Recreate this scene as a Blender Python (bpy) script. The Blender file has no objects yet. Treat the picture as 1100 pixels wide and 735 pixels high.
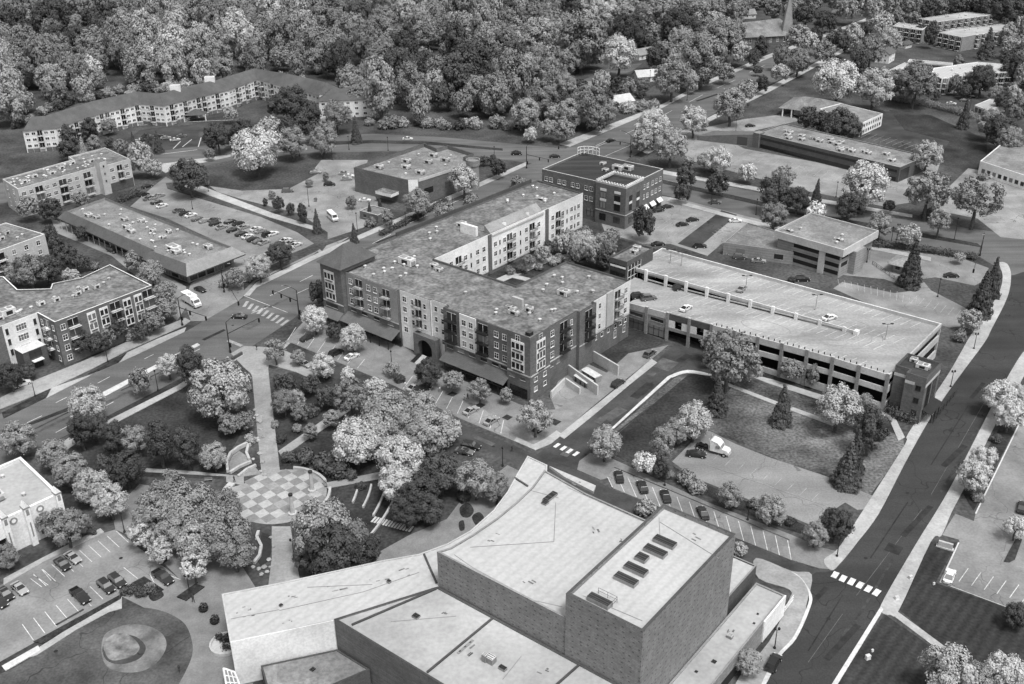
import bpy, math, random
from mathutils import Vector, Matrix, noise
R = math.radians
rnd = random.Random(11)
S = bpy.context.scene
COL = S.collection
# ---------------------------------------------------------------- camera
CAMH, FPX, PITCH, ROLL = 137.0, 1124.0, R(27.3), R(-.7)
_F = Vector((0, math.cos(PITCH), -math.sin(PITCH)))
_R0 = Vector((1, 0, 0)); _U0 = Vector((0, math.sin(PITCH), math.cos(PITCH)))
_Rv = _R0*math.cos(ROLL) + _U0*math.sin(ROLL); _Uv = -_R0*math.sin(ROLL) + _U0*math.cos(ROLL)
CAM = Vector((0, 0, CAMH))
def P(x, y, z=0.0):
    """world point at height z seen at photo pixel (x, y) of 1100 x 735"""
    d = _F*FPX + _Rv*(x-550) - _Uv*(y-367.5)
    return CAM + d*((z-CAMH)/d.z)
def depth(p): return (p-CAM).dot(_F)
def proj(p):
    v = p-CAM; k = FPX/v.dot(_F)
    return 550+k*v.dot(_Rv), 367.5-k*v.dot(_Uv)
cd = bpy.data.cameras.new('camera'); cam = bpy.data.objects.new('camera', cd); COL.objects.link(cam)
cam.matrix_world = Matrix(((_Rv.x, _Uv.x, -_F.x, 0), (_Rv.y, _Uv.y, -_F.y, 0), (_Rv.z, _Uv.z, -_F.z, CAMH), (0, 0, 0, 1)))
cd.sensor_fit = 'HORIZONTAL'; cd.sensor_width = 36; cd.lens = 36*FPX/1100; cd.clip_start = 1; cd.clip_end = 6000
S.camera = cam
# ---------------------------------------------------------------- light
W = bpy.data.worlds.new('World'); S.world = W; W.use_nodes = True
nt = W.node_tree; nt.nodes.clear()
sky = nt.nodes.new('ShaderNodeTexSky'); sky.sky_type = 'NISHITA'; sky.sun_disc = False
SUN = Vector((.34, -.56, 1.35)).normalized()
sky.sun_elevation = math.asin(SUN.z); sky.sun_rotation = math.atan2(SUN.x, SUN.y); sky.dust_density = 4
bw = nt.nodes.new('ShaderNodeRGBToBW'); bg = nt.nodes.new('ShaderNodeBackground'); out = nt.nodes.new('ShaderNodeOutputWorld')
nt.links.new(sky.outputs[0], bw.inputs[0]); nt.links.new(bw.outputs[0], bg.inputs[0]); nt.links.new(bg.outputs[0], out.inputs[0])
bg.inputs[1].default_value = .118
sd = bpy.data.lights.new('sun', 'SUN'); sd.energy = 1.35; sd.angle = R(13); sd.color = (1, 1, 1)
so = bpy.data.objects.new('sun', sd); COL.objects.link(so); so.rotation_euler = (-SUN).to_track_quat('-Z', 'Y').to_euler(); so.location = SUN*900
S.view_settings.view_transform = 'Standard'; S.view_settings.look = 'None'; S.view_settings.gamma = 1
S.view_settings.exposure = .78
S.render.engine = 'CYCLES'; S.cycles.max_bounces = 5; S.cycles.diffuse_bounces = 3; S.cycles.glossy_bounces = 2
# ---------------------------------------------------------------- materials (all neutral greys: the photograph is black and white)
MATS = {}
def M(name, v, var=.14, scale=.25, rough=.85, kind='noise', fine=2.2, fvar=.10, spec=.12, **k):
    """grey procedural material of base value v; large and fine noise; brick / stripe / leaf / tint variants"""
    if name in MATS: return MATS[name]
    m = bpy.data.materials.new(name); m.use_nodes = True; t = m.node_tree; N = t.nodes; L = t.links
    b = N['Principled BSDF']; b.inputs['Roughness'].default_value = rough; b.inputs['Specular IOR Level'].default_value = spec
    def math_(op, a, c):
        n = N.new('ShaderNodeMath'); n.operation = op
        for i, q in enumerate((a, c)):
            if isinstance(q, (int, float)): n.inputs[i].default_value = q
            else: L.new(q, n.inputs[i])
        return n.outputs[0]
    def mr(sock, a, c, lo=.25, hi=.75):
        n = N.new('ShaderNodeMapRange'); n.inputs[1].default_value = lo; n.inputs[2].default_value = hi
        n.inputs[3].default_value = a; n.inputs[4].default_value = c; L.new(sock, n.inputs[0]); return n.outputs[0]
    geo = N.new('ShaderNodeNewGeometry'); pos = geo.outputs['Position']
    if kind == 'mass':
        at = N.new('ShaderNodeAttribute'); at.attribute_name = 'tone'; val = math_('MULTIPLY', at.outputs['Fac'], mr(geo.outputs['Random Per Island'], .84, 1.16, 0, 1))
    elif kind == 'leaf':
        oi = N.new('ShaderNodeObjectInfo'); tc = N.new('ShaderNodeTexCoord')
        n1 = N.new('ShaderNodeTexNoise'); n1.inputs['Scale'].default_value = 3.2; n1.inputs['Detail'].default_value = 3
        L.new(tc.outputs['Object'], n1.inputs[0])
        bwn = N.new('ShaderNodeRGBToBW'); L.new(oi.outputs['Color'], bwn.inputs[0])
        val = math_('MULTIPLY', bwn.outputs[0], mr(n1.outputs[0], .82, 1.2, .3, .7))
        val = math_('MULTIPLY', val, mr(geo.outputs['Random Per Island'], .84, 1.16, 0, 1))
    elif kind == 'glass':                                  # panes differ: some have pale blinds behind them
        oi = N.new('ShaderNodeObjectInfo'); val = math_('ADD', math_('MULTIPLY', math_('POWER', oi.outputs['Random'], 4), .22), v)
    elif kind == 'tint':
        oi = N.new('ShaderNodeObjectInfo'); bwn = N.new('ShaderNodeRGBToBW'); L.new(oi.outputs['Color'], bwn.inputs[0]); val = bwn.outputs[0]
    else:
        n1 = N.new('ShaderNodeTexNoise'); n1.inputs['Scale'].default_value = scale; n1.inputs['Detail'].default_value = 5; n1.inputs['Roughness'].default_value = .6
        n2 = N.new('ShaderNodeTexNoise'); n2.inputs['Scale'].default_value = fine; n2.inputs['Detail'].default_value = 3
        st = k.get('stretch')
        if st:                                             # streaks along one ground direction
            mp = N.new('ShaderNodeMapping'); mp.inputs['Rotation'].default_value = (0, 0, R(st[0])); mp.inputs['Scale'].default_value = (st[1], st[2], 1)
            L.new(pos, mp.inputs[0]); L.new(mp.outputs[0], n1.inputs[0])
        else: L.new(pos, n1.inputs[0])
        L.new(pos, n2.inputs[0])
        val = math_('MULTIPLY', mr(n1.outputs[0], v*(1-var), v*(1+var), .33, .67), mr(n2.outputs[0], 1-fvar, 1+fvar, .34, .66))
        if k.get('broad', 1) and kind in ('noise', 'crack', 'mow', 'seam'):
            n6 = N.new('ShaderNodeTexNoise'); n6.inputs['Scale'].default_value = .035; n6.inputs['Detail'].default_value = 6; n6.inputs['Roughness'].default_value = .65; L.new(pos, n6.inputs[0]); val = math_('MULTIPLY', val, mr(n6.outputs[0], .78, 1.24, .32, .68))
        if kind == 'brick' or kind == 'course':
            uv = N.new('ShaderNodeUVMap'); br = N.new('ShaderNodeTexBrick')
            br.inputs['Scale'].default_value = 1; br.inputs['Brick Width'].default_value = k.get('bw', .9); br.inputs['Row Height'].default_value = k.get('bh', .35)
            br.inputs['Mortar Size'].default_value = k.get('mort', .035); br.inputs['Bias'].default_value = 0
            br.inputs['Color1'].default_value = (1.12,)*3+(1,); br.inputs['Color2'].default_value = (.86,)*3+(1,); br.inputs['Mortar'].default_value = (k.get('mv', .75),)*3+(1,)
            L.new(uv.outputs[0], br.inputs[0]); bb = N.new('ShaderNodeRGBToBW'); L.new(br.outputs[0], bb.inputs[0])
            val = math_('MULTIPLY', val, bb.outputs[0])
            if k.get('dots'):                               # small square weep holes scattered over the block wall
                mp3 = N.new('ShaderNodeMapping'); mp3.inputs['Scale'].default_value = (.62, .95, 1); L.new(uv.outputs[0], mp3.inputs[0])
                vo = N.new('ShaderNodeTexVoronoi'); vo.distance = 'CHEBYCHEV'; vo.voronoi_dimensions = '2D'; vo.inputs['Scale'].default_value = 1; vo.inputs['Randomness'].default_value = .45; L.new(mp3.outputs[0], vo.inputs[0])
                val = math_('MULTIPLY', val, mr(vo.outputs['Distance'], .5, 1, .10, .13))
        if kind == 'seam':
            uv = N.new('ShaderNodeUVMap'); wv = N.new('ShaderNodeTexWave'); wv.inputs['Scale'].default_value = k.get('ws', .6); wv.inputs['Distortion'].default_value = 0
            wv.bands_direction = k.get('wd', 'X'); L.new(uv.outputs[0], wv.inputs[0]); val = math_('MULTIPLY', val, mr(wv.outputs[0], 1-k.get('wa', .25), 1.05, 0, .5))
        if kind == 'crack':                                # sealed cracks in old asphalt: thin wandering dark lines
            n3 = N.new('ShaderNodeTexNoise'); n3.inputs['Scale'].default_value = .12; n3.inputs['Detail'].default_value = 2; L.new(pos, n3.inputs[0])
            mx = N.new('ShaderNodeMix'); mx.data_type = 'VECTOR'; mx.inputs[0].default_value = .88
            sc = N.new('ShaderNodeVectorMath'); sc.operation = 'SCALE'; sc.inputs['Scale'].default_value = 18; L.new(n3.outputs['Color'], sc.inputs[0])
            ad = N.new('ShaderNodeVectorMath'); ad.operation = 'ADD'; L.new(pos, ad.inputs[0]); L.new(sc.outputs[0], ad.inputs[1])
            vo = N.new('ShaderNodeTexVoronoi'); vo.feature = 'DISTANCE_TO_EDGE'; vo.inputs['Scale'].default_value = k.get('cs', .045); L.new(ad.outputs[0], vo.inputs[0])
            val = math_('MULTIPLY', val, mr(vo.outputs[0], k.get('ck', .4), 1, k.get('cw', .006), k.get('cw', .006)*1.6))
        if kind == 'mow':
            mp2 = N.new('ShaderNodeMapping'); mp2.inputs['Rotation'].default_value = (0, 0, R(k.get('rot', 40))); L.new(pos, mp2.inputs[0])
            wv = N.new('ShaderNodeTexWave'); wv.inputs['Scale'].default_value = .16; wv.inputs['Distortion'].default_value = 1.5; wv.inputs['Detail'].default_value = 2; L.new(mp2.outputs[0], wv.inputs[0])
            val = math_('MULTIPLY', val, mr(wv.outputs[0], .84, 1.16, 0, 1))
        if kind == 'patch':                                # ballasted roof: blotches and streaks
            vo = N.new('ShaderNodeTexVoronoi'); vo.inputs['Scale'].default_value = .35; vo.inputs['Randomness'].default_value = 1; L.new(pos, vo.inputs[0])
            bb = N.new('ShaderNodeRGBToBW'); L.new(vo.outputs['Color'], bb.inputs[0]); val = math_('MULTIPLY', val, mr(bb.outputs[0], .8, 1.2, 0, 1))
            n5 = N.new('ShaderNodeTexNoise'); n5.inputs['Scale'].default_value = .05; n5.inputs['Detail'].default_value = 4; L.new(pos, n5.inputs[0]); val = math_('MULTIPLY', val, mr(n5.outputs[0], .88, 1.12, .35, .65))
    L.new(val, b.inputs['Base Color'])
    MATS[name] = m; return m
G = lambda n, v, **k: M(n, v, **k)
M_ = dict(
 grass=M('lawn_grass', 0.068, .45, .06, .95, fine=1.1, fvar=.3), dgrass=M('shaded_lawn_grass', 0.041, .45, .10, .95, fine=1.4, fvar=.3),  # dgrass is simply a darker grass tone
 mow=M('mown_grass', 0.04, .25, .1, .95, kind='mow', fine=1.6, fvar=.2), rough=M('rough_grass', 0.11, .85, .05, .95, fine=1.5, fvar=.4),
 road=M('dark_asphalt', 0.048, .22, .09, .8, kind='crack', cs=.035, cw=.003, ck=.62, fine=3, fvar=.12, stretch=(-52, .12, 1.4)), ave=M('avenue_asphalt', 0.122, .2, .16, .85, fine=2.5, stretch=(-52, .1, 1.6)),
 street=M('worn_asphalt', 0.062, .35, .12, .85, fine=2), lot=M('parking_asphalt', 0.22, .26, .1, .85, kind='crack', cs=.05, cw=.003, ck=.6, fine=2), plot=M('pale_asphalt', 0.25, .24, .1, .85, kind='crack', cs=.06, cw=.0035, ck=.5, fine=2, fvar=.12),
 dlot=M('dark_lot_asphalt', 0.058, .34, .12, .85, kind='crack', cs=.035, cw=.003, ck=.5), gravel=M('old_lot_asphalt', 0.235, .2, .10, .9, kind='crack', cs=.05, cw=.003, ck=.6, fine=2.4, fvar=.12, stretch=(-38, .08, 1.0)), oval=M('drive_asphalt', .085, .4, .12, .85, kind='crack', cs=.035, cw=.003, ck=.5, fine=2, fvar=.2),
 walk=M('concrete_walk', 0.37, .15, .3, .9, fine=2), paver=M('brick_paver', 0.205, .16, .3, .9, fine=3), kerb=M('kerb_concrete', 0.55, .1, .5, .9), prom=M('promenade_paving', 0.29, .14, .3, .9, fine=2),
 mulch=M('planting_bed', 0.035, .5, .5, .95, fine=3, fvar=.35), line=M('white_road_paint', .62, .25, .9, .7, fine=4, fvar=.2), cline=M('worn_road_paint', .34, .3, .8, .8),
 brick=M('brown_brick', 0.15, .12, .3, .9, kind='brick'), dbrick=M('dark_brick', .10, .12, .3, .9, kind='brick'), lbrick=M('light_brick', .27, .1, .3, .9, kind='brick'),
 stucco=M('pale_stucco', 0.7, .07, .3, .9), tan=M('tan_stucco', .26, .08, .3, .9), cream=M('cream_stucco', .46, .08, .3, .9), conc=M('precast_concrete', .48, .10, .4, .9), deck=M('deck_concrete', 0.325, .26, .10, .9, fine=1.5, fvar=.12, stretch=(-45, .25, 1.2)),
 oconc=M('office_concrete', .25, .12, .3, .9, kind='seam', ws=.35, wd='Y', wa=.12), white=M('white_metal', 0.8, .05, .5, .6), trim=M('white_trim', .72, .06, .5, .7), lime=M('limestone_trim', .46, .08, .5, .85),
 roof=M('ballasted_roof', 0.165, .34, .3, .95, kind='patch', fine=1.1, fvar=.3), groof=M('grey_gravel_roof', 0.2, .2, .12, .95, kind='patch', fine=1.6, fvar=.2), droof=M('black_membrane_roof', .048, .35, .2, .8, stretch=(-38, .12, 1.5)),
 mem=M('pale_membrane_roof', 0.43, .07, .06, .85, fine=1.5, fvar=.07, kind='seam', ws=.16, wa=.03, broad=0), memd=M('weathered_membrane_roof', 0.385, .10, .12, .85, fine=1.2, fvar=.08), shing=M('shingle_roof', .105, .12, .3, .95, kind='seam', ws=1.2, wd='Y', wa=.18), standing=M('standing_seam_metal', .13, .1, .3, .55, kind='seam', ws=.8, wa=.3),
 thwall=M('striated_block_wall', 0.23, .10, .35, .9, kind='brick', bw=1.3, bh=.34, mort=.05, mv=.84, dots=1), rib=M('ribbed_block_wall', 0.16, .12, .4, .9, kind='brick', bw=4, bh=.3, mort=.05, mv=.7),
 glass=M('window_glass', .018, .2, .5, .10, kind='glass', spec=.5), dglass=M('dark_ribbon_glass', .016, .2, .5, .12, spec=.5), dark=M('dark_opening', 0.014, .2, .5, .9), metal=M('painted_dark_metal', .03, .1, .5, .5), gmetal=M('grey_metal', .25, .1, .5, .5), lmetal=M('pale_metal', .55, .1, .6, .5),
 cap=M('parapet_cap', .26, .1, .4, .7), dcap=M('dark_parapet_cap', .075, .1, .4, .7), tyre=M('tyre_rubber', .02, .1, 1, .9), lamp=M('lamp_lens', .7, .05, 1, .3), red=M('tail_lens', .10, .05, 1, .3),
 bark=M('bark', .085, .3, 2, .95), leaf=M('foliage', .1, kind='leaf', rough=.75, spec=.15), mass=M('foliage_mass', .1, kind='mass', rough=.75, spec=.15), paint=M('car_paint', .3, kind='tint', rough=.28, spec=.5), skin=M('skin', .35), cloth=M('clothing', .3, kind='tint', rough=.9), stone=M('boulder_stone', .34, .25, .6, .9), water=M('pool_water', .03, .2, .5, .08, spec=.5), wood=M('timber', .2, .2, 1, .9),
)
# ---------------------------------------------------------------- mesh building
class MB:
    def __init__(s): s.v = []; s.f = []; s.m = []; s.ms = []
    def mi(s, m):
        m = M_[m] if isinstance(m, str) else m
        if m not in s.ms: s.ms.append(m)
        return s.ms.index(m)
    def poly(s, pts, m):
        i = len(s.v); s.v += [Vector(p) for p in pts]; s.f.append(tuple(range(i, i+len(pts)))); s.m.append(s.mi(m)); return s
    def hexa(s, q, m, skip=()):                            # 8 corners: bottom 0-3 ccw, top 4-7
        i = len(s.v); s.v += [Vector(p) for p in q]; k = s.mi(m)
        for n, f in enumerate(((0, 3, 2, 1), (4, 5, 6, 7), (0, 1, 5, 4), (1, 2, 6, 5), (2, 3, 7, 6), (3, 0, 4, 7))):
            if n in skip: continue
            s.f.append(tuple(i+j for j in f)); s.m.append(k)
        return s
    def box(s, x0, x1, y0, y1, z0, z1, m, skip=(), T=None):
        q = [(x0, y0, z0), (x1, y0, z0), (x1, y1, z0), (x0, y1, z0), (x0, y0, z1), (x1, y0, z1), (x1, y1, z1), (x0, y1, z1)]
        if T: q = [T(*p) for p in q]
        return s.hexa(q, m, skip)
    def wallstrip(s, pts, z0, z1, m, closed=True):
        n = len(pts)
        for i in range(n if closed else n-1):
            a, b = pts[i], pts[(i+1) % n]
            s.poly([(a[0], a[1], z0), (b[0], b[1], z0), (b[0], b[1], z1), (a[0], a[1], z1)], m)
        return s
    def prism(s, pts, z0, z1, m, top=None, bottom=False):
        pts = ccw(pts); s.wallstrip(pts, z0, z1, m); s.poly([(p[0], p[1], z1) for p in pts], top or m)
        if bottom: s.poly([(p[0], p[1], z0) for p in pts[::-1]], m)
        return s
    def tube(s, a, b, r0, r1, m, n=8, caps=True):
        a, b = Vector(a), Vector(b); d = (b-a).normalized(); x = d.orthogonal().normalized(); y = d.cross(x); i = len(s.v); k = s.mi(m)
        for c, r in ((a, r0), (b, r1)):
            for j in range(n): t = 2*math.pi*j/n; s.v.append(c + x*(r*math.cos(t)) + y*(r*math.sin(t)))
        for j in range(n): s.f.append((i+j, i+(j+1) % n, i+n+(j+1) % n, i+n+j)); s.m.append(k)
        if caps: s.f.append(tuple(i+n+j for j in range(n))); s.m.append(k); s.f.append(tuple(i+n-1-j for j in range(n))); s.m.append(k)
        return s
    def lathe(s, c, prof, m, n=12):                         # prof: (r, z)
        for (r0, z0), (r1, z1) in zip(prof, prof[1:]):
            for j in range(n):
                t0, t1 = 2*math.pi*j/n, 2*math.pi*(j+1)/n
                q = [(r0, t0, z0), (r0, t1, z0), (r1, t1, z1), (r1, t0, z1)]
                q = [(c[0]+r*math.cos(t), c[1]+r*math.sin(t), c[2]+z) for r, t, z in q]
                if r0 < 1e-6: q = [q[0]]+q[2:]
                elif r1 < 1e-6: q = q[:3]
                s.poly(q, m)
        return s
    def mesh(s, name, off=Vector((0, 0, 0))):
        me = bpy.data.meshes.new(name); me.from_pydata([tuple(p-off) for p in s.v], [], s.f)
        for m in s.ms: me.materials.append(m)
        me.polygons.foreach_set('material_index', s.m); me.update()
        uv = me.uv_layers.new(name='UVMap'); dat = [0.0]*(2*len(me.loops))
        for p in me.polygons:
            n = p.normal
            t = Vector((-n.y, n.x, 0)); ok = t.length > .3
            if ok: t.normalize(); b = n.cross(t)
            for li in p.loop_indices:
                co = s.v[me.loops[li].vertex_index]
                dat[2*li], dat[2*li+1] = (t.dot(co), b.dot(co)) if ok else (co.x*.777-co.y*.629, co.x*.629+co.y*.777)
        uv.data.foreach_set('uv', dat)
        return me
    def build(s, name, parent=None, off=None):
        L = off if off is not None else (LOC[parent.name] if parent else Vector((0, 0, 0)))
        o = bpy.data.objects.new(name, s.mesh(name, L)); COL.objects.link(o)
        if parent: o.parent = parent; LOC[o.name] = L
        elif off is not None: o.location = off; LOC[o.name] = L
        else: LOC[o.name] = L
        return o
LOC = {}
def area(pts): return sum(a[0]*b[1]-b[0]*a[1] for a, b in zip(pts, list(pts[1:])+[pts[0]]))/2
def ccw(pts): pts = list(pts); return pts if area(pts) > 0 else pts[::-1]
def inset(pts, t):                                          # mitred inset of a ccw polygon
    o = []; n = len(pts)
    for i in range(n):
        p, a, b = Vector(pts[i][:2]), Vector(pts[i-1][:2]), Vector(pts[(i+1) % n][:2])
        d1, d2 = (p-a).normalized(), (b-p).normalized(); n1, n2 = Vector((-d1.y, d1.x)), Vector((-d2.y, d2.x))
        m = n1+n2; m = m/max(m.length_squared/2, .25) if m.length > .01 else n1
        o.append(p+m*t)
    return o
ROOTS = []
def tag(o, label, cat, group=None):
    o['label'] = label; o['category'] = cat
    if group: o['group'] = group
    ROOTS.append(o); return o
def thing(name, loc, label=None, cat=None, group=None, rz=0):
    e = bpy.data.objects.new(name, None); COL.objects.link(e); e.empty_display_size = .5; e.location = loc; e.rotation_euler = (0, 0, rz); LOC[e.name] = Vector(loc)
    if label: tag(e, label, cat, group)
    return e
def copy_tree(o, loc, rz=0, sc=None, color=None):
    c = o.copy(); COL.objects.link(c); c.location = loc; c.rotation_euler = (0, 0, rz)
    if sc: c.scale = sc
    if color is not None: c.color = color
    for ch in o.children:
        d = ch.copy(); COL.objects.link(d); d.parent = c
        if color is not None: d.color = color
        for g in ch.children:
            h = g.copy(); COL.objects.link(h); h.parent = d
    return c
def struct(name, mb, kind='structure'):
    o = mb.build(name); o['kind'] = kind; return o
class FR:
    """local frame on the ground: u along ang, v to its left"""
    def __init__(s, ox, oy, ang): s.o = Vector((ox, oy)); a = R(ang); s.a = a; s.A = Vector((math.cos(a), math.sin(a))); s.B = Vector((-math.sin(a), math.cos(a)))
    def p(s, u, v, z=0): q = s.o+s.A*u+s.B*v; return Vector((q.x, q.y, z))
    def uv(s, p): d = Vector((p[0], p[1]))-s.o; return d.dot(s.A), d.dot(s.B)
    def px(s, x, y, z=0): return s.uv(P(x, y, z))
    def rect(s, u0, u1, v0, v1): return [s.p(u0, v0), s.p(u1, v0), s.p(u1, v1), s.p(u0, v1)]
    def poly(s, uvs): return [s.p(*q) for q in uvs]
def shell(root, pts, z0, z1, wall, roof, par=.6, t=.35, cap='cap', wname='wall', rname='roof'):
    """building volume: outer wall, parapet cap, inner parapet face (part wall) and roof floor (part roof)"""
    pts = ccw([(p[0], p[1]) for p in pts]); inn = inset(pts, t); mb = MB(); mb.wallstrip(pts, z0, z1, wall)
    n = len(pts)
    for i in range(n):
        j = (i+1) % n
        mb.poly([(*pts[i], z1), (*pts[j], z1), (*inn[j], z1), (*inn[i], z1)], cap)
        mb.poly([(*inn[i], z1-par), (*inn[i], z1), (*inn[j], z1), (*inn[j], z1-par)], wall)
    w = mb.build(wname, root); r = MB().poly([(*p, z1-par) for p in inn], roof).build(rname, root)
    return w, r
def center(pts): c = sum((Vector((p[0], p[1])) for p in pts), Vector((0, 0)))/len(pts); return Vector((c.x, c.y, 0))
# --- facade pieces: unit meshes shared by every copy; local x along the wall, -y outward, z up
PIECES = {}; SUBS = {}
def piece(key):
    if key in PIECES: return PIECES[key]
    k = key[0]; mb = MB(); gl = MB(); gn = 'pane'
    def frame(w, h, fr, t=.1, d=.06, y=0):
        mb.box(-w/2, w/2, -d+y, y, 0, t, fr); mb.box(-w/2, w/2, -d+y, y, h-t, h, fr); mb.box(-w/2, -w/2+t, -d+y, y, t, h-t, fr); mb.box(w/2-t, w/2, -d+y, y, t, h-t, fr)
    if k == 'win':                                          # ('win', w, h, columns, frame)
        _, w, h, n, fr = key; frame(w, h, fr)
        gl.box(-w/2+.1, w/2-.1, -.025, -.005, .1, h-.1, 'glass', (0, 1, 4))
        for i in range(1, n): x = -w/2+w*i/n; mb.box(x-.05, x+.05, -.05, -.026, .1, h-.1, fr, (4,))
        if h > 1.3: mb.box(-w/2+.1, w/2-.1, -.048, -.026, h*.55, h*.55+.07, fr, (4,))
        mb.box(-w/2-.08, w/2+.08, -.14, -.062, -.1, .0, fr)
    elif k == 'dwin':                                       # dark plain opening with glass
        _, w, h = key; mb.box(-w/2, w/2, -.03, -.005, 0, h, 'glass', (4,)); mb.box(-w/2-.06, w/2+.06, -.1, -.005, -.12, -.002, 'lime')
    elif k == 'bay':                                        # ('bay', w, h) white framed panel with three floors of windows
        _, w, h, nf, nc = key; mb.box(-w/2, w/2, -.12, -.004, 0, h, 'trim')
        for f in range(nf):
            for c in range(nc):
                cw = w/nc; x = -w/2+cw*(c+.5); z = h*(f+.2)/nf; mb.box(x-cw*.36, x+cw*.36, -.15, -.121, z, z+h*.56/nf, 'glass', (4,))
            mb.box(-w*.35, w*.35, -.5, -.125, h*f/nf+.05, h*f/nf+.17, 'metal')
    elif k == 'balc':                                       # ('balc', w, slab material) door, slab and barred railing
        _, w, sm = key; gn = 'railing'; mb.box(-w/2, w/2, -.03, -.005, .02, 2.3, 'glass', (4,)); mb.box(-.06, .06, -.06, -.031, .02, 2.3, 'trim', (4,)); mb.box(-w/2-.1, w/2+.1, -.06, -.031, 2.3, 2.4, 'trim', (4,))
        mb.box(-w/2-.2, w/2+.2, -1.3, -.01, -.2, 0, sm)
        for a, b, y0, y1 in ((-w/2-.2, w/2+.2, -1.3, -1.24), (-w/2-.2, -w/2-.14, -1.23, -.01), (w/2+.14, w/2+.2, -1.23, -.01)):
            gl.box(a, b, y0, y1, 1.0, 1.07, 'metal'); gl.box(a, b, y0, y1, .1, .15, 'metal')
        nb = int(w/.22)
        for i in range(nb+1): x = -w/2-.17+(w+.34)*i/nb; gl.box(x-.03, x+.03, -1.29, -1.25, .15, 1.0, 'metal', (0, 1))
    elif k == 'shop':                                       # ('shop', w, h) shopfront glass between mullions
        _, w, h = key; mb.box(-w/2, w/2, -.04, -.005, .3, h, 'glass', (4,)); n = max(2, int(w/1.6))
        for i in range(n+1): x = -w/2+w*i/n; mb.box(x-.06, x+.06, -.09, -.041, .3, h, 'metal', (4,))
        mb.box(-w/2, w/2, -.09, -.041, h*.7, h*.7+.1, 'metal', (4,))
    elif k == 'vent': mb.lathe((0, 0, 0), [(.28, 0), (.28, .55), (.5, .56), (.5, .75), (.001, .95)], 'lmetal', 8)
    elif k == 'unit':                                       # rooftop air handler
        _, w, d, h = key; mb.box(-w/2, w/2, -d/2, d/2, .15, h, 'lmetal'); mb.box(-w/2+.1, w/2-.1, -d/2+.1, d/2-.1, 0, .15, 'dark'); mb.box(-w*.42, -w*.05, -d*.35, d*.35, h, h+.12, 'gmetal')
        mb.lathe((w*.22, 0, h), [(min(w, d)*.26, 0), (min(w, d)*.26, .25), (min(w, d)*.2, .26), (.001, .2)], 'gmetal', 10); mb.box(w/2, w/2+.3, -d*.3, d*.3, .3, h*.7, 'gmetal'); mb.box(-w*.2, w*.25, -d/2-.03, -d/2-.002, h*.25, h*.8, 'metal')
    elif k == 'pier': _, w, h, m = key; mb.box(-w/2, w/2, -.4, .1, 0, h, m); mb.box(-w/2-.12, w/2+.12, -.5, .15, h, h+.3, 'lime')
    PIECES[key] = mb.mesh(k); SUBS[key] = (gn, gl.mesh(gn)) if gl.f else None; return PIECES[key]
NP = {}
EXTRA = {}
def put(root, name, key, p, rz, local=True):
    """one copy of a facade piece as a part of root; past 100 of one part the rest go into one part of kind stuff"""
    c = NP.get((root.name, name), 0); NP[(root.name, name)] = c+1
    if c >= 99: EXTRA.setdefault((root.name, name), []).append((key, Vector(p), rz)); return None
    o = bpy.data.objects.new(name, piece(key)); COL.objects.link(o); o.parent = root; o.location = Vector(p)-LOC[root.name]; o.rotation_euler = (0, 0, rz)
    if SUBS[key]: q = bpy.data.objects.new(*SUBS[key]); COL.objects.link(q); q.parent = o
    return o
def flush_extra():
    for (rn, name), items in EXTRA.items():
        root = bpy.data.objects[rn]; mb = MB()
        for key, p, rz in items:
          for me in (piece(key), *((SUBS[key][1],) if SUBS[key] else ())):
            T = Matrix.Translation(p) @ Matrix.Rotation(rz, 4, 'Z'); i = len(mb.v); mb.v += [T @ v.co for v in me.vertices]
            for f in me.polygons: mb.f.append(tuple(i+j for j in f.vertices)); mb.m.append(mb.mi(me.materials[f.material_index]))
        mb.build(name, root)['kind'] = 'stuff'
class WALL:
    """a wall line a->b whose outside is on its right; put pieces at distance s and height z"""
    def __init__(s, root, a, b): s.r = root; s.a = Vector((a[0], a[1])); d = Vector((b[0], b[1]))-s.a; s.n = d.length; s.d = d/s.n; s.rz = math.atan2(d.y, d.x); s.o = Vector((s.d.y, -s.d.x))
    def at(s, t, z, out=.0): q = s.a+s.d*t+s.o*out; return Vector((q.x, q.y, z))
    def put(s, name, key, t, z, out=.006): return put(s.r, name, key, s.at(t, z, out), s.rz)
    def row(s, name, key, ts, zs, out=.006):
        for z in zs:
            for t in ts: s.put(name, key, t, z, out)
    def panel(s, mb, t0, t1, z0, z1, m, out=.05):           # thin cladding panel proud of the wall
        q = [s.at(t0, z0, out), s.at(t1, z0, out), s.at(t1, z0, -.02), s.at(t0, z0, -.02)]; mb.hexa(q+[p+Vector((0, 0, z1-z0)) for p in q], m)
def lin(a, b, n): return [a+(b-a)*(i+.5)/n for i in range(n)]
# ---------------------------------------------------------------- ground, roads, walks
def smooth(pts, n=5):                                       # closed Catmull-Rom through pixel points
    o = []; m = len(pts)
    for i in range(m):
        p0, p1, p2, p3 = (Vector(pts[(i+k-1) % m]) for k in range(4))
        for j in range(n): t = j/n; q = .5*((2*p1)+(p2-p0)*t+(2*p0-5*p1+4*p2-p3)*t*t+(3*p1-p0-3*p2+p3)*t**3); o.append((q.x, q.y))
    return o
def px2(pts, z=0): return [P(x, y, z) for x, y in pts]
ZC = {}
def lift(z):                                                # every sheet gets a height of its own, about a millimetre apart
    if z < .05: ZC[z] = ZC.get(z, 0)+1; return z*4+.0011*ZC[z]
    return z
def sheet(name, pts, z, m, kind='structure'):
    mb = MB(); pts = ccw([(p.x, p.y) for p in px2(pts)]); z = lift(z); mb.poly([(*p, z) for p in pts], m); return struct(name, mb, kind)
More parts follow.
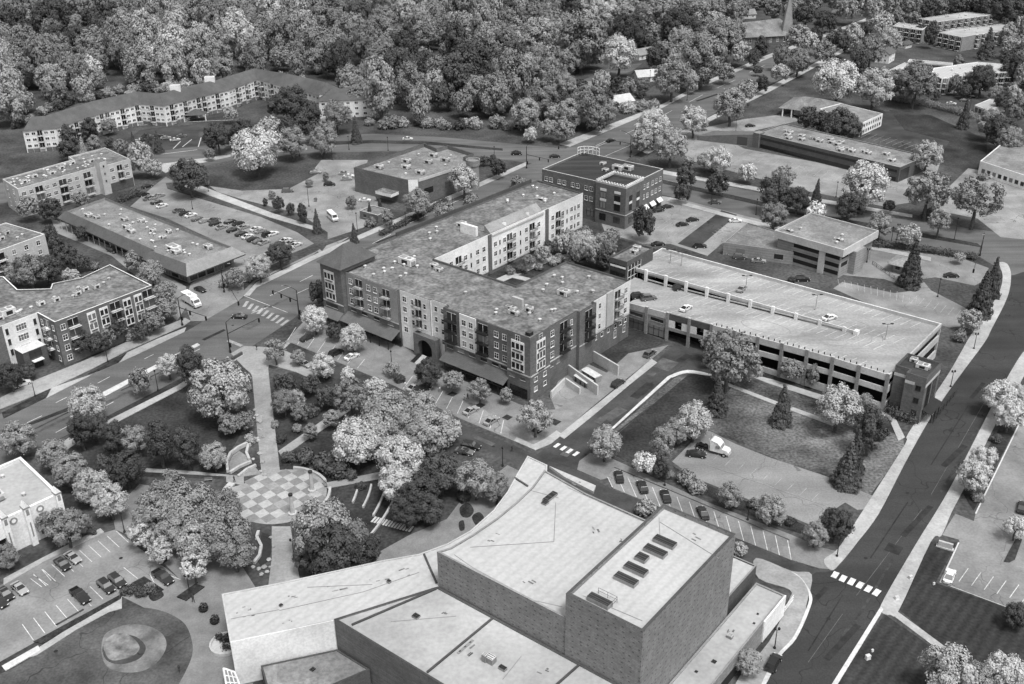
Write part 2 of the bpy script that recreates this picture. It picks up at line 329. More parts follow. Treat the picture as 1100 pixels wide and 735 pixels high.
def slab(mb, pts, z0, z1, m): mb.prism([(p.x, p.y) for p in px2(pts)], z0, z1, m)
mb = MB(); mb.poly([(-2600, -300, 0), (2600, -300, 0), (2600, 4200, 0), (-2600, 4200, 0)], 'grass'); struct('ground', mb)
# roads (z .012)
AVE_W = [(-60, 474), (0, 445), (51, 426), (105, 399), (137, 384), (202, 355), (262, 320), (275, 309), (342, 277), (420, 243), (500, 208), (566, 178), (612, 158), (712, 115), (755, 92), (825, 62), (930, 22), (975, 4), (1040, -22), (1090, -22), (1040, -2), (990, 12), (925, 40), (825, 92), (762, 125), (690, 162), (655, 182), (600, 200), (540, 230), (440, 278), (380, 305), (345, 320), (312, 345), (262, 378), (215, 396), (112, 449), (75, 466), (0, 503), (-60, 532)]
sheet('avenue', AVE_W, .012, 'ave')
sheet('cross_road', [(-40, 205), (60, 185), (165, 163), (250, 153), (330, 146), (400, 144), (470, 147), (545, 154), (610, 160), (640, 164), (715, 187), (790, 202), (870, 218), (950, 233), (1060, 248), (1150, 262), (1150, 292), (1085, 296), (1052, 276), (1000, 273), (940, 262), (870, 249), (800, 232), (715, 210), (625, 190), (590, 178), (520, 169), (457, 162), (400, 163), (330, 165), (250, 172), (185, 186), (172, 182), (60, 206), (-40, 228)], .008, 'ave')
RW = [(1140, 288), (1086, 297), (1082, 320), (1065, 354), (1057, 369), (1029, 408), (1000, 450), (972, 500), (945, 552), (921, 583), (904, 606), (893, 614), (872, 618), (866, 651), (866, 662), (850, 690), (835, 706), (822, 735), (800, 775), (870, 775), (895, 735), (950, 643), (985, 583), (1005, 551), (1025, 515), (1077, 413), (1102, 373), (1150, 310)]
sheet('road', smooth(RW, 4), .016, 'road')
sheet('side_street', [(305, 372), (312, 373), (420, 418), (492, 455), (550, 478), (575, 489), (620, 505), (658, 526), (760, 568), (850, 604), (880, 613), (896, 613), (866, 651), (850, 636), (800, 614), (700, 567), (600, 522), (540, 492), (495, 471), (417, 431), (300, 382)], .012, 'street')
sheet('service_street', [(575, 489), (592, 480), (606, 470), (630, 449), (668, 417), (700, 392), (724, 371), (752, 373), (792, 392), (762, 402), (739, 399), (724, 406), (657, 464), (634, 484), (622, 494), (618, 504)], .020, 'street')
# lots
sheet('parking_lot', [(0, 629), (45, 605), (110, 573), (124, 569), (194, 623), (170, 638), (143, 628), (36, 691), (-30, 728), (-40, 650)], .008, 'lot')
sheet('oval_drive', smooth([(-40, 745), (15, 718), (40, 703), (82, 676), (100, 665), (117, 658), (137, 654), (155, 653), (172, 656), (185, 661), (196, 668), (202, 676), (206, 688), (207, 700), (203, 714), (192, 735), (175, 760), (-40, 790)], 4), .012, 'oval')
sheet('forecourt_paving', [(131, 641), (112, 652), (60, 688), (90, 655), (143, 628), (170, 638), (194, 623), (150, 580), (124, 569), (120, 550), (150, 520), (215, 530), (240, 560), (255, 600), (280, 640), (290, 690), (255, 775), (170, 775), (192, 735), (203, 714), (207, 700), (206, 688), (202, 676), (185, 661), (155, 653)], .004, 'paver')
sheet('store_lot', [(345, 172), (395, 172), (392, 190), (410, 225), (400, 238), (345, 275), (322, 244), (250, 218), (225, 200), (260, 205), (310, 203), (345, 185), (338, 181)], .006, 'plot')
sheet('strip_lot', [(140, 222), (165, 200), (178, 190), (196, 200), (290, 235), (345, 252), (352, 262), (335, 275), (275, 302), (262, 318), (232, 345), (205, 345), (198, 325), (205, 305), (255, 270), (180, 235)], .006, 'lot')
sheet('apartment_lot', [(95, 172), (120, 162), (150, 140), (180, 136), (250, 131), (280, 128), (330, 126), (335, 130), (280, 133), (235, 138), (213, 143), (218, 158), (165, 166)], .006, 'dlot')
sheet('alley', [(55, 235), (70, 240), (100, 252), (200, 308), (200, 330), (190, 345), (150, 300), (120, 275), (60, 250)], .004, 'lot')
sheet('office_lot', [(640, 225), (690, 208), (720, 212), (800, 230), (832, 240), (775, 262), (760, 275), (720, 262), (690, 262), (650, 250)], .004, 'plot')
sheet('asphalt_patch', [(737, 255), (775, 226), (792, 231), (760, 258), (748, 268), (728, 262)], .010, 'dlot')
sheet('long_lot', [(722, 150), (745, 140), (800, 128), (850, 122), (858, 130), (812, 140), (790, 155), (800, 160), (960, 190), (985, 178), (1010, 175), (1005, 190), (975, 205), (990, 216), (950, 222), (860, 204), (740, 172)], .008, 'plot')
sheet('hall_lot', [(945, 118), (958, 122), (972, 140), (1020, 152), (1015, 160), (985, 160), (960, 150), (935, 146), (925, 150), (905, 145)], .008, 'dlot')
sheet('side_lot', [(1040, 181), (1052, 183), (1120, 205), (1150, 262), (1075, 255), (1050, 235), (1005, 226), (1015, 205)], .012, 'plot')
sheet('back_lot', [(898, 262), (930, 270), (990, 262), (1062, 288), (1060, 300), (1047, 307), (1005, 298), (990, 300), (1000, 312), (1045, 335), (1040, 350), (1020, 352), (940, 330), (895, 310), (905, 303), (960, 315), (985, 312), (950, 300), (900, 295)], .006, 'lot')
sheet('corner_lot', [(1150, 405), (1100, 445), (1048, 552), (1046, 560), (1026, 552), (1012, 575), (1030, 580), (1031, 584), (1010, 626), (1080, 652), (1150, 672)], .012, 'lot')
sheet('gravel_lot', [(722, 496), (750, 468), (762, 463), (790, 477), (825, 491), (888, 512), (938, 533), (930, 547), (921, 548), (908, 540), (900, 545), (881, 561), (868, 563), (842, 552), (790, 531), (745, 513)], .006, 'gravel', 'structure')
sheet('apartment_drive', [(905, 92), (940, 78), (990, 72), (1040, 70), (1150, 62), (1150, 110), (1050, 118), (1000, 112), (960, 105), (1000, 100), (1010, 92), (960, 92), (915, 104)], .006, 'dlot')
sheet('suburb_road', [(640, 105), (618, 90), (640, 80), (660, 70), (690, 68), (680, 76), (645, 88), (640, 96), (662, 100), (690, 105), (712, 108), (706, 114)], .006, 'ave')
sheet('church_lane', [(880, 20), (900, 8), (940, -5), (980, -8), (940, 4), (900, 14)], .006, 'ave')
# lawns
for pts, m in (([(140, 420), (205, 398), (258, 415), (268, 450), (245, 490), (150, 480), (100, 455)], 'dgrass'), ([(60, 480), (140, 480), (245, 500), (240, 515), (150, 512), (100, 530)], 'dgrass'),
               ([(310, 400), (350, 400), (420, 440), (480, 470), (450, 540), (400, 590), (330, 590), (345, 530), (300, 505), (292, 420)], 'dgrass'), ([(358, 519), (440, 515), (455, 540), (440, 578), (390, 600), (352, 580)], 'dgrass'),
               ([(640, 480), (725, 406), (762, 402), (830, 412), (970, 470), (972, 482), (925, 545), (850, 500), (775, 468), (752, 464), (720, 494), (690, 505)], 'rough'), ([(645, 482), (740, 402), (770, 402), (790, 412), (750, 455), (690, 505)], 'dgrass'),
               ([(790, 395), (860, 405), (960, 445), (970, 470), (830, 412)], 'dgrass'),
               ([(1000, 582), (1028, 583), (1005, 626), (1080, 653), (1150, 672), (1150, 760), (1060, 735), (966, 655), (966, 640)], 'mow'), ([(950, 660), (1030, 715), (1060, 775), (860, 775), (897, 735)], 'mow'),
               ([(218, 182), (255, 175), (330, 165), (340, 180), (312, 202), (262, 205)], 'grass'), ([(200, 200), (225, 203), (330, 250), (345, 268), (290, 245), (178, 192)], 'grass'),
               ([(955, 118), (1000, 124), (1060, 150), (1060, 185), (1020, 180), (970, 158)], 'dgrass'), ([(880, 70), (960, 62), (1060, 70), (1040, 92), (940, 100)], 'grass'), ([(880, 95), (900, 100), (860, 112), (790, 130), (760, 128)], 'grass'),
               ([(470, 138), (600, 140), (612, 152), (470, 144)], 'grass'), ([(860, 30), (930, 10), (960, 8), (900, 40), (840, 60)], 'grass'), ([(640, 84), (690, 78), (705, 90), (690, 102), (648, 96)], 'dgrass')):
    sheet('lawn', pts, .003, m)
# walks and plazas are real slabs, kerb high
def walk(name, pts, m='walk', z1=.13):
    ZC['w'] = ZC.get('w', 0)+1; mb = MB(); slab(mb, pts, 0, z1+.0006*ZC['w'], m); return struct(name, mb)
walk('pavement', [(325, 347), (345, 330), (420, 365), (500, 410), (575, 442), (600, 440), (655, 398), (675, 380), (700, 375), (718, 371), (700, 386), (668, 411), (628, 444), (604, 466), (590, 476), (575, 484), (552, 474), (494, 450), (422, 414), (314, 369), (306, 368)], 'paver', .10)
walk('parking_bay', [(306, 367), (345, 345), (395, 372), (402, 380), (398, 397), (350, 378), (314, 368)], 'lot', .11)
walk('parking_bay', [(445, 402), (520, 440), (548, 462), (546, 471), (494, 449), (432, 417)], 'lot', .11)
walk('sidewalk', [(600, 468), (632, 442), (672, 410), (700, 386), (706, 390), (676, 414), (637, 447), (606, 472)], 'walk', .14)
walk('sidewalk', [(552, 474), (575, 484), (592, 477), (604, 467), (598, 463), (585, 472), (573, 478), (555, 470)], 'walk', .14)
walk('sidewalk', smooth([(1057, 369), (1065, 354), (1082, 320), (1086, 297), (1082, 284), (1073, 283), (1077, 297), (1072, 317), (1050, 350), (1040, 365), (1020, 400), (1000, 430), (975, 467), (972, 478), (939, 530), (921, 558), (900, 590), (885, 602), (893, 613), (903, 605), (921, 583), (944, 552), (971, 500), (999, 450), (1028, 408)], 4))
walk('sidewalk', [(620, 505), (622, 496), (634, 487), (655, 492), (690, 508), (760, 540), (850, 575), (880, 588), (900, 593), (903, 604), (893, 612), (880, 611), (850, 602), (848, 580), (660, 502), (652, 514), (645, 516)], 'paver', .12)
walk('parking_bay', [(646, 503), (660, 503), (848, 581), (850, 602), (760, 566), (659, 525)], 'lot', .09)
walk('sidewalk', smooth([(1005, 551), (985, 583), (950, 643), (946, 657), (956, 661), (966, 655), (1000, 582), (1011, 576), (1022, 551), (1036, 524), (1070, 455), (1102, 400), (1102, 376), (1077, 415), (1025, 516)], 4))
walk('path', [(953, 657), (958, 653), (1027, 704), (1022, 709)])
walk('kerb', [(946, 652), (949, 655), (900, 735), (880, 770), (874, 770), (895, 733)], 'kerb')
walk('sidewalk', [(114, 453), (190, 415), (215, 399), (225, 398), (195, 418), (118, 458), (80, 478), (60, 492), (50, 488), (75, 470)])
walk('sidewalk', [(0, 440), (50, 420), (100, 396), (135, 378), (198, 350), (205, 345), (199, 342), (140, 366), (90, 388), (40, 408), (0, 428)], 'prom')
walk('median', [(75, 437), (112, 421), (160, 396), (212, 369), (215, 371), (163, 399), (115, 425), (78, 441)], 'kerb')
walk('median', [(78, 436), (75, 441), (28, 459), (26, 457)], 'mulch', .1)
walk('bump_out', [(50, 428), (56, 417), (100, 402), (105, 399), (95, 405)], 'walk')
walk('bump_out', [(128, 390), (137, 379), (170, 364), (200, 352), (198, 357), (150, 380)], 'walk')
walk('planting_strip', [(2, 444), (41, 424), (54, 418), (49, 428), (4, 450)], 'mulch', .16)
walk('planting_strip', [(95, 402), (128, 385), (136, 380), (127, 390), (106, 399)], 'mulch', .16)
walk('sidewalk', [(262, 318), (275, 304), (342, 272), (420, 238), (500, 203), (566, 174), (566, 178), (500, 208), (420, 243), (342, 277), (276, 309), (268, 318)])
walk('verge', [(262, 312), (272, 302), (340, 270), (352, 262), (345, 258), (300, 281), (262, 300)], 'grass', .08)
walk('sidewalk', [(600, 155), (712, 112), (755, 89), (825, 59), (930, 20), (930, 23), (825, 63), (755, 93), (712, 116), (612, 158)])
walk('sidewalk', [(762, 126), (825, 94), (925, 42), (925, 46), (830, 97), (768, 128), (695, 166), (690, 163)])
walk('sidewalk', [(720, 213), (800, 235), (870, 252), (940, 265), (1000, 277), (1000, 281), (940, 269), (870, 256), (800, 239), (716, 216)])
walk('median', [(640, 177), (715, 198), (800, 217), (870, 234), (950, 248), (1055, 266), (1050, 262), (950, 243), (870, 229), (800, 213), (715, 194), (642, 174)], 'dgrass', .14)
walk('median', [(250, 163), (330, 157), (400, 154), (455, 155), (540, 162), (540, 160), (455, 152), (400, 151), (330, 153), (250, 159)], 'dgrass', .14)
walk('sidewalk', [(705, 186), (790, 201), (870, 216), (980, 234), (980, 231), (870, 212), (790, 197), (705, 182)])
walk('sidewalk', [(162, 178), (178, 186), (186, 182), (250, 168), (330, 161), (330, 159), (250, 166)])
walk('sidewalk', [(185, 187), (196, 200), (290, 234), (345, 250), (345, 246), (292, 229), (198, 193), (190, 185)])
walk('kerb', [(717, 405), (722, 405), (657, 463), (640, 478), (636, 476), (655, 462)], 'kerb')
walk('kerb', smooth([(717, 405), (738, 398), (762, 402), (762, 404), (738, 401), (722, 406)], 4), 'kerb')
walk('corner_walk', smooth([(872, 618), (866, 651), (865, 662), (850, 690), (835, 705), (820, 735), (790, 735), (826, 690), (846, 648), (848, 634), (815, 622), (812, 600), (850, 614)], 4), 'prom')
walk('kerb', smooth([(818, 735), (834, 705), (852, 685), (866, 655), (869, 640), (862, 624), (850, 615), (860, 621), (872, 640), (869, 657), (855, 687), (838, 706), (823, 735)], 4), 'kerb', .15)
walk('walk_strip', [(790, 398), (830, 408), (900, 430), (960, 446), (972, 470), (965, 474), (955, 450), (900, 436), (825, 412)], 'walk', .08)
walk('walk_strip', [(772, 408), (830, 430), (900, 455), (895, 458), (830, 434), (772, 411)], 'walk', .08)
walk('sidewalk', [(4, 622), (45, 600), (108, 568), (112, 572), (45, 605), (4, 629)])
walk('sidewalk', [(40, 704), (82, 677), (117, 658), (131, 654), (131, 641), (100, 658), (58, 686), (20, 710)])
walk('entry_walk', [(2, 716), (41, 694), (44, 699), (6, 721)], 'kerb')
walk('planting_strip', [(36, 690), (132, 638), (130, 644), (46, 692)], 'mulch', .16)
walk('planting_bed', [(132, 638), (142, 627), (155, 620), (176, 634), (168, 638)], 'mulch', .2)
walk('planting_bed', [(190, 642), (210, 628), (220, 631), (200, 646)], 'mulch', .25)
# the park: promenade, plaza, paths
walk('promenade', [(262, 386), (275, 378), (287, 383), (289, 405), (294, 450), (299, 490), (301, 509), (281, 509), (279, 490), (274, 440), (271, 405)], 'prom', .10)
walk('entry_plaza', [(248, 380), (262, 372), (300, 374), (330, 388), (345, 412), (318, 400), (289, 392), (287, 402), (270, 402), (262, 395)], 'prom', .08)
walk('path', [(243, 512), (243, 518), (262, 522), (262, 512), (200, 506), (150, 503), (150, 507)], 'prom', .08)
walk('path', [(345, 520), (410, 507), (412, 514), (352, 525)], 'prom', .08)
walk('path', [(299, 485), (322, 469), (345, 453), (375, 432), (382, 437), (350, 460), (328, 474), (303, 492)], 'prom', .09)
walk('path', [(292, 566), (312, 566), (316, 590), (322, 622), (310, 632), (288, 632), (292, 600)], 'prom', .10)
walk('path', [(255, 560), (262, 520), (246, 525), (240, 545), (244, 570)], 'prom', .06)
walk('theatre_walk', [(440, 575), (480, 558), (505, 525), (520, 520), (545, 500), (590, 522), (620, 560), (470, 620), (345, 640), (345, 610), (395, 600)], 'paver', .05)
pc = P(301, 533); prad = (P(350, 533)-P(253, 533)).length/2
mb = MB(); mb.prism([(pc.x+prad*1.02*math.cos(t), pc.y+prad*1.02*math.sin(t)) for t in lin(0, 2*math.pi, 48)], 0, .12, 'prom')
midt = M('plaza_tile_mid', .27, .14, .5, .85); light, darkt = M('plaza_tile_pale', .38, .12, .5, .85), M('plaza_tile_grey', .21, .14, .5, .85)
hs = 3.42/2*1.0                                             # half diagonal of a tile
base = P(298.2, 552.0); ax = math.atan2(*(lambda v: (v.y, v.x))((P(315, 552)-P(298.2, 552)))); ca, sa = math.cos(ax), math.sin(ax)
for i in range(-12, 13):
    for j in range(-12, 13):
        cx, cy = (i+j)*hs, (i-j)*hs
        w = Vector((base.x+ca*cx-sa*cy, base.y+sa*cx+ca*cy))
        if (w-Vector((pc.x, pc.y))).length > prad*1.0-hs*.35: continue
        qd = [(hs, 0), (0, hs), (-hs, 0), (0, -hs)]
        mb.poly([(w.x+ca*a-sa*b, w.y+sa*a+ca*b, .126) for a, b in qd], (light if (i+j) % 2 == 0 else darkt) if rnd.random() > .06 else midt)
struct('plaza', mb)
# curved low walls round the plaza and the lawn terraces
def arcwall(mb, c, r, a0, a1, t, z0, z1, m, n=14):
    for k in range(n):
        b0, b1 = R(a0+(a1-a0)*k/n), R(a0+(a1-a0)*(k+1)/n)
        q = [(c.x+rr*math.cos(b), c.y+rr*math.sin(b)) for rr, b in ((r, b0), (r+t, b0), (r+t, b1), (r, b1))]
        mb.hexa([(*p, z0) for p in q]+[(*p, z1) for p in q], m, (0,))
for nm, r, a0, a1, h in (('curved seat wall behind the checkered plaza near the promenade', 1.02, 28, 84, .7), ('broad pale curved bench wall on the lawn side of the checkered plaza', 1.18, 158, 232, .5), ('short stepped seat wall at the terrace edge of the checkered plaza', 1.06, -28, 12, .8)):
    mb = MB(); arcwall(mb, pc, prad*r, a0, a1, 1.6 if h == .5 else .6, .1, h, 'lime'); tag(mb.build('seat_wall'), nm, 'wall', 'seat walls round the plaza')
for i, pl in enumerate(([(385, 524), (383, 532), (379, 541)], [(399, 522), (397, 534), (390, 546)], [(416, 519), (412, 537), (401, 555)], [(428, 526), (418, 553), (399, 575)], [(440, 539), (438, 549), (431, 558)])):
    mb = MB(); w = px2(pl); fine = []
    for k in range(9): t = k/8; fine.append(w[0]*(1-t)**2+w[1]*2*t*(1-t)+w[2]*t*t)
    for a, b in zip(fine, fine[1:]):
        n = Vector((-(b-a).y, (b-a).x, 0)).normalized()*.22; q = [a-n, b-n, b+n, a+n]; mb.hexa([(p.x, p.y, 0) for p in q]+[(p.x, p.y, .55) for p in q], 'lime', (0,))
    tag(mb.build('terrace_wall'), f'{["first", "second", "third", "fourth", "fifth"][i]} pale curved terrace wall from the plaza, in the dark lawn', 'wall', 'terrace walls in the lawn')
a, b = P(400, 558), P(443, 569); mb = MB()
for k in range(14):
    p = a.lerp(b, (k+.5)/14); n = Vector((-(b-a).y, (b-a).x, 0)).normalized(); u = (b-a).normalized()
    q = [p-u*.22-n*1.0, p+u*.22-n*1.0, p+u*.22+n*1.0, p-u*.22+n*1.0]; mb.hexa([(c.x, c.y, 0) for c in q]+[(c.x, c.y, .12) for c in q], 'kerb', (0,))
struct('stepping_path', mb)
sheet('pool', [(281, 572), (290, 575), (293, 590), (287, 604), (280, 608), (274, 600), (279, 588)], .05, 'water')
# painted markings
def strips(name, segs, w=.12, m='line', z=.024):
    mb = MB(); z = lift(z)
    for (x0, y0, x1, y1) in segs:
        a, b = P(x0, y0), P(x1, y1); n = Vector((-(b-a).y, (b-a).x, 0)).normalized()*w/2
        mb.poly([(p.x, p.y, z) for p in (a-n, b-n, b+n, a+n)], m)
    return struct(name, mb)
def stalls(p0, p1, q0, q1, n): return [(p0[0]+(p1[0]-p0[0])*i/n, p0[1]+(p1[1]-p0[1])*i/n, q0[0]+(q1[0]-q0[0])*i/n, q0[1]+(q1[1]-q0[1])*i/n) for i in range(n+1)]
strips('crosswalk', [(895, 621, 899, 615), (903.5, 625, 907.5, 619), (912.5, 628.5, 917, 622), (921.5, 632, 926, 626), (930.5, 636, 935, 630), (939, 640, 944, 634)], 1.1, z=.028)
strips('crosswalk', [(595.5, 481, 601, 477), (602.5, 484, 608, 480), (609, 487, 614.5, 483), (616, 490, 621.5, 486)], .9, z=.032)
strips('crosswalk', stalls((262, 330), (302, 350), (266, 324), (310, 344), 8), 1.0, 'cline')
strips('crosswalk', [(300, 378, 318, 361), (260, 372, 245, 366)], 1.2, 'cline')
strips('parking_lines', stalls((443, 405), (541, 452), (433, 418), (538, 466), 9)+stalls((318, 352), (392, 386), (309, 366), (384, 396), 7), .13, 'line', .125)
strips('parking_lines', stalls((648, 503), (846, 581), (658, 524), (850, 602), 15), .14, 'line', .105)
strips('parking_lines', stalls((36, 617), (125, 571), (50, 630), (138, 583), 9)+stalls((24, 671), (133, 610), (36, 688), (148, 622), 9)+[(175, 616, 194, 623), (161, 617, 170, 636)]+[(33, 622, 45, 631), (36, 618, 52, 629), (45, 612, 55, 624)], .12, 'line', .02)
strips('parking_lines', stalls((1030, 625), (1098, 647), (1040, 611), (1108, 633), 5)+[(1010, 626, 1080, 652), (1080, 652, 1110, 662)], .14, 'line', .022)
strips('lot_kerb', [(1100, 445, 1048, 552), (1030, 583, 1010, 626)], .3, 'kerb', .06)
strips('parking_lines', stalls((640, 230), (668, 243), (652, 224), (682, 237), 5)+stalls((706, 245), (728, 255), (725, 232), (748, 242), 5)+stalls((765, 250), (780, 240), (778, 256), (795, 245), 5), .13, 'cline', .014)
strips('parking_lines', stalls((900, 300), (985, 318), (902, 308), (983, 328), 12)+stalls((985, 318), (1040, 336), (978, 326), (1034, 344), 7), .12, 'cline', .018)
strips('parking_lines', stalls((800, 163), (950, 198), (790, 170), (942, 206), 20)+stalls((925, 148), (985, 163), (935, 143), (1000, 158), 9), .13, 'cline', .02)
strips('parking_lines', stalls((178, 212), (322, 268), (190, 207), (335, 262), 22), .12, 'cline', .018)
strips('lane_lines', [(0, 468, 12, 462), (28, 455, 45, 447), (105, 441, 122, 432), (155, 386, 165, 381), (105, 412, 118, 405), (60, 433, 72, 427), (60, 465, 75, 457), (270, 337, 285, 331), (205, 380, 215, 375), (180, 391, 190, 386)], .18, 'line', .02)
strips('lane_lines', [(284, 332, 308, 321), (318, 316, 340, 306), (262, 318, 309, 336), (290, 318, 312, 308), (322, 303, 336, 296), (400, 262, 420, 252), (440, 240, 460, 231), (480, 221, 498, 213)], .18, 'line', .02)
strips('lane_lines', [(625, 165, 655, 152), (672, 144, 690, 136), (705, 128, 722, 119), (740, 110, 755, 102), (770, 95, 790, 86), (805, 78, 822, 70), (840, 63, 856, 56), (650, 168, 680, 155), (640, 157, 650, 152)], .2, 'line', .02)
strips('lane_lines', [(990, 548, 920, 640), (1060, 428, 1000, 532), (905, 660, 868, 712)], .09, M('faded_road_paint', .13, .4, .6, .8), .022)
strips('bay_lines', stalls((760, 482), (880, 530), (752, 490), (872, 538), 9)+[(760, 500, 900, 548)], .12, 'cline', .03)
strips('lane_lines', [(700, 190, 730, 197), (760, 204, 790, 211), (820, 218, 850, 224), (900, 255, 930, 260), (960, 265, 990, 269), (840, 242, 870, 248)], .2, 'cline', .018)
sheet('drive_island', smooth([(109, 700), (112, 683), (124, 675), (140, 671), (160, 673), (174, 681), (179, 692), (175, 704), (165, 715), (150, 722), (128, 722), (114, 715)]), .016, M('drive_ring_asphalt', .17, .4, .3, .85))
sheet('drive_island', smooth([(110, 697), (118, 685), (130, 682), (145, 684), (155, 692), (156, 700), (148, 709), (130, 714), (115, 710)]), .020, 'dlot')
sheet('drive_island', smooth([(111, 693), (120, 683), (132, 681), (142, 685), (150, 695), (146, 703), (135, 708), (118, 709)]), .024, M('drive_centre_asphalt', .18, .6, .35, .85))
sheet('lot_island', [(1034, 530), (1046, 549), (1060, 520), (1068, 505), (1094, 455), (1078, 452)], .02, 'dgrass')
sheet('lot_island', [(1078, 604), (1084, 592), (1092, 578), (1098, 580), (1090, 602), (1084, 605)], .04, 'dgrass')

for x, y, s in ((486, 424, 2), (516, 436, 2), (459, 413, 2), (545, 449, 2), (577, 463, 2.4), (596, 454, 2.4), (157, 589, 2), (176, 602, 2), (338, 352, 2), (379, 372, 2), (403, 427, 2)):
    p = P(x, y); f = FR(p.x, p.y, -39.6); mb = MB(); mb.poly([(*q.xy, .17) for q in f.rect(-s/2, s/2, -s/2, s/2)], 'mulch'); struct('tree_pit', mb)
for pl in ([(494, 546), (503, 541), (509, 549), (504, 556), (496, 555)], [(507, 556), (515, 551), (520, 558), (513, 566)], [(493, 562), (498, 560), (499, 569), (494, 570)], [(160, 640), (170, 634), (176, 640), (165, 646)]):
    mb = MB(); slab(mb, smooth(pl, 4), 0, .18+len(pl)*.004, 'mulch'); struct('planting_bed', mb)
strips('tyre_marks', [(905, 690, 960, 600), (880, 725, 915, 668), (1010, 530, 1050, 460), (650, 475, 700, 436), (690, 425, 735, 392), (60, 672, 90, 655), (20, 470, 110, 425), (130, 420, 190, 392)], .5, M('road_wear', .05, .4, .5, .8), .026)
strips('lane_joint', [(868, 700, 905, 640), (1000, 500, 1040, 436), (935, 600, 975, 540)], .25, M('seal_line', .03, .3, .5, .8), .027)

r3 = random.Random(21)                                      # repair patches and manholes in the asphalt
pm, pl_ = M('repair_asphalt', .033, .3, .5, .85), M('pale_repair_asphalt', .10, .3, .5, .85)
for x, y, l, w in [(660, 445, 7, 3), (645, 452, 3, 2), (690, 420, 9, 2.4), (715, 392, 6, 5), (735, 385, 5, 2), (610, 486, 4, 2), (700, 402, 2, 2), (470, 447, 5, 1.6), (520, 474, 6, 1.4), (380, 408, 5, 1.2), (905, 690, 12, 1.2), (985, 560, 14, 1.2), (1025, 490, 12, 1.4), (960, 590, 3, 3), (880, 640, 6, 1), (1050, 420, 10, 1), (850, 625, 4, 1), (760, 585, 6, 1), (230, 360, 8, 1.2), (300, 325, 9, 1), (120, 430, 12, 1), (60, 455, 12, 1), (270, 350, 5, 3), (420, 255, 14, 1.2), (640, 160, 14, 1.4), (760, 105, 20, 1.6)]:
    p = P(x, y); f = FR(p.x, p.y, 54 if x < 320 else 51+r3.uniform(-5, 5) if x > 560 or y < 380 else -39); mb = MB(); z = .10+.0009*len(ZC)+r3.uniform(0, .006); mb.poly([(*q.xy, z) for q in f.rect(-l/2, l/2, -w/2, w/2)], r3.choice((pm, pl_)) if x < 860 else pm); struct('asphalt_patch', mb)
for x, y in ((930, 600), (975, 530), (890, 665), (700, 412), (640, 470), (655, 455), (440, 430), (530, 480), (150, 410), (250, 350), (285, 330), (640, 155), (1045, 445), (800, 605), (60, 700), (130, 600)):
    p = P(x, y); mb = MB(); mb.poly([(p.x+.38*math.cos(t), p.y+.38*math.sin(t), .115) for t in lin(0, 2*math.pi, 14)], 'metal'); struct('manhole_cover', mb)

sheet('service_yard', [(592, 428), (600, 408), (625, 388), (668, 408), (632, 440), (606, 464)], .004, 'lot')
sheet('service_yard', [(640, 375), (676, 352), (718, 368), (700, 374), (676, 380), (664, 392)], .004, 'dgrass')
strips('drive_kerb', [(70, 148, 120, 138), (120, 138, 180, 132), (180, 132, 250, 129), (172, 166, 212, 161), (196, 158, 206, 150), (186, 160, 194, 152), (213, 158, 216, 148)], .4, 'kerb', .06)

walk('verge', [(178, 197), (180, 203), (240, 221), (280, 233), (320, 250), (338, 262), (346, 270), (352, 262), (352, 250), (322, 230), (262, 215), (215, 201), (190, 196)], 'grass', .11)
walk('verge', [(300, 284), (345, 266), (398, 246), (402, 241), (350, 258), (300, 278)], 'grass', .10)
# ---------------------------------------------------------------- buildings
def vents(root, F, spots, z, key=('vent',), name='roof_vent'):
    for u, v in spots: put(root, name, key, F.p(u, v, z+.005), F.a+rnd.uniform(-.2, .2))
def units(root, F, spots, z, w=3, d=2, h=1.8):
    for u, v in spots: put(root, 'rooftop_unit', ('unit', w, d, h), F.p(u, v, z+.005), F.a)
def side(root, F, a, b): return WALL(root, F.p(*a), F.p(*b))
# === U-shaped apartment block with the corner tower (the middle of the picture)
Fm = FR(9.8, 240.4, -39.6)
r = thing('apartment_building', Fm.p(-37, 5), 'large U-shaped brick and stucco apartment block with pyramid-roofed corner tower and sloped shop awnings', 'building')
ZB, ZR = 7.4, 17.6
poly = Fm.poly([(-76, -10.6), (-67.2, -10.6), (-67.2, -9), (-46.2, -9), (-46.2, -8.2), (-34.6, -8.2), (-34.6, -7.4), (-29, -7.4), (-29, -9), (-6, -9), (-6, -10.2), (1.6, -10.2), (1.6, -2), (.5, -2), (.5, 11), (1.5, 11), (1.5, 18.5), (.5, 18.5), (.5, 36.5), (-22, 36.5), (-22.6, 14), (-53.6, 14), (-53.2, 88), (-74, 89.5), (-75.5, 18), (-76, 3)])
shell(r, poly, 0, ZR, 'brick', 'roof', .55, .4, 'dcap')
mb = MB()
Wf = side(r, Fm, (-76, -9), (1.6, -9)); off = 76.0          # front, distances are u + 76
def fp(u0, u1, v, z0, z1, m, o=.06): side(r, Fm, (u0, v), (u1, v)).panel(mb, 0, u1-u0, z0, z1, m, o)
fp(-67, -46.3, -9, ZB, ZR+.05, 'tan'); fp(-46, -34.7, -8.2, .2, ZR+.1, 'stucco'); fp(-34.5, -29.1, -7.4, .2, ZR+.1, 'stucco'); fp(-23, -17.3, -9, ZB, ZR+.05, 'stucco', .25)
side(r, Fm, (-34.6, -8.2), (-34.6, -7.4)).panel(mb, .1, .7, .2, ZR, 'stucco')
for u0, u1, v in ((-67, -46.3, -9), (-28.9, -23.2, -9), (-17.2, -6.2, -9), (-5.9, 1.5, -10.2), (-75.9, -67.3, -10.6)): fp(u0, u1, v, ZB-.25, ZB+.1, 'lime', .1)
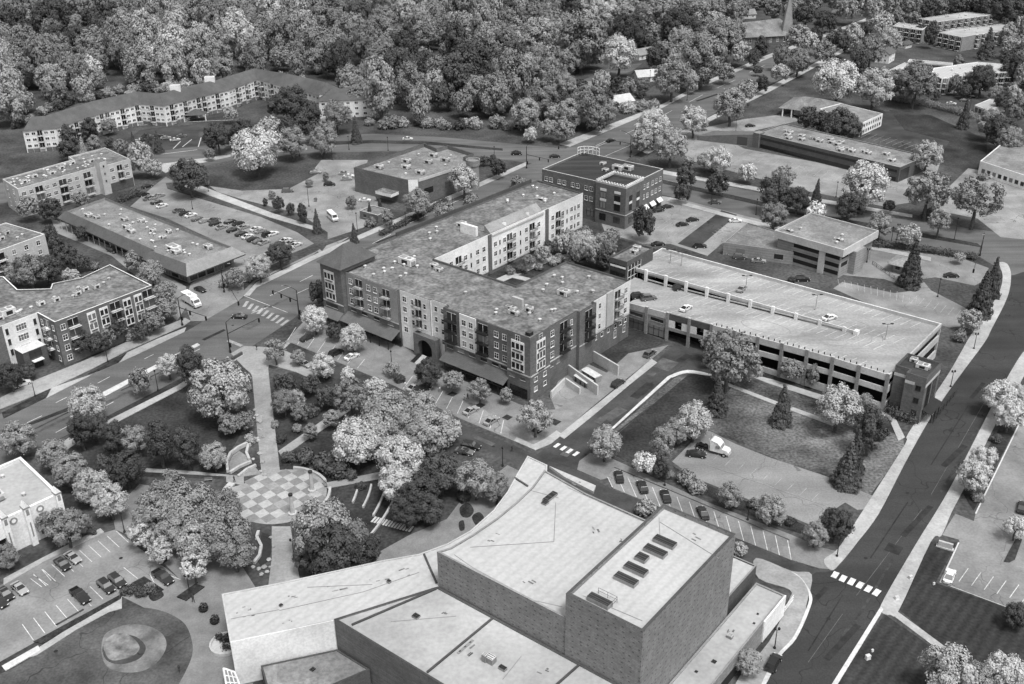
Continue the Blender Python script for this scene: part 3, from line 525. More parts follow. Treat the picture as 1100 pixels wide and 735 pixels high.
Wr0, Wr1, Wr2, Wr3 = side(r, Fm, (1.6, -10.2), (1.6, -2)), side(r, Fm, (.5, -2), (.5, 11)), side(r, Fm, (1.5, 11), (1.5, 18.5)), side(r, Fm, (.5, 18.5), (.5, 36.5))
for w in (Wr0, Wr1, Wr2, Wr3): w.panel(mb, .05, w.n-.05, ZB-.25, ZB+.1, 'lime', .1)
Wr3.panel(mb, .1, 17.9, ZB+.2, ZR+.1, 'stucco', .08); Wr3.panel(mb, 6.0, 9.0, ZB+.2, ZR+.3, 'cream', .5)
Ww = side(r, Fm, (-53.6, 14), (-53.2, 88)); Ww.panel(mb, .1, 74, 5.6, ZR+.1, 'stucco', .08); Ww.panel(mb, 24, 25.4, 0, ZR, 'brick', .5); Ww.panel(mb, 53, 54.4, 0, ZR, 'brick', .5); Ww.panel(mb, .1, 74, 5.2, 5.55, 'lime', .14)
mb.build('stucco_cladding', r)
# corner tower parapet block and lantern, left tower with its hipped roof
mb = MB(); q = Fm.rect(-6, 1.6, -10.2, -2.6); mb.prism(q, ZR+.02, ZR+1.0, 'brick', 'roof'); mb.build('tower_parapet', r)
mb = MB(); Wf2 = side(r, Fm, (-1.2, -10.2), (1.6, -10.2)); mb.prism(Fm.rect(-.2, 1.2, -9.9, -8.4), ZR+1.02, ZR+2.0, 'metal', 'dcap'); mb.build('lantern', r)
mb = MB(); e = Fm.rect(-76.8, -66.4, -11.4, 3.6); ap = [Fm.p(-71.6, -5.0, ZR+6.4), Fm.p(-71.6, -2.4, ZR+6.4)]
E0 = [Vector((p.x, p.y, ZR+1.5)) for p in e]
for f in ([E0[0], E0[1], ap[0]], [E0[1], E0[2], ap[1], ap[0]], [E0[2], E0[3], ap[1]], [E0[3], E0[0], ap[0], ap[1]], E0[::-1]): mb.poly(f, 'shing')
mb.build('tower_roof', r); mb = MB(); mb.prism(Fm.rect(-76, -67.2, -10.6, 3), ZR+.02, ZR+1.48, 'brick'); mb.build('tower_wall', r)
FL = [8.3, 11.4, 14.5]
W1 = ('win', 1.5, 1.7, 2, 'trim'); W2 = ('win', 1.1, 1.6, 1, 'trim'); BL = ('balc', 2.6, 'conc')
wt = side(r, Fm, (-76, -10.6), (-67.2, -10.6)); wt.put('bay_window', ('bay', 4.2, 9.4, 3, 3), 3.6, ZB+.4)
wt.put('window', ('dwin', 5, 1.2), 3.6, 5.6)
w = side(r, Fm, (-67.2, -9), (-46.2, -9))
w.row('window', W1, (2.2, 9.5, 12.2), FL, .07); w.row('balcony', BL, (5.6, 16.6), FL, .07); w.row('window', ('dwin', 2.2, .8), (2.5, 7, 12, 17.5), [6.0])
w = side(r, Fm, (-46.2, -8.2), (-34.6, -8.2)); w.row('window', W1, (2, ), [5.2, 8.3, 11.4, 14.5], .07); w.row('balcony', ('balc', 2.2, 'conc'), (7.2,), FL, .07); w.row('window', W2, (5, 9.6), FL, .07)
w = side(r, Fm, (-34.6, -7.4), (-29, -7.4)); w.row('window', W2, (1.5, 3.8), [5.2, 8.3, 11.4, 14.5], .07)
w = side(r, Fm, (-29, -9), (-6, -9)); w.row('balcony', ('balc', 3.2, 'metal'), (3, 14), FL); w.row('window', W1, (7.6, 10), FL, .26); w.row('window', W1, (18.5, 21.3), FL); w.row('window', ('dwin', 2.2, .8), (2, 6, 10, 14, 18, 21), [6.0])
w = side(r, Fm, (-6, -10.2), (1.6, -10.2)); w.put('bay_window', ('bay', 4.2, 8.6, 3, 3), 3.6, ZB+.5); w.put('window', W1, 3.6, 16.4); w.row('window', ('dwin', 1.6, .8), (1.6, 5.2), [5.6])
Wr0.put('bay_window', ('bay', 3.6, 8.6, 3, 3), 4.3, ZB+.5); Wr0.put('window', W1, 4.3, 16.4); Wr0.row('window', ('win', 1.4, 1.3, 2, 'trim'), (2.2, 6), [2.4, 5.2])
Wr1.row('window', W1, (2.3,), FL); Wr1.row('balcony', ('balc', 3.0, 'metal'), (7.2,), FL); Wr1.row('window', W2, (10.6,), FL); Wr2.row('balcony', ('balc', 3.0, 'metal'), (4,), FL)
Wr3.row('balcony', ('balc', 2.6, 'conc'), (11.5,), FL, .09); Wr3.row('window', W1, (15.6,), FL, .09); Wr3.row('window', W2, (3, ), FL, .09)
Wr3.row('window', ('win', 1.1, 1.3, 1, 'trim'), (1.5, 4.5, 7.5, 11, 13.5, 16), [5.4]); Wr3.row('window', ('win', 1.2, 2.3, 2, 'trim'), (11, 15.5), [2.4]); Wr1.row('window', ('dwin', 1.5, .8), (2, 5), [5.6])
FW = [6.3, 9.5, 12.7]
Ww.row('window', W1, (2.5, 7, 13.5, 19, 22, 27.5, 32, 37, 43, 49.5, 57, 62.5, 67.5, 71.5), FW, .09); Ww.row('balcony', BL, (10.3, 34.5, 46, 60), FW, .09); Ww.row('window', ('dwin', .6, 1.5), (5, 16, 29.7, 40, 65, 69.5), FW, .09); Ww.row('window', W1, (6, 14, 22, 34, 44, 60), [2.6])
# entry arch, stairs, awnings, shopfronts
def arch(root, w, c, half, z0, spring, depth_, m, wallm, name='entrance'):
    """projecting block with a dark arched opening"""
    mb = MB(); H = spring+half+1.2; hw = half+1.5
    prof = [(half*math.cos(t), spring+half*math.sin(t)) for t in lin(0, math.pi, 12)]; prof = [(half, z0), (half, spring)]+prof+[(-half, spring), (-half, z0)]
    def pt(x, z, o): p = w.at(c+x, z, o); return p
    for x0, x1 in ((-hw, -half), (half, hw)): mb.hexa([pt(x0, z0, depth_), pt(x1, z0, depth_), pt(x1, z0, 0), pt(x0, z0, 0), pt(x0, H, depth_), pt(x1, H, depth_), pt(x1, H, 0), pt(x0, H, 0)], m)
    for (x0, za), (x1, zb) in zip(prof[1:-1], prof[2:-1]): mb.hexa([pt(x1, zb, depth_), pt(x0, za, depth_), pt(x0, za, 0), pt(x1, zb, 0), pt(x1, H, depth_), pt(x0, H, depth_), pt(x0, H, 0), pt(x1, H, 0)], m)
    mb.poly([pt(-half, z0, .08), pt(half, z0, .08)]+[pt(x, z, .08) for x, z in prof[1:-1]], 'dark')
    o = mb.build(name, root); return o
w = side(r, Fm, (-46.2, -8.2), (-29, -8.2)); arch(r, w, 10.5, 2.7, 0, 3.2, 1.8, 'brick', 'brick', 'arched_entrance')
mb = MB()
for k in range(8):
    a = w.at(10.5, 0, 1.9+.42*k)
    for s0, s1 in ((-2.4, -.9), (.9, 2.4), (-.85, .85)):
        z = 1.3-.16*k; q = [w.at(10.5+s0, 0, 1.9+.42*(k+1)), w.at(10.5+s1, 0, 1.9+.42*(k+1)), w.at(10.5+s1, 0, 1.9+.42*k+.004), w.at(10.5+s0, 0, 1.9+.42*k+.004)]; mb.hexa(q+[p+Vector((0, 0, z)) for p in q], 'conc' if s0 > -.87 and s1 < .9 else 'metal')
mb.build('entrance_steps', r)
def awning(root, w, t0, t1, z0, z1, out_, m='standing', posts=6):
    mb = MB(); a, b = w.at(t0, z1, .02), w.at(t1, z1, .02); c, d = w.at(t1, z0, out_), w.at(t0, z0, out_)
    mb.hexa([Vector((p.x, p.y, p.z-.12)) for p in (d, c, b, a)]+[d, c, b, a], m); o = mb.build('awning', root)
    for t in lin(t0, t1, posts): p = w.at(t, 0, out_-.3); MB().tube(p, p+Vector((0, 0, z0)), .13, .13, 'metal', 6).build('awning_post', root)
    return o
w = side(r, Fm, (-76, -9), (1.6, -9)); awning(r, w, 8.5, 30, 3.6, 5.4, 3.6); awning(r, w, 48, 70.5, 3.6, 5.4, 3.6); awning(r, side(r, Fm, (-76, -10.6), (-67.2, -10.6)), .2, 8.6, 3.4, 5.0, 2.6, posts=3)
for t in (12, 17.5, 23, 28, 50, 55.5, 61, 66.5): w.put('shopfront', ('shop', 4.6, 3.0), t, .12)
side(r, Fm, (-6, -10.2), (1.6, -10.2)).put('shopfront', ('shop', 5.6, 3.2), 3.8, .12); wt.put('shopfront', ('shop', 6, 2.9), 4.3, .12)
# roof furniture
z = ZR-.55
vents(r, Fm, [(rnd.uniform(-66, -3), rnd.uniform(-6, 12)) for _ in range(20)]+[(rnd.uniform(-20, -3), rnd.uniform(15, 34)) for _ in range(8)]+[(rnd.uniform(-72, -57), rnd.uniform(18, 86)) for _ in range(14)], z)
for u, v, a, b, h in ((-58, 7, 5, 2.4, 2.2), (-50, 10, 2.2, 1.6, 1.4), (-47, 9, 1.6, 1.6, 1.2), (-12, 0, 3.2, 1.2, 1.3), (-14.5, 2, 3.2, 1.2, 1.0), (-10, 4, 2, 1.6, 1.4), (-66, 40, 2.5, 2.5, 1.4), (-9, 18, 3.2, 2.2, 1.6), (-61, 75, 4, 1.4, .8)): put(r, 'rooftop_unit', ('unit', a, b, h), Fm.p(u, v, z+.005), Fm.a)
mb = MB(); mb.prism(Fm.rect(-63, -56.5, 36, 37), z, z+3, 'stucco'); mb.prism(Fm.rect(-15.5, -12, 3.5, 4.3), z, z+3.0, 'cream'); mb.build('roof_screen', r)
for v0, v1 in ((40, 66),):                        # sloped mansards above the courtyard side
    mb = MB(); a, b, c, d = Fm.p(-53.1, v0, ZR-.9), Fm.p(-52.8, v1, ZR-.9), Fm.p(-56.3, v1, ZR+2), Fm.p(-56.5, v0, ZR+2); e0, e1 = Fm.p(-56.5, v0, ZR-.6), Fm.p(-56.3, v1, ZR-.6)
    for f in ([a, b, c, d], [a, d, e0], [b, e1, c], [e0, d, c, e1]): mb.poly(f, 'gmetal')
    for t in (.3, .75): p = a.lerp(b, t).lerp(d.lerp(c, t), .55); mb.prism([(p.x+x, p.y+y) for x, y in ((-.6, -.6), (.6, -.6), (.6, .6), (-.6, .6))], ZR-.2, ZR+1.3, 'trim', 'gmetal')
    mb.build('mansard_roof', r)
MB().prism(Fm.poly([(-75.6, 20), (-75.2, 20), (-74, 86), (-74.4, 86)]), ZR+.02, ZR+1.2, 'dcap').build('parapet_screen', r)
# courtyard terrace over the garage, with a small hipped link roof
t = thing('courtyard_terrace', Fm.p(-38, 40), 'raised planted courtyard terrace between the white rear wing and the garage', 'terrace')
MB().prism(Fm.poly([(-52.8, 14.4), (-23, 14.4), (-22.4, 37), (-12, 37), (-10, 52), (-20, 88), (-52.6, 88)]), 0, 4.6, 'brick', 'mulch').build('retaining_wall', t)
mb = MB()
for pts in ([(-50, 20), (-47, 20), (-44, 60), (-30, 75), (-32, 77), (-47, 62)], [(-46, 40), (-14, 44), (-14, 46.5), (-46, 42.5)], [(-34, 70), (-20, 64), (-16, 72), (-26, 84)]): mb.prism(Fm.poly(pts), 4.61, 4.72+.01*pts[0][1]/20, 'walk')
mb.build('terrace_paving', t)
mb = MB(); e = [Vector((p.x, p.y, 9)) for p in Fm.rect(-29, -22.7, 14.2, 22)]; ap = Fm.p(-25.8, 18, 12)
for i in range(4): mb.poly([e[i], e[(i+1) % 4], ap], 'shing')
mb.wallstrip(Fm.rect(-28.6, -22.9, 14.4, 21.6), 4.6, 9, 'brick'); mb.build('link_roof', t)
# dumpster enclosure and screen walls beside the block
for nm, a, b, h, lb in (('screen_wall', (606, 399), (642, 425), 3.0, 'concrete screen wall nearest the corner, below the dumpster bay'), ('screen_wall', (632, 385), (664, 404), 3.2, 'far concrete screen wall behind the long grey dumpster'), ('screen_wall', (592, 428), (607, 413), 2.0, 'low wall of the fenced bin yard beside the brick corner'), ('screen_wall', (607, 413), (623, 424), 2.0, 'low outer wall of the bin yard facing the service street')):
    p, q = P(*a), P(*b); n = Vector((-(q-p).y, (q-p).x, 0)).normalized()*.22; mb = MB(); mb.prism([(v.x, v.y) for v in (p-n, q-n, q+n, p+n)], 0, h, 'conc', 'lime'); tag(mb.build(nm), lb, 'wall', 'screen walls beside the apartment block')
for c, c2, lb in (((628, 402), (643, 411), 'long grey dumpster standing against the far screen wall'), ((620, 408), (634, 417), 'pale-lidded dumpster standing between the two screen walls')):
    p, q = P(*c), P(*c2); d = thing('dumpster', (p+q)/2, lb, 'dumpster', 'dumpsters beside the apartment block', math.atan2((q-p).y, (q-p).x)); L = (q-p).length/2; LOC[d.name] = Vector((0, 0, 0))
    m = MB(); m.hexa([(-L, -.9, .2), (L, -.9, .2), (L, .9, .2), (-L, .9, .2), (-L, -1.2, 1.7), (L, -1.2, 1.7), (L, 1.2, 1.7), (-L, 1.2, 1.7)], 'gmetal'); [m.box(x-.08, x+.08, -1.28, 1.28, .3, 1.6, 'metal') for x in (-L*.7, 0, L*.7)]; m.build('bin', d)
    m = MB(); m.hexa([(-L, -1.25, 1.72), (L, -1.25, 1.72), (L, 1.25, 1.72), (-L, 1.25, 1.72), (-L*.98, -.6, 2.0), (L*.98, -.6, 2.0), (L*.98, .6, 2.0), (-L*.98, .6, 2.0)], 'lmetal'); m.build('lid', d)
# === brick office block with its square corner pavilion
Fo = FR(12, 376.5, -38); r = thing('office_building', Fo.p(18, 13), 'three-storey brown brick office block with a dark flat roof and white crenellated corner pavilion', 'building')
shell(r, Fo.poly([(0, 0), (24.7, 0), (24.7, -1), (37.5, -1), (37.5, 11), (36.5, 11), (36.5, 26.5), (0, 26.5)]), 0, 15.2, 'brick', 'droof', .9, .45, 'lime')
mb = MB(); z1 = 15.9
for u0, u1, v0, v1 in ((24.7, 37.5, -1, -.5), (24.7, 37.5, 10.5, 11), (24.7, 25.2, -.5, 10.5), (37, 37.5, -.5, 10.5)): mb.prism(Fo.rect(u0, u1, v0, v1), 15.22, z1, 'lime', 'trim')
for k in range(11): mb.prism(Fo.rect(24.9+1.2*k, 25.5+1.2*k, -.98, -.52), z1+.01, z1+.5, 'trim'); mb.prism(Fo.rect(37.02, 37.48, -.9+1.08*k, -.3+1.08*k), z1+.01, z1+.5, 'trim'); mb.prism(Fo.rect(24.72, 25.18, -.9+1.08*k, -.3+1.08*k), z1+.01, z1+.5, 'trim'); mb.prism(Fo.rect(24.9+1.2*k, 25.5+1.2*k, 10.52, 10.98), z1+.01, z1+.5, 'trim')
mb.build('pavilion_parapet', r)
w = side(r, Fo, (0, 0), (24.7, 0)); w.row('window', W1, (2, 4.2, 8, 10.2, 14, 16.2, 20, 22.2), (11, 7.2)); w.row('window', ('shop', 3, 3), (4, 10, 16, 22), [1.2])
w = side(r, Fo, (24.7, -1), (37.5, -1)); w.row('window', ('shop', 2.4, 6), (3.3, 9.3), [5.9]); w.row('window', ('shop', 2.6, 2.8), (3.3, 9.3), [1.2]); pb = MB(); w.panel(pb, .1, 12.7, 5, 5.3, 'lime', .12); [w.panel(pb, t-1.3, t+1.3, z0, z0+.9, 'trim', .12) for t in (3.3, 9.3) for z0 in (12.6, 8.8)]
w2 = side(r, Fo, (37.5, -1), (37.5, 11)); w2.row('window', ('shop', 1.9, 6), (3.3, 8.3), [5.9]); w2.row('window', ('shop', 2, 2.8), (3.3, 8.3), [1.2]); w2.panel(pb, .1, 11.9, 5, 5.3, 'lime', .12); [w2.panel(pb, t-1, t+1, 8.8, 9.7, 'trim', .12) for t in (3.3, 8.3)]
w3 = side(r, Fo, (36.5, 11), (36.5, 26.5)); w3.row('window', W1, (2, 4.6, 8, 10.6, 13.5), (11, 7.2)); w3.row('window', ('shop', 2.6, 2.6), (3, 8, 13), [1]); pb.build('stone_bands', r)
for t in (3, 8, 13): awning(r, w3, t-1.6, t+1.6, 3.4, 4.6, 1.3, 'white', 0)
units(r, Fo, [(22, 18), (25, 20)], 14.3, 4, 2.5, 1.8); units(r, Fo, [(19, 14), (14, 20)], 14.3, 2, 2, 1)
mb = MB()                                                   # white trellis crown on the far corner
for k in range(7):
    a = R(60+20*k); p = Fo.p(6+5*math.cos(a), 22+4.2*math.sin(a)); mb.tube(p+Vector((0, 0, 15.2)), p+Vector((0, 0, 18.2)), .13, .13, 'trim', 5)
for zz in (17, 18.2):
    for k in range(6):
        a, b = R(60+20*k), R(80+20*k); mb.tube(Fo.p(6+5*math.cos(a), 22+4.2*math.sin(a), zz), Fo.p(6+5*math.cos(b), 22+4.2*math.sin(b), zz), .12, .12, 'trim', 5)
mb.build('roof_trellis', r)
# === store with the round turret
Fs = FR(-61.4, 397.3, -36); r = thing('store_building', Fs.p(17, 20), 'windowless brown brick store with dark parapets and a round corner turret', 'building')
shell(r, Fs.poly([(0, 0), (28, 0), (31, 2.5), (35.4, 31), (31.5, 34), (28, 35), (28, 41), (12, 44), (11, 38), (1.8, 41)]), 0, 10, 'brick', 'groof', 1.5, .5, 'dcap')
pb = MB(); w = side(r, Fs, (28, 0), (31, 2.5)); w.panel(pb, .1, 3.8, .3, 10.1, 'stucco', .06); w = side(r, Fs, (31, 2.5), (35.4, 31)); w.panel(pb, .1, 28.6, 9.2, 10.3, 'cream', .2); pb.build('pale_cladding', r)
w.row('window', ('shop', 4.5, 2.6), (5, 16), [3.2]); w0 = side(r, Fs, (0, 0), (28, 0)); pb = MB(); q = [w0.at(15, 3.4, .05), w0.at(23, 3.4, .05), w0.at(23, 3.4, 4.5), w0.at(15, 3.4, 4.5)]; pb.prism([(p.x, p.y) for p in q], 3.4, 4.6, 'stucco', 'roof', True); pb.build('entrance_canopy', r)
tp = Fs.p(36.5, 29.5); mb = MB(); mb.lathe((tp.x, tp.y, 0), [(2.3, 0), (2.3, 9.5), (2.7, 9.7), (2.9, 12), (2.5, 12.02), (2.5, 11.2), (.001, 11.2)], 'lbrick', 16); mb.build('turret', r)
units(r, Fs, [(6, 8), (10, 20), (15, 14), (18, 24), (14, 32), (22, 30), (24, 12)], 8.5, 3.4, 2.2, 1.6); vents(r, Fs, [(5, 15), (8, 30), (20, 8), (26, 25), (20, 36)], 8.5)
# small brick annex in front of the store
a = FR(*P(387, 235).xy, -36); r = thing('garden_kiosk', a.p(4, 3), 'low brick kiosk with a flat pale-rimmed roof among shrubs before the turret store', 'kiosk'); shell(r, a.rect(0, 9, 0, 7), 0, 3.2, 'brick', 'groof', .3, .3, 'lime'); side(r, a, (0, 0), (9, 0)).row('window', ('dwin', 1.4, 1.2), (2.5, 6.5), [1])
# === long strip of shops with the metal mansard
Ft = FR(-161, 359.6, -40.7); r = thing('shop_strip', Ft.p(38, 10), 'long low strip of shops with a sloped metal fascia and cluttered gravel roof', 'building')
o = Ft.poly([(-3.5, -2.2), (54.5, -3.2), (55, -4.4), (79.5, -3.4), (78.6, 20), (-3.9, 19)]); i2 = Ft.poly([(-1, .4), (57, -.6), (57.2, -1.6), (75.5, -.6), (75, 17.5), (-3.5, 17.5)])
shell(r, Ft.poly([(-1, .4), (57, -.6), (57.2, -1.6), (75.5, -.6), (75, 17.5), (-3.5, 17.5)]), 0, 6.6, 'lbrick', 'groof', .9, .3, 'dcap')
mb = MB(); n = len(o)
for k in (0, 1, 2, 3): a, b = o[k], o[k+1]; c, d = i2[k+1], i2[k]; mb.poly([(a.x, a.y, 4.2), (b.x, b.y, 4.2), (c.x, c.y, 6.75), (d.x, d.y, 6.75)], 'shing' if k < 3 else 'gmetal'); mb.poly([(a.x, a.y, 3.8), (b.x, b.y, 3.8), (b.x, b.y, 4.2), (a.x, a.y, 4.2)], 'dcap'); mb.poly([(d.x, d.y, 3.8), (c.x, c.y, 3.8), (b.x, b.y, 3.8), (a.x, a.y, 3.8)], 'conc')
mb.build('mansard_fascia', r)
w = side(r, Ft, (-1, .4), (57, -.6)); w.row('shopfront', ('shop', 3.4, 2.8), lin(1, 57, 14), [.1]); w = side(r, Ft, (57.2, -1.6), (75.5, -.6)); w.row('shopfront', ('shop', 3.2, 2.8), lin(.5, 18, 4), [.1]); w = side(r, Ft, (75.5, -.6), (75, 17.5)); w.row('shopfront', ('shop', 2.6, 3), (2, 5.2, 8.6, 12, 15.6), [.1])
for k in range(16): p = Ft.p(-2+3.7*k, -1.9); MB().tube(p, p+Vector((0, 0, 3.8)), .14, .14, 'lime', 6).build('canopy_post', r)
for u, v, a, b, h in ((60, 5, 5, 3, 1.6), (63, 4, 3, 2.5, 1.3), (30, 6, 3, 2, 1.5), (34, 5, 4, 1.8, 1.2), (28, 13, 2.4, 2, 1.2), (22, 10, 2.4, 2, 1.2), (68, 13, 3, 2, 1.4), (40, 10, 2, 1.6, 1.2), (45, 13, 2, 1.6, 1.2), (8, 4, 3, 2, 1.2), (12, 5, 2, 2, 1), (48, 9, 1.6, 1.6, 1)): put(r, 'rooftop_unit', ('unit', a, b, h), Ft.p(u, v, 5.71), Ft.a)
vents(r, Ft, [(rnd.uniform(0, 72), rnd.uniform(1.5, 16)) for _ in range(26)], 5.7)
# === four-storey apartments by the avenue, in two stepped blocks
Fl = FR(-123.4, 254.1, 51.1); r = thing('apartment_building', Fl.p(8, 12), 'brick and white flat-roofed apartment block beside the avenue, with white bay panels', 'building')
shell(r, [Fl.p(0, 0), Fl.p(30.5, 0)]+[P(x, y, 13.6) for x, y in ((118, 284), (88, 298), (56, 304.5), (54, 310), (19, 311), (4, 297), (-22, 297))]+[Fl.p(-32, 9.2), Fl.p(.3, 9.2)], 0, 13.6, 'brick', 'roof', .5, .35, 'trim')
w = side(r, Fl, (0, 0), (30.5, 0)); W5 = ('bay', 2.6, 8.4, 3, 2)
for t in (10.6, 14.4, 21.8, 25.4): w.put('bay_window', W5, t, 4.2)
FF = [1.2, 4.3, 7.4, 10.5]; w.row('balcony', ('balc', 3, 'trim'), (5, 18, 28.6), FF[1:]); w.row('window', W1, (2,), FF)
w = side(r, Fl, (.3, 9.2), (0, 0)); w.row('balcony', ('balc', 2.4, 'trim'), (4.4,), FF[1:]); w.row('window', W2, (1.6, 7.6), FF)
w = side(r, Fl, (-32, 9.2), (.3, 9.2)); pb = MB(); w.panel(pb, 22, 32.1, 1, 13.7, 'stucco', .06); w.panel(pb, 16, 18.6, 3.6, 12.6, 'trim', .1); pb.build('stucco_cladding', r); w.row('window', ('win', 3, 1.9, 4, 'trim'), (27,), FF[1:], .07); w.row('window', ('dwin', .8, 1.8), (23, 31), FF[1:], .07); w.row('window', W1, (17.3,), FF[1:], .11); w.row('window', W1, (4, 8, 12), FF[1:])
e = MB(); q = [w.at(23.6, 0, .02), w.at(30.4, 0, .02), w.at(30.4, 0, 4.6), w.at(23.6, 0, 4.6)]; e.prism([(p.x, p.y) for p in q[::-1]], 0, 6, 'dbrick', 'lmetal'); q = [w.at(25.5, 0, 4.62), w.at(28.5, 0, 4.62), w.at(28.5, 0, 6), w.at(25.5, 0, 6)]; e.prism([(p.x, p.y) for p in q[::-1]], 2.8, 3.05, 'trim', 'trim', True); en = e.build('entrance_block', r); w.put('window', ('shop', 3.4, 2.6), 27, 3.2, 4.63); w.put('door', ('shop', 3, 2.6), 27, .05, 4.63)
units(r, Fl, [(14, 12), (17, 13), (8, 13), (4, 14), (-8, 14), (-12, 13), (-16, 15), (20, 12)], 13.1, 2, 1.4, 1.2); units(r, Fl, [(-5, 15.5)], 13.1, 4, 2.6, 2.0); vents(r, Fl, [(rnd.uniform(-28, 28), rnd.uniform(11, 16)) for _ in range(20)], 13.1)
# === white corner block at the left edge
F2 = FR(*P(48, 251.5, 11).xy, 57.5); r = thing('apartment_building', F2.p(-10, 8), 'pale stucco corner block with punched windows at the left edge, behind the shrubs', 'building')
shell(r, F2.poly([(0, 0), (0, 21), (-32, 22), (-32, 0)]), 0, 11, 'cream', 'roof', .5, .35, 'trim'); w = side(r, F2, (-32, 0), (0, 0))
w.row('window', W1, (w.n-3, w.n-7.5, w.n-12), (1.6, 4.8, 8)); w.row('balcony', ('balc', 4, 'trim'), (w.n-17.5, w.n-25), (4.6, 7.8)); side(r, F2, (0, 0), (0, 21)).row('window', W1, (4, 10, 16), (1.6, 4.8, 8))
vents(r, F2, [(rnd.uniform(-24, -2), rnd.uniform(3, 18)) for _ in range(14)], 10.5); units(r, F2, [(-10, 9), (-6, 12), (-14, 6)], 10.5, 2, 1.5, 1.2)
# === long pale apartments above the shop strip
Fu = FR(-183, 372.5, 52.5); r = thing('apartment_building', Fu.p(22, 10), 'long pale four-storey apartment block with balconies and a stair tower, behind the shop strip', 'building')
shell(r, Fu.poly([(0, 0), (33, 0), (33.2, -2), (46.8, -2.4), (50.4, 20), (34, 21), (33, 16), (3, 16)]), 0, 11.2, 'cream', 'roof', .5, .4, 'lime')
w = side(r, Fu, (0, 0), (33, 0)); w.row('window', ('win', 1.8, 1.6, 3, 'trim'), (2, 5, 11.5, 14.5, 21, 24), (1.6, 4.8, 8)); w.row('balcony', ('balc', 3, 'trim'), (8.2, 18, 28.5), (1.4, 4.6, 7.8))
w = side(r, Fu, (33.2, -2), (46.8, -2.4)); w.row('window', ('win', 1.8, 1.6, 3, 'trim'), (5, 11.5), (1.6, 4.8, 8)); w.row('balcony', ('balc', 2.2, 'trim'), (8.4,), (4.6, 7.8)); pb = MB(); w.panel(pb, .2, 13.3, .1, 3.6, 'dbrick', .2); pb.build('brick_base', r)
mb = MB(); mb.prism(Fu.rect(32.8, 36, -3, 1), 0, 13.4, 'cream', 'roof'); mb.build('stair_tower', r); side(r, Fu, (32.8, -3), (36, -3)).row('window', ('dwin', .7, .9), (1.6,), (5, 8, 11)); w = WALL(r, Fu.p(3, 16), Fu.p(0, 0)); w.row('window', W1, (4, 11), (1.6, 4.8, 8))
vents(r, Fu, [(rnd.uniform(1, 44), rnd.uniform(3, 14)) for _ in range(40)], 10.7); units(r, Fu, [(36, 8), (24, 10), (12, 9), (6, 6), (18, 7), (30, 12)], 10.7, 2.4, 1.6, 1.2)
# === curved apartments with the long hipped roof at the wood's edge
r = thing('apartment_building', P(180, 128), 'long bent white apartment row with a dark hipped shingle roof below the wood', 'building')
fr = [(24, 141), (60, 138), (112, 121), (150, 112), (176, 114), (216, 104), (246, 97), (276, 86), (300, 92), (334, 100), (342, 103)]; fr = [P(x, y, 10) for x, y in fr]
n = len(fr); DPT = 15; nrm = []
for i in range(n):
    d = (fr[min(i+1, n-1)]-fr[max(i-1, 0)]).normalized(); nrm.append(Vector((-d.y, d.x, 0)))
nrm[0] = (nrm[0]+Vector((0, .2, 0))).normalized(); bk = [p+q*DPT for p, q in zip(fr, nrm)]; rg = [p+q*DPT/2 for p, q in zip(fr, nrm)]
rg[0] = rg[0].lerp(rg[1], .4); rg[-1] = rg[-1].lerp(rg[-2], .5)
mb = MB(); ins = [p+q*.5 for p, q in zip(fr, nrm)]; inb = [p-q*.5 for p, q in zip(bk, nrm)]
mb.wallstrip([(p.x, p.y) for p in ins]+[(p.x, p.y) for p in inb[::-1]], 0, 10, 'stucco'); mb.build('wall', r)
mb = MB(); up = Vector((0, 0, 4.4))
for i in range(n-1): mb.poly([fr[i], fr[i+1], rg[i+1]+up, rg[i]+up], 'shing'); mb.poly([bk[i+1], bk[i], rg[i]+up, rg[i+1]+up], 'shing')
mb.poly([bk[0], fr[0], rg[0]+up], 'shing'); mb.poly([fr[-1], bk[-1], rg[-1]+up], 'shing'); mb.poly(fr[::-1]+bk, 'dcap'); mb.build('roof', r)
bb_ = MB()
for i in range(n-1):
    w = WALL(r, ins[i], ins[i+1]); m = max(2, int(w.n/2.5))
    for k, t in enumerate(lin(.3, w.n-.3, m)):
        if (k+i) % 3 == 2: w.row('balcony', ('balc', 2, 'trim'), (t,), (1.9, 4.6, 7.3)); continue
        w.row('window', ('win', 1.7, 1.3, 2, 'white'), (t,), (2.3, 5.0, 7.7)); w.panel(bb_, t-1.25, t+1.25, .02, 1.7, 'brick', .05)
bb_.build('brick_plinth', r)
for i, t in ((4, .45), (5, .75)): p = fr[i].lerp(fr[i+1], t)+nrm[i]*8.5; MB().prism([(p.x-2.4, p.y-2), (p.x+2.4, p.y-1), (p.x+2, p.y+2), (p.x-2.8, p.y+1)], 12, 16.4, 'stucco', 'lmetal').build('roof_monitor', r)
p = fr[4].lerp(fr[5], .75)-nrm[4]*3; mb = MB(); e = [p+Vector((x, y, 3.2-p.z)) for x, y in ((-5, -3), (5, -1.5), (5, 4), (-5, 2.5))]; mb.poly([e[0], e[1], p+Vector((0, 1, 5.6-p.z))], 'shing')
for a, b in ((1, 2), (2, 3), (3, 0)): mb.poly([e[a], e[b], p+Vector((0, 1, 5.6-p.z))], 'shing')
for q in (e[0], e[1]): mb.tube((q.x, q.y+.5, 0), (q.x, q.y+.5, 3.2), .3, .3, 'stucco', 6)
mb.build('entrance_porch', r)
r = thing('apartment_building', P(350, 122), 'short white wing with a hipped shingle roof at the right end of the bent row', 'building')
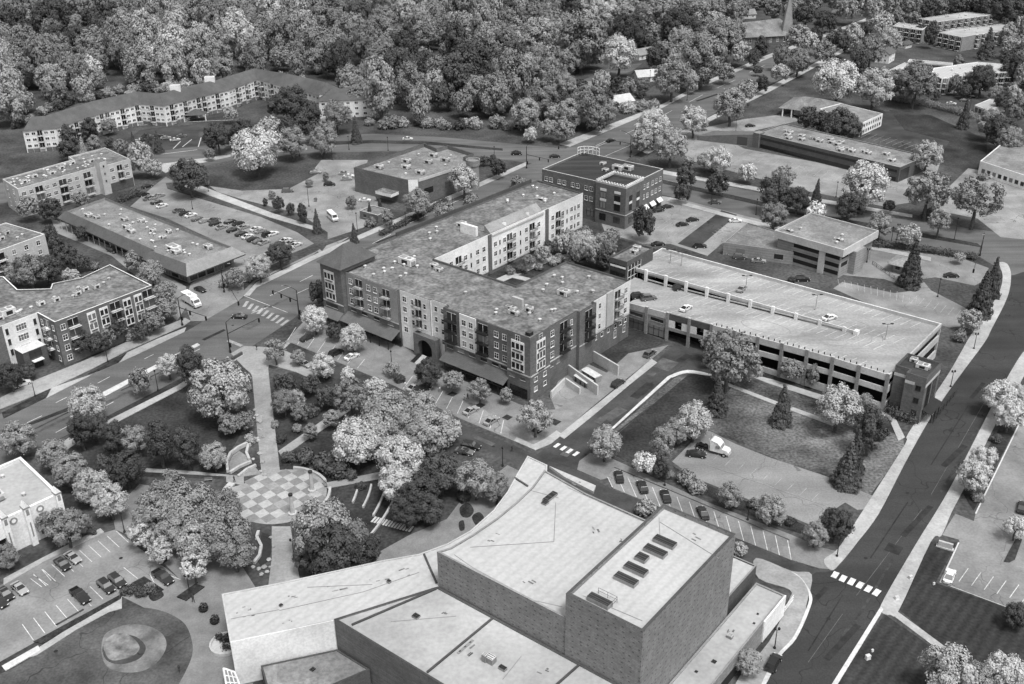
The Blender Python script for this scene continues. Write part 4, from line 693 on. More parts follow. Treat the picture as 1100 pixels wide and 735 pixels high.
a = FR(*P(343, 128).xy, 8); e = [Vector((*q.xy, 8.6)) for q in a.rect(0, 26, 0, 17)]; mb = MB(); mb.wallstrip(a.rect(.5, 25.5, .5, 16.5), 0, 8.6, 'stucco'); mb.build('wall', r); mb = MB(); k0, k1 = a.p(7, 8.5, 12.4), a.p(19, 8.5, 12.4)
for f in ([e[0], e[1], k1, k0], [e[1], e[2], k1], [e[2], e[3], k0, k1], [e[3], e[0], k0]): mb.poly(f, 'shing')
mb.build('roof', r); WALL(r, a.p(.5, .5), a.p(25.5, .5)).row('window', ('win', 1.7, 1.3, 2, 'white'), (2, 6, 10, 14, 18, 22), (1, 3.7, 6.4))
# === white mission-style building at the lower left
Fw = FR(*P(64, 530, 8.6).xy, -42.5); r = thing('restaurant_building', Fw.p(-10, -8), 'white stucco building with ornamental pier towers at the lower left, beside the parking lot', 'building')
shell(r, Fw.poly([(0, 0), (-20, 1), (-20, -5), (-44, -8), (-44, -34), (0, -34)]), 0, 8.6, 'stucco', 'memd', .8, .6, 'white')
w = side(r, Fw, (0, -34), (0, 0)); n = w.n
mb = MB(); w.panel(mb, n-18.2, n-12.2, 4.6, 8.9, 'white', .6); mb.build('entrance_panel', r)
for t in (n-.7, n-7.5, n-12, n-18.6, n-25):
    m = MB(); h = 10.4
    q = [w.at(t-.6, 0, 1.1), w.at(t+.6, 0, 1.1), w.at(t+.6, 0, -.5), w.at(t-.6, 0, -.5)]; m.hexa(q+[p+Vector((0, 0, h-1.2)) for p in q], 'white')
    c = (q[0]+q[2])/2; b = [p+(p-c)*.12+Vector((0, 0, h-1.15)) for p in q]; m.hexa(b+[p+Vector((0, 0, .35)) for p in b], 'cap'); g = [p+Vector((0, 0, h-.8)) for p in q]; rdg = [(g[0]+g[1])/2+Vector((0, 0, 1.1)), (g[2]+g[3])/2+Vector((0, 0, 1.1))]
    m.poly([g[0], g[1], rdg[0]], 'white'); m.poly([g[2], g[3], rdg[1]], 'white'); m.poly([g[1], g[2], rdg[1], rdg[0]], 'trim'); m.poly([g[3], g[0], rdg[0], rdg[1]], 'trim')
    for zz, hh, wd in ((h-2.8, 1.4, .3), (2.2, 3.6, .14)):
        q = [w.at(t-wd, zz, 1.12), w.at(t+wd, zz, 1.12), w.at(t+wd, zz, 1.08), w.at(t-wd, zz, 1.08)]; m.hexa(q+[p+Vector((0, 0, hh)) for p in q], 'gmetal')
    m.build('pier_tower', r)
w.put('entrance', ('shop', 5.6, 4.4), n-15.2, .1, .02); m = MB()
for t in (n-4.6, n-10.2): c = w.at(t, 7.2, .02); [m.tube(c+w.o.to_3d()*.0, c+w.o.to_3d()*.12, .8, .8, 'gmetal', 12), m.tube(c+w.o.to_3d()*.13, c+w.o.to_3d()*.16, .45, .45, 'white', 12)]
m.build('medallion', r); w.row('window', ('win', 1.6, 2.2, 2, 'metal'), (n-4.6, n-21.5), [1.2]); w.row('sign_panel', ('dwin', 1.6, .8), (n-4.4,), [5.2])
units(r, Fw, [(-9, -9), (-12, -12), (-14, -9), (-20, -14)], 7.85, 2.6, 2, 1.5); vents(r, Fw, [(-6, -5), (-16, -5), (-8, -16), (-24, -12), (-4, -12)], 7.85)
# === parking garage: upper deck at the back, ramped front deck, stair towers
Fg = FR(93, 224.9, -39.6); r = thing('parking_garage', Fg.p(-42, 18), 'long two-deck concrete parking garage with brick piers and painted roof stalls', 'garage')
ZD, ZL = 9.4, 6.9; UL, UR = -78.0, -16.0
def dz(u): return ZL+(ZD-ZL)*min(1, max(0, (u-UL)/(UR-UL)))
mb = MB(); p = Fg.p
def slabu(u0, u1, v0, v1, m='deck', th=.4): q = [p(u0, v0, dz(u0)), p(u1, v0, dz(u1)), p(u1, v1, dz(u1)), p(u0, v1, dz(u0))]; mb.hexa([c-Vector((0, 0, th)) for c in q]+q, m)
slabu(-88, UL, 6, 18.4); slabu(UL, UR, .3, 18.4); mb.hexa([p(*c, ZD-.4) for c in ((UR, .3), (0, .3), (0, 18.4), (UR, 18.4))]+[p(*c, ZD) for c in ((UR, .3), (0, .3), (0, 18.4), (UR, 18.4))], 'deck'); mb.hexa([p(*c, ZD-.5) for c in ((-88, 18.4), (0, 18.4), (0, 36.5), (-88, 36.5))]+[p(*c, ZD) for c in ((-88, 18.4), (0, 18.4), (0, 36.5), (-88, 36.5))], 'deck')
mb.build('deck', r)
mb = MB(); mb.prism(Fg.rect(-87.5, -.5, 4, 36), 0, 5.9, 'dark'); mb.prism(Fg.rect(-60, -.5, 22, 36), 5.92, 8.6, 'dark'); mb.build('interior', r)  # solid blocks coloured near-black for the shade inside the open levels
mb = MB(); K = 11; PU = [-77.5+7.75*i/1.0*.9 for i in range(K+1)]; PU[-1] = -.4
def band(u0, u1, o0, o1, m, v0=0., v1=.35): q = [p(u0, v0, dz(u0)+o0), p(u1, v0, dz(u1)+o0), p(u1, v1, dz(u1)+o0), p(u0, v1, dz(u0)+o0)]; t = [p(u0, v0, dz(u0)+o1), p(u1, v0, dz(u1)+o1), p(u1, v1, dz(u1)+o1), p(u0, v1, dz(u0)+o1)]; mb.hexa(q+t, m)
for i in range(K):
    u0, u1 = PU[i]+.45, PU[i+1]-.45
    if i < 2: band(u0, u1, -.9, 1.0, 'conc'); band(u0, u1, -7, -.92, 'lbrick', .1)
    elif i < 4: band(u0, u1, -.9, 1.0, 'dbrick'); band(u0, u0+1.9, -3.2, -.92, 'stucco'); band(u1-1.9, u1, -3.2, -.92, 'stucco'); band(u0, u1, -4.2, -3.22, 'lbrick')
    else: band(u0, u1, -.8, 1.05, 'conc'); band(u0, u1, -4.2, -2.7, 'conc'); band(u0, u1, -9.4, -7.2, 'conc')
mb.prism(Fg.rect(-.4, 0, .4, 36.1), ZD, ZD+1.05, 'conc'); mb.prism(Fg.rect(-.4, 0, .4, 36.1), 5, 7, 'conc'); mb.prism(Fg.rect(-.4, 0, .4, 36.1), 0, 2.4, 'conc')
mb.prism(Fg.rect(-88, 0, 36.15, 36.55), 0, ZD+1.0, 'conc', 'trim'); mb.prism(Fg.rect(-88.4, -88.02, 18.4, 36.5), 0, ZD+1.0, 'conc', 'trim'); mb.prism(Fg.rect(-88.4, -88.02, 6, 18.35), 0, ZL+1.0, 'conc', 'trim')
mb.build('parapet', r)
for i, u in enumerate(PU): MB().prism(Fg.rect(u-.42, u+.42, -.28, .4), 0, dz(u)+1.35, 'lbrick', 'lime').build('brick_pier', r)
mb = MB()
for i in range(4, K):
    for k in range(4): u = PU[i]+1.2+1.6*k; mb.prism(Fg.rect(u-.12, u+.12, .37, .5), dz(u)+.5, dz(u)+1.7, 'metal')
mb.build('railing_posts', r)
w = side(r, Fg, (-78, 0), (0, 0))
for i in (0, 1): w.put('shopfront', ('shop', 5.2, 3.4), PU[i]+78+3.5, .1, -.08); w.put('window', ('dwin', 4.2, 1.0), PU[i]+78+3.5, dz(PU[i])-2.4, -.09)
for i in (2, 3): w.put('window', ('dwin', 2.3, 1.7), PU[i]+78+3.5, dz(PU[i])-2.9, -2.4)
mb = MB()
for k in range(10):
    u = -82.5+7.0*k; mb.prism(Fg.rect(u-.45, u+.45, 17.75, 18.35), dz(u), ZD+1.25, 'trim')
    if k < 9: u2 = u+7; q = [p(u+.46, 18, dz(u)+.5), p(u2-.46, 18, dz(u2)+.5), p(u2-.46, 18.2, dz(u2)+.5), p(u+.46, 18.2, dz(u)+.5)]; mb.hexa(q+[c+Vector((0, 0, .35)) for c in q], 'conc')
mb.prism(Fg.rect(-87.9, -17, 18.42, 18.7), ZD+.01, ZD+.75, 'conc', 'trim'); mb.prism(Fg.rect(-16.8, -15.6, 17.4, 19), ZD+.01, ZD+1.2, 'trim'); mb.build('median_barrier', r)
mb = MB()
for k in range(31):
    u = -86+2.65*k
    for v0, v1 in ((31, 35.9), (19.3, 24.2)): q = [p(u-.06, v0, ZD+.012), p(u+.06, v0, ZD+.012), p(u+1.26, v1, ZD+.012), p(u+1.14, v1, ZD+.012)]; mb.poly(q, 'line')
    if -70 < u < -8:
        for v0, v1 in ((12.6, 17.4), (.8, 5.6)): q = [p(u-.06+(a), v, dz(u+a)+.014) for a, v in ((0, v0), (.12, v0), (1.32, v1), (1.2, v1))]; mb.poly(q, 'line')
mb.build('deck_markings', r)
mb = MB(); tm = M('tyre_marks', .27, .3, .4, .85)
for c, (cu, cv, ra, rb, a0, a1) in enumerate(((-24, 17, 9, 6, -120, 130), (-22, 16, 10.5, 7.5, -100, 120), (-21, 17, 12, 9, -90, 100), (-38, 9, 7, 3.2, 0, 330), (-30, 25, 5.5, 2.5, 20, 350))):
    for k in range(40):
        t0, t1 = R(a0+(a1-a0)*k/40), R(a0+(a1-a0)*(k+1)/40); q = []
        for t, d in ((t0, 0), (t1, 0), (t1, .22), (t0, .22)):
            u, v = cu+(ra+d)*math.cos(t), cv+(rb+d)*math.sin(t); q.append((u, v))
        if any(16.9 < v < 19.2 and u < -15 for u, v in q) or any(v < .7 for u, v in q): continue
        mb.poly([p(u, v, (dz(u) if v < 18 else ZD)+.018+.003*c) for u, v in q], tm)
mb.build('tyre_marks', r)
St = r2 = thing('stair_tower', p(5, 3), 'brick stair tower with three small windows at the right end of the parking garage', 'tower')
shell(r2, Fg.poly([(.5, 1.5), (4, 1.5), (4, -.6), (9, -.6), (9, 9.5), (.5, 9.5)]), 0, 12.9, 'brick', 'droof', .6, .35, 'dcap'); w = side(r2, Fg, (4, -.6), (9, -.6)); w.row('window', ('win', 1.3, 1.3, 2, 'metal'), (3.4,), (2.2, 5.6, 9)); pb = MB(); w.panel(pb, .02, 2.4, 10.1, 10.9, 'lime', .04); wl = side(r2, Fg, (.5, 1.5), (4, 1.5)); wl.panel(pb, .02, 3.4, 10.1, 10.9, 'lime', .04); w2 = side(r2, Fg, (9, -.6), (9, 9.5)); w2.panel(pb, .1, 10, 10.1, 10.9, 'lime', .04); pb.build('stone_band', r2)
w2.row('window', ('shop', 2.4, 9), (3, 7), [1]); units(r2, Fg, [(6, 5)], 12.3, 3, 2, 1.2); units(r2, Fg, [(3, 7)], 12.3, 1.6, 1.6, 1)
awning(r2, w2, 1, 9, 3, 3.6, 2.4, 'metal', 3)
Fk = FR(32, 293.1, -40); r2 = thing('stair_tower', Fk.p(2, 7), 'dark brick stair tower with white-gridded glass corner at the left end of the garage', 'tower')
shell(r2, Fk.rect(-2.6, 3.8, 0, 14.5), 0, 13.6, 'dbrick', 'roof', .6, .3, 'dcap'); side(r2, Fk, (-2.6, 0), (3.8, 0)).put('window', ('shop', 5.4, 8.4), 3.2, 3.6); side(r2, Fk, (3.8, 0), (3.8, 14.5)).put('window', ('shop', 7, 8.4), 4, 3.6); units(r2, Fk, [(1, 8), (0, 11)], 13, 2.2, 1.6, 1.4)
pb = MB(); w = side(r2, Fk, (-2.6, 0), (3.8, 0)); w.panel(pb, .4, 6, 11, 11.6, 'trim', .1); w = side(r2, Fk, (3.8, 0), (3.8, 14.5)); [w.panel(pb, t, t+.16, 3.6, 12, 'trim', .12) for t in (.5, 2.2, 4, 5.8, 7.5)]; [w.panel(pb, .7, 7.5, z, z+.14, 'trim', .11) for z in (5.6, 8, 10.4)]; pb.build('white_mullions', r2)
# === stepped concrete office and its low annex
Fc = FR(87.1, 323.5, -45); r = thing('office_building', Fc.p(12, 11), 'stepped concrete office with overhanging pale roof band and dark strip windows behind the garage', 'building')
shell(r, Fc.rect(1.2, 24, .9, 22), 0, 8.4, 'oconc', 'groof', .3, .3); shell(r, Fc.rect(0, 25.2, 0, 23), 7.9, 10.4, 'cream', 'groof', .7, .4, 'lime', 'roof_band', 'roof')
MB().poly([(*q.xy, 7.9) for q in Fc.rect(0, 25.2, 0, 23)[::-1]], 'conc').build('soffit', r)
w = side(r, Fc, (1.2, .9), (24, .9)); pb = MB()
for z in (1.0, 3.5, 6.2): w.panel(pb, 6, 22.6, z, z+1.35, 'dglass', .03)
w.panel(pb, 15.5, 17.6, .1, 7.9, 'cream', .5); w2 = side(r, Fc, (24, .9), (24, 22)); [w2.panel(pb, 1, 5, z, z+1.35, 'dglass', .03) for z in (3.5, 6.2)]; w2.panel(pb, 6, 12, .1, 7.9, 'oconc', 2.2); pb.build('strip_window', r)
vents(r, Fc, [(5, 8), (18, 12), (20, 5)], 9.7); units(r, Fc, [(3, 4), (19, 8)], 9.7, 3, 1, .7)
a = [P(*q, 4.5).xy for q in ((777.5, 260.5), (852.5, 271), (868, 258), (803, 239))]; an = MB(); sh, ro = shell(r, [tuple(q) for q in a], 0, 4.5, 'oconc', 'groof', .4, .3, 'cap', 'annex_wall', 'annex_roof'); w = WALL(r, a[0], a[1]); w.row('window', ('dwin', 3, 1.8), (w.n*.25, w.n*.8), [1.2])
# === long dark-banded office
Fq = FR(108.5, 451.4, -47.6); r = thing('office_building', Fq.p(34, 10), 'long low brown office with two dark ribbon windows and many rooftop units', 'building')
shell(r, Fq.rect(0, 69, 0, 21.5), 0, 6.3, 'dbrick', 'groof', .35, .4, 'cap'); w = side(r, Fq, (0, 0), (69, 0)); pb = MB(); w.panel(pb, 3, 68, 3.9, 4.9, 'dglass', .04); w.panel(pb, 3, 68, .3, 1.9, 'dglass', .04); [w.panel(pb, t, t+.2, 3.88, 4.92, 'metal', .07) for t in lin(3, 68, 26)]; pb.build('ribbon_window', r)
pb = MB(); w2 = side(r, Fq, (69, 0), (69, 21.5)); w2.panel(pb, 1, 8, .3, 4.9, 'dglass', .04); pb.build('strip_window', r); mb = MB(); mb.prism(Fq.rect(-.5, 2.6, -1, 3), 0, 6.6, 'brick', 'cap'); mb.build('entrance_pier', r)
units(r, Fq, [(8+rnd.uniform(-1, 1)+2.3*k, 8+rnd.uniform(-5, 6)) for k in range(18)]+[(50, 8), (56, 12), (62, 6)], 5.96, 2.6, 2.2, 1.1)
t = thing('brick_wall', Fq.p(-12, -4), 'low brown brick wing wall with a dark recessed door left of the long office', 'wall'); m = MB(); m.hexa([Fq.p(-24, -10, 0), Fq.p(-.6, -1, 0), Fq.p(-.6, 6, 0), Fq.p(-24, 2, 0), Fq.p(-24, -10, 2), Fq.p(-.6, -1, 5.6), Fq.p(-.6, 6, 5.6), Fq.p(-24, 2, 2)], 'brick'); m.build('wall', t); WALL(t, Fq.p(-24, -10), Fq.p(-.6, -1)).put('door', ('dwin', 4.6, 3.8), 20.5, .1)
# === hip-roofed clinic and the white hall behind it
Fh = FR(*P(836, 116, 4).xy, -31.5); r = thing('clinic_building', Fh.p(12, 10), 'low building with a pale hipped roof and a columned porch behind the long office', 'building')
mb = MB(); e = [Vector((*q.xy, 4)) for q in Fh.rect(0, 25, 0, 24)]; k0, k1 = Fh.p(9, 12, 8), Fh.p(16, 12, 8)
for f in ([e[0], e[1], k1, k0], [e[1], e[2], k1], [e[2], e[3], k0, k1], [e[3], e[0], k0], e[::-1]): mb.poly(f, 'groof' if f is not e[::-1] else 'trim')
mb.build('roof', r); mb = MB(); mb.wallstrip(Fh.rect(6, 24, 6, 23), 0, 3.98, 'stucco'); mb.build('wall', r)
for u in lin(0, 22, 5): MB().tube(Fh.p(u, .5, 0), Fh.p(u, .5, 3.97), .35, .35, 'trim', 8).build('porch_column', r)
side(r, Fh, (6, 6), (24, 6)).row('window', ('win', 1.6, 1.8, 2, 'trim'), (3, 7, 11, 15), [1])
q = [P(*c, 6).xy for c in ((924.5, 133), (948.5, 122), (903, 111), (880, 117))]; r = thing('hall_building', center(q), 'flat-roofed hall with a bright white end wall and two rows of windows', 'building'); shell(r, [tuple(c) for c in q], 0, 6, 'white', 'groof', .3, .3, 'trim'); w = WALL(r, q[0], q[1]); w.row('window', ('dwin', 1.2, 1.3), lin(1, w.n-1, 9), (1, 3.7))
q = [P(*c, 5.6).xy for c in ((1053, 173), (1112, 192), (1128, 166), (1081, 150))]; r = thing('warehouse_building', center(q), 'flat-roofed white-walled building with streaked grey roof at the right edge', 'building'); shell(r, [tuple(c) for c in q], 0, 5.6, 'white', 'groof', .3, .35, 'trim'); w = WALL(r, q[0], q[1]); w.row('window', ('dwin', 1.6, 1.6), lin(1, w.n-1, 9), [1.2])
# === apartments at the upper right
def flats(pts, z, label, fronts, wall='lbrick', m='memd'):
    q = [P(*c, z).xy for c in pts]; r = thing('apartment_building', center(q), label, 'building'); shell(r, [tuple(c) for c in q], 0, z, wall, m, .4, .4, 'trim'); pb = MB()
    for a, b, nn in fronts:
        w = WALL(r, q[a], q[b])
        for k, t in enumerate(lin(.5, w.n-.5, nn)):
            if k % 2 == 0: w.panel(pb, t-w.n/nn*.42, t+w.n/nn*.42, .2, z+.1, 'stucco', .3); w.row('balcony', ('balc', 2.2, 'trim'), (t,), (.5, 3.2, 5.9), .32)
            else: w.row('window', ('win', 1.6, 1.4, 2, 'trim'), (t,), (1.2, 3.9, 6.6))
    pb.build('stucco_panel', r)
    for _ in range(9): a, b, c = rnd.random(), rnd.random(), 0; i = rnd.randrange(len(q)); put(r, 'roof_vent', ('vent',), Vector((*(center(q).xy*.55+q[i]*.45*a+q[i-1]*.45*(1-a)), z-.39)), 0)
    return r
flats([(987, 20), (1007, 23.5), (1067, 16), (1037, 13)], 8.4, 'farthest brick apartment row with white bays, partly hidden by the trees at the top', ((0, 1, 5), (1, 2, 17)))
flats([(959, 28), (991, 32.5), (996, 28), (966, 24)], 8.4, 'short brick apartment block with white balcony bays beside the tall round trees', ((0, 1, 9),))
flats([(1009, 35), (1034, 40), (1047, 37.5), (1112, 28), (1104, 22), (1058, 28), (1025, 31)], 8.6, 'brick apartment block with a white end wall and long pale roof beyond the lawn', ((0, 1, 7), (2, 3, 19)))
flats([(1000, 80), (1012, 84), (1046, 79), (1086, 77), (1080, 69), (1050, 66.5), (1003, 73)], 8.6, 'bright white apartment block nearest the hedge, half hidden by dark trees', ((0, 1, 5), (1, 2, 9), (2, 3, 11)), 'stucco', 'mem')
def lowbox(name, pts, z, label, cat, wall='stucco', roof='memd', door=3):
    q = [P(*c, z).xy for c in pts]; r = thing(name, center(q), label, cat); shell(r, [tuple(c) for c in q], 0, z, wall, roof, .2, .3, 'trim'); w = WALL(r, q[0], q[1]); w.row('door', ('dwin', 2.2, 2.1), lin(.5, w.n-.5, door), [.1]); return r
lowbox('garage_row', [(975, 66), (1023, 70), (1024, 67.5), (977, 63.5)], 3, 'long thin white row of garages at the edge of the far lawn', 'garage', door=12)
lowbox('garage_row', [(950, 78), (958, 80.5), (981, 70), (972, 67)], 3, 'flat pale-roofed garage row beside the small gabled house', 'garage', 'lbrick', door=4)
lowbox('garage_row', [(1047, 113), (1060, 118), (1094, 110), (1092, 105), (1064, 106)], 3, 'pale flat-roofed garage row nearest the conifers at the right edge', 'garage', door=3)
def house(x, y, label, ang, L=12, Wd=8, e=3.4, rise=2.8, wall='stucco', roof='shing', cat='house', name='house'):
    c = P(x, y); F = FR(c.x, c.y, ang); r = thing(name, c, label, cat); mb = MB(); mb.wallstrip(F.rect(-L/2, L/2, -Wd/2, Wd/2), 0, e, wall)
    for s in (-1, 1): u = s*L/2; mb.poly([F.p(u, -Wd/2, e), F.p(u, Wd/2, e), F.p(u, 0, e+rise)], wall)
    mb.build('wall', r); mb = MB(); o = .5
    for s in (-1, 1): q = [F.p(-L/2-o, s*(Wd/2+o), e-.3), F.p(L/2+o, s*(Wd/2+o), e-.3), F.p(L/2+o, 0, e+rise), F.p(-L/2-o, 0, e+rise)]; mb.hexa(q+[v+Vector((0, 0, .2)) for v in q], roof)
    rf = mb.build('roof', r)
    for a, b in (((-L/2, -Wd/2), (L/2, -Wd/2)), ((L/2, -Wd/2), (L/2, Wd/2)), ((-L/2, Wd/2), (-L/2, -Wd/2))): w = WALL(r, F.p(*a), F.p(*b)); w.row('window', ('win', 1.3, 1.3, 2, 'trim'), lin(.5, w.n-.5, max(2, int(w.n/4))), [1] if e < 5 else [1, 3.8])
    mb = MB(); mb.prism(F.rect(L*.2, L*.2+.8, .6, 1.4), e+.5, e+rise+.9, 'brick', 'dcap'); q = mb.build('chimney', r); q.parent = rf; return r
house(950, 66, 'small two-storey gabled white house beside the far garages', 55, 11, 8, 5.4, 2.4)
house(972, 51, 'little pale shed near the far brick apartments', 40, 7, 5, 2.4, 1.4, cat='shed', name='shed')
for x, y, a, lb, rf in ((444, 24, 20, 'dark-roofed house in a clearing of the wood left of the round pale crown', 'shing'), (626, 20, 10, 'pale-roofed house under the bright tree at the top of the suburb', 'conc'), (690, 62, 35, 'small house with pale gable behind the winding suburb road', 'gmetal'), (694, 86, 15, 'house with bright pale roof inside the bend of the suburb road', 'conc'), (637, 99, -12, 'pale-roofed house on the near side of the suburb road', 'groof'), (664, 114, 30, 'bright-roofed house beside the light shrubs near the avenue', 'conc'), (800, 19, 10, 'pale hip-topped house left of the church', 'gmetal'), (591, 67, 60, 'house half hidden in the trees left of the suburb road', 'shing'), (655, 33, 12, 'long roofed house in the trees above the suburb', 'gmetal'), (520, 40, 30, 'dark-roofed house among trees right of the round pale crown', 'shing')):
    house(x, y, lb, a, 13, 9, 3, 2.6, roof=rf)
# church with the tall needle spire
Fx = FR(*P(826, 46).xy, 10); r = thing('church', P(826, 42), 'church with a broad dark roof and a tall pale needle spire by the upper road', 'church')
mb = MB(); mb.wallstrip(Fx.rect(-22, 16, -4, 22), 0, 5, 'brick'); mb.build('wall', r); mb = MB()
e = [Vector((*q.xy, 4.8)) for q in Fx.rect(-23, 17, -5, 23)]; k0, k1 = Fx.p(-14, 12, 11), Fx.p(12, 14, 12); 
for f, m in (([e[0], e[1], k1, k0], 'groof'), ([e[1], e[2], k1], 'shing'), ([e[2], e[3], k0, k1], 'shing'), ([e[3], e[0], k0], 'shing')): mb.poly(f, m)
mb.build('roof', r); side(r, Fx, (-22, -4), (16, -4)).row('window', ('win', 1.4, 2.6, 1, 'trim'), lin(1, 37, 8), [1.2])
mb = MB(); c = Fx.p(12, 2); H = 31
b = [c+Vector((x, y, 4)) for x, y in ((-3.6, -3.2), (3.6, -3.2), (3.6, 3.2), (-3.6, 3.2))]; g = [c+Vector((x, y, 0)) for x, y in ((-3.4, -3), (3.4, -3), (3.4, 3), (-3.4, 3))]; tip = c+Vector((0, 0, H))
mb.wallstrip(g, 0, 4, 'brick')
for i in range(4): mb.poly([b[i], b[(i+1) % 4], tip], 'gmetal'); mb.tube(b[i], tip, .16, .1, 'gmetal', 5)
mb.tube(tip-Vector((0, 0, .4)), tip+Vector((0, 0, 2)), .1, .06, 'metal', 5); mb.build('spire', r)
# pavilion at the back lot
r = thing('drive_up_kiosk', P(972, 291), 'small hip-roofed brick kiosk beside the conifer in the back lot', 'kiosk'); F = FR(*P(972, 291).xy, -40); mb = MB(); mb.wallstrip(F.rect(-3, 3, -3, 3), 0, 3, 'lbrick'); mb.build('wall', r); e = [Vector((*q.xy, 2.9)) for q in F.rect(-5, 4.4, -4.6, 4.6)]; mb = MB(); [mb.poly([e[i], e[(i+1) % 4], F.p(0, 0, 5)], 'groof') for i in range(4)]; mb.build('roof', r); side(r, F, (-3, -3), (3, -3)).row('window', ('dwin', 1.4, 1.4), (1.5, 4.4), [1])
# === performing arts theatre in front
T = FR(-13.9, 149.2, -38.4); r = thing('theatre', T.p(14, 8), 'large pale-roofed theatre with a sweeping curved lobby roof and tall block-walled stage tower', 'theatre')
hp = [T.p(0, 0), T.p(28.25, 0), T.p(28.25, 30.5), T.p(11.2, 30.8)]+[Vector((*P(x, y, 18).xy, 0)) for x, y in ((584.8, 504.6), (571.6, 523), (553.6, 540), (534, 556), (509.5, 573), (484, 588))]
shell(r, hp, 0, 18, 'thwall', 'mem', .25, .35, 'cap', 'hall_wall', 'hall_roof')
shell(r, T.rect(28.35, 42.9, -.2, 30.3), 0, 23.4, 'thwall', 'mem', .7, .55, 'dcap', 'stage_tower_wall', 'stage_tower_roof')
lo = [(238, 638), (300, 626), (360, 613), (410, 602), (450, 595), (480, 584), (505, 570), (530, 548), (545, 528), (556, 508), (566.7, 489.5), (588, 499.5)]
lp = [P(x, y, 10).xy.to_3d() for x, y in lo]+[T.p(3.5, 27), T.p(2, 8), T.p(-.2, -.3), P(358.5, 666.5, 10).xy.to_3d(), P(247, 690, 10).xy.to_3d()]
shell(r, lp, 0, 10, 'conc', 'mem', .22, .3, 'lime', 'lobby_wall', 'lobby_roof')
mb = MB(); w = WALL(r, lp[-1], lp[-2]); w.panel(mb, .05, w.n-.05, .2, 10.06, 'white', .12); mb.build('white_fascia', r)
q = [T.p(-8.75, -17.75), T.p(43, -17.75), T.p(43, -.3), T.p(0, -.3)]; shell(r, q, 0, 10.25, 'rib', 'memd', .3, .35, 'dcap', 'lower_hall_wall', 'lower_hall_roof')
def joint(a, b, z, wd=.35, m='dcap', h=.3, nm='roof_joint'): mb = MB(); p0, p1 = P(*a, z), P(*b, z); n = Vector((-(p1-p0).y, (p1-p0).x, 0)).normalized()*wd/2; mb.hexa([p0-n, p1-n, p1+n, p0+n]+[c+Vector((0, 0, h)) for c in (p0-n, p1-n, p1+n, p0+n)], m); mb.build(nm, r)
joint((378, 672), (469, 633), 9.96); joint((529, 665), (459, 723), 9.96); joint((622, 715), (580, 752), 9.96); joint((455.5, 596), (469, 627), 9.8); joint((553, 514), (567, 523), 9.8)
for a, b, z in (((597, 540), (595, 582), 17.77), ((595, 582), (505, 588), 17.77), ((488, 596), (508, 610), 17.77), ((508, 610), (573, 645), 17.77), ((573, 645), (604, 652), 17.77), ((610, 494+30), (690, 560), 17.77), ((708, 556), (709, 577), 22.73), ((709, 561), (772, 600), 22.73), ((626, 640), (690, 667), 22.73), ((248, 665), (300, 655), 9.8), ((300, 656), (390, 636), 9.8), ((390, 636), (450, 615), 9.8), ((330, 631), (400, 628), 9.8), ((420, 668), (490, 662), 9.97), ((560, 705), (540, 730), 9.97), ((600, 535), (570, 527), 17.77)): joint(a, b, z, .11, 'gmetal', .04, 'roof_cable')
r5 = random.Random(4)
for x0, y0, dx, dy, z in ((252, 662, 20, -3, 9.8), (262, 655, 10, -2, 9.8), (305, 643, 14, -3, 9.8), (345, 635, 22, -5, 9.8), (395, 628, 18, -4, 9.8), (430, 617, 16, -6, 9.8), (300, 668, 12, -2, 9.8), (610, 514, 14, 4, 17.77), (520, 575, 12, 4, 17.77), (640, 560, 6, 10, 17.77), (560, 620, 14, 8, 17.77), (660, 575, 10, 9, 17.77), (735, 570, 16, 8, 22.73), (640, 655, 14, 5, 22.73), (520, 690, -18, 14, 9.97), (575, 715, 14, 6, 9.97), (470, 655, 8, 6, 9.97), (785, 672, -5, 8, 4.87)):
    for k in range(3):
        ax, ay = x0+dx*r5.uniform(0, 1)+r5.uniform(-4, 4), y0+dy*r5.uniform(0, 1)+r5.uniform(-3, 3); f = r5.uniform(.08, .4)
        joint((ax, ay), (ax+dx*f, ay+dy*f), z+.012*k, r5.uniform(.12, .4), r5.choice(('dcap', 'gmetal', 'roof', 'roof')), .02, 'roof_stain')
def hatch(x, y, z, w, d, h, m='metal', nm='roof_hatch'):
    c = P(x, y, z); o = MB(); F = FR(c.x, c.y, -38.4); o.prism(F.rect(-w/2, w/2, -d/2, d/2), z, z+h, 'gmetal', m)
    for k in range(3): o.prism(F.rect(-w/2+.1, w/2-.1, -d/2+d*(k+.3)/3, -d/2+d*(k+.6)/3), z+h+.002, z+h+.03, 'dcap')
    return o.build(nm, r)
for x, y, w, d in ((714, 584, 4.0, 1.6), (704, 594, 4.0, 1.6), (689.5, 601, 2, 1.7), (683, 613.5, 4.0, 1.6), (672.5, 624.5, 4.0, 1.6)): hatch(x, y, 22.72, w, d, .7)
hatch(644, 648, 22.72, 4, 1.4, .9, nm='roof_equipment'); hatch(591, 535, 17.77, 1.2, 3.4, .5); hatch(585.5, 541, 17.77, 1.1, 1.1, .4); hatch(527, 711, 9.97, 1.6, 1.2, 1.2, 'lmetal', 'rooftop_unit'); hatch(521, 710, 9.97, .8, .8, 1.5, 'lmetal', 'rooftop_unit'); hatch(540, 719, 9.97, 1.3, .8, .5, 'dark'); hatch(447, 663, 9.97, 1.2, 1, .4, 'dark'); hatch(302, 651, 9.8, .6, .6, .3, 'dark'); hatch(418, 626, 9.8, .7, .6, .5, 'dark'); hatch(500, 695, 9.97, .5, 4, .1, 'gmetal')
mb = MB(); c = P(649, 646, 22.72); F = FR(c.x, c.y, -38.4)
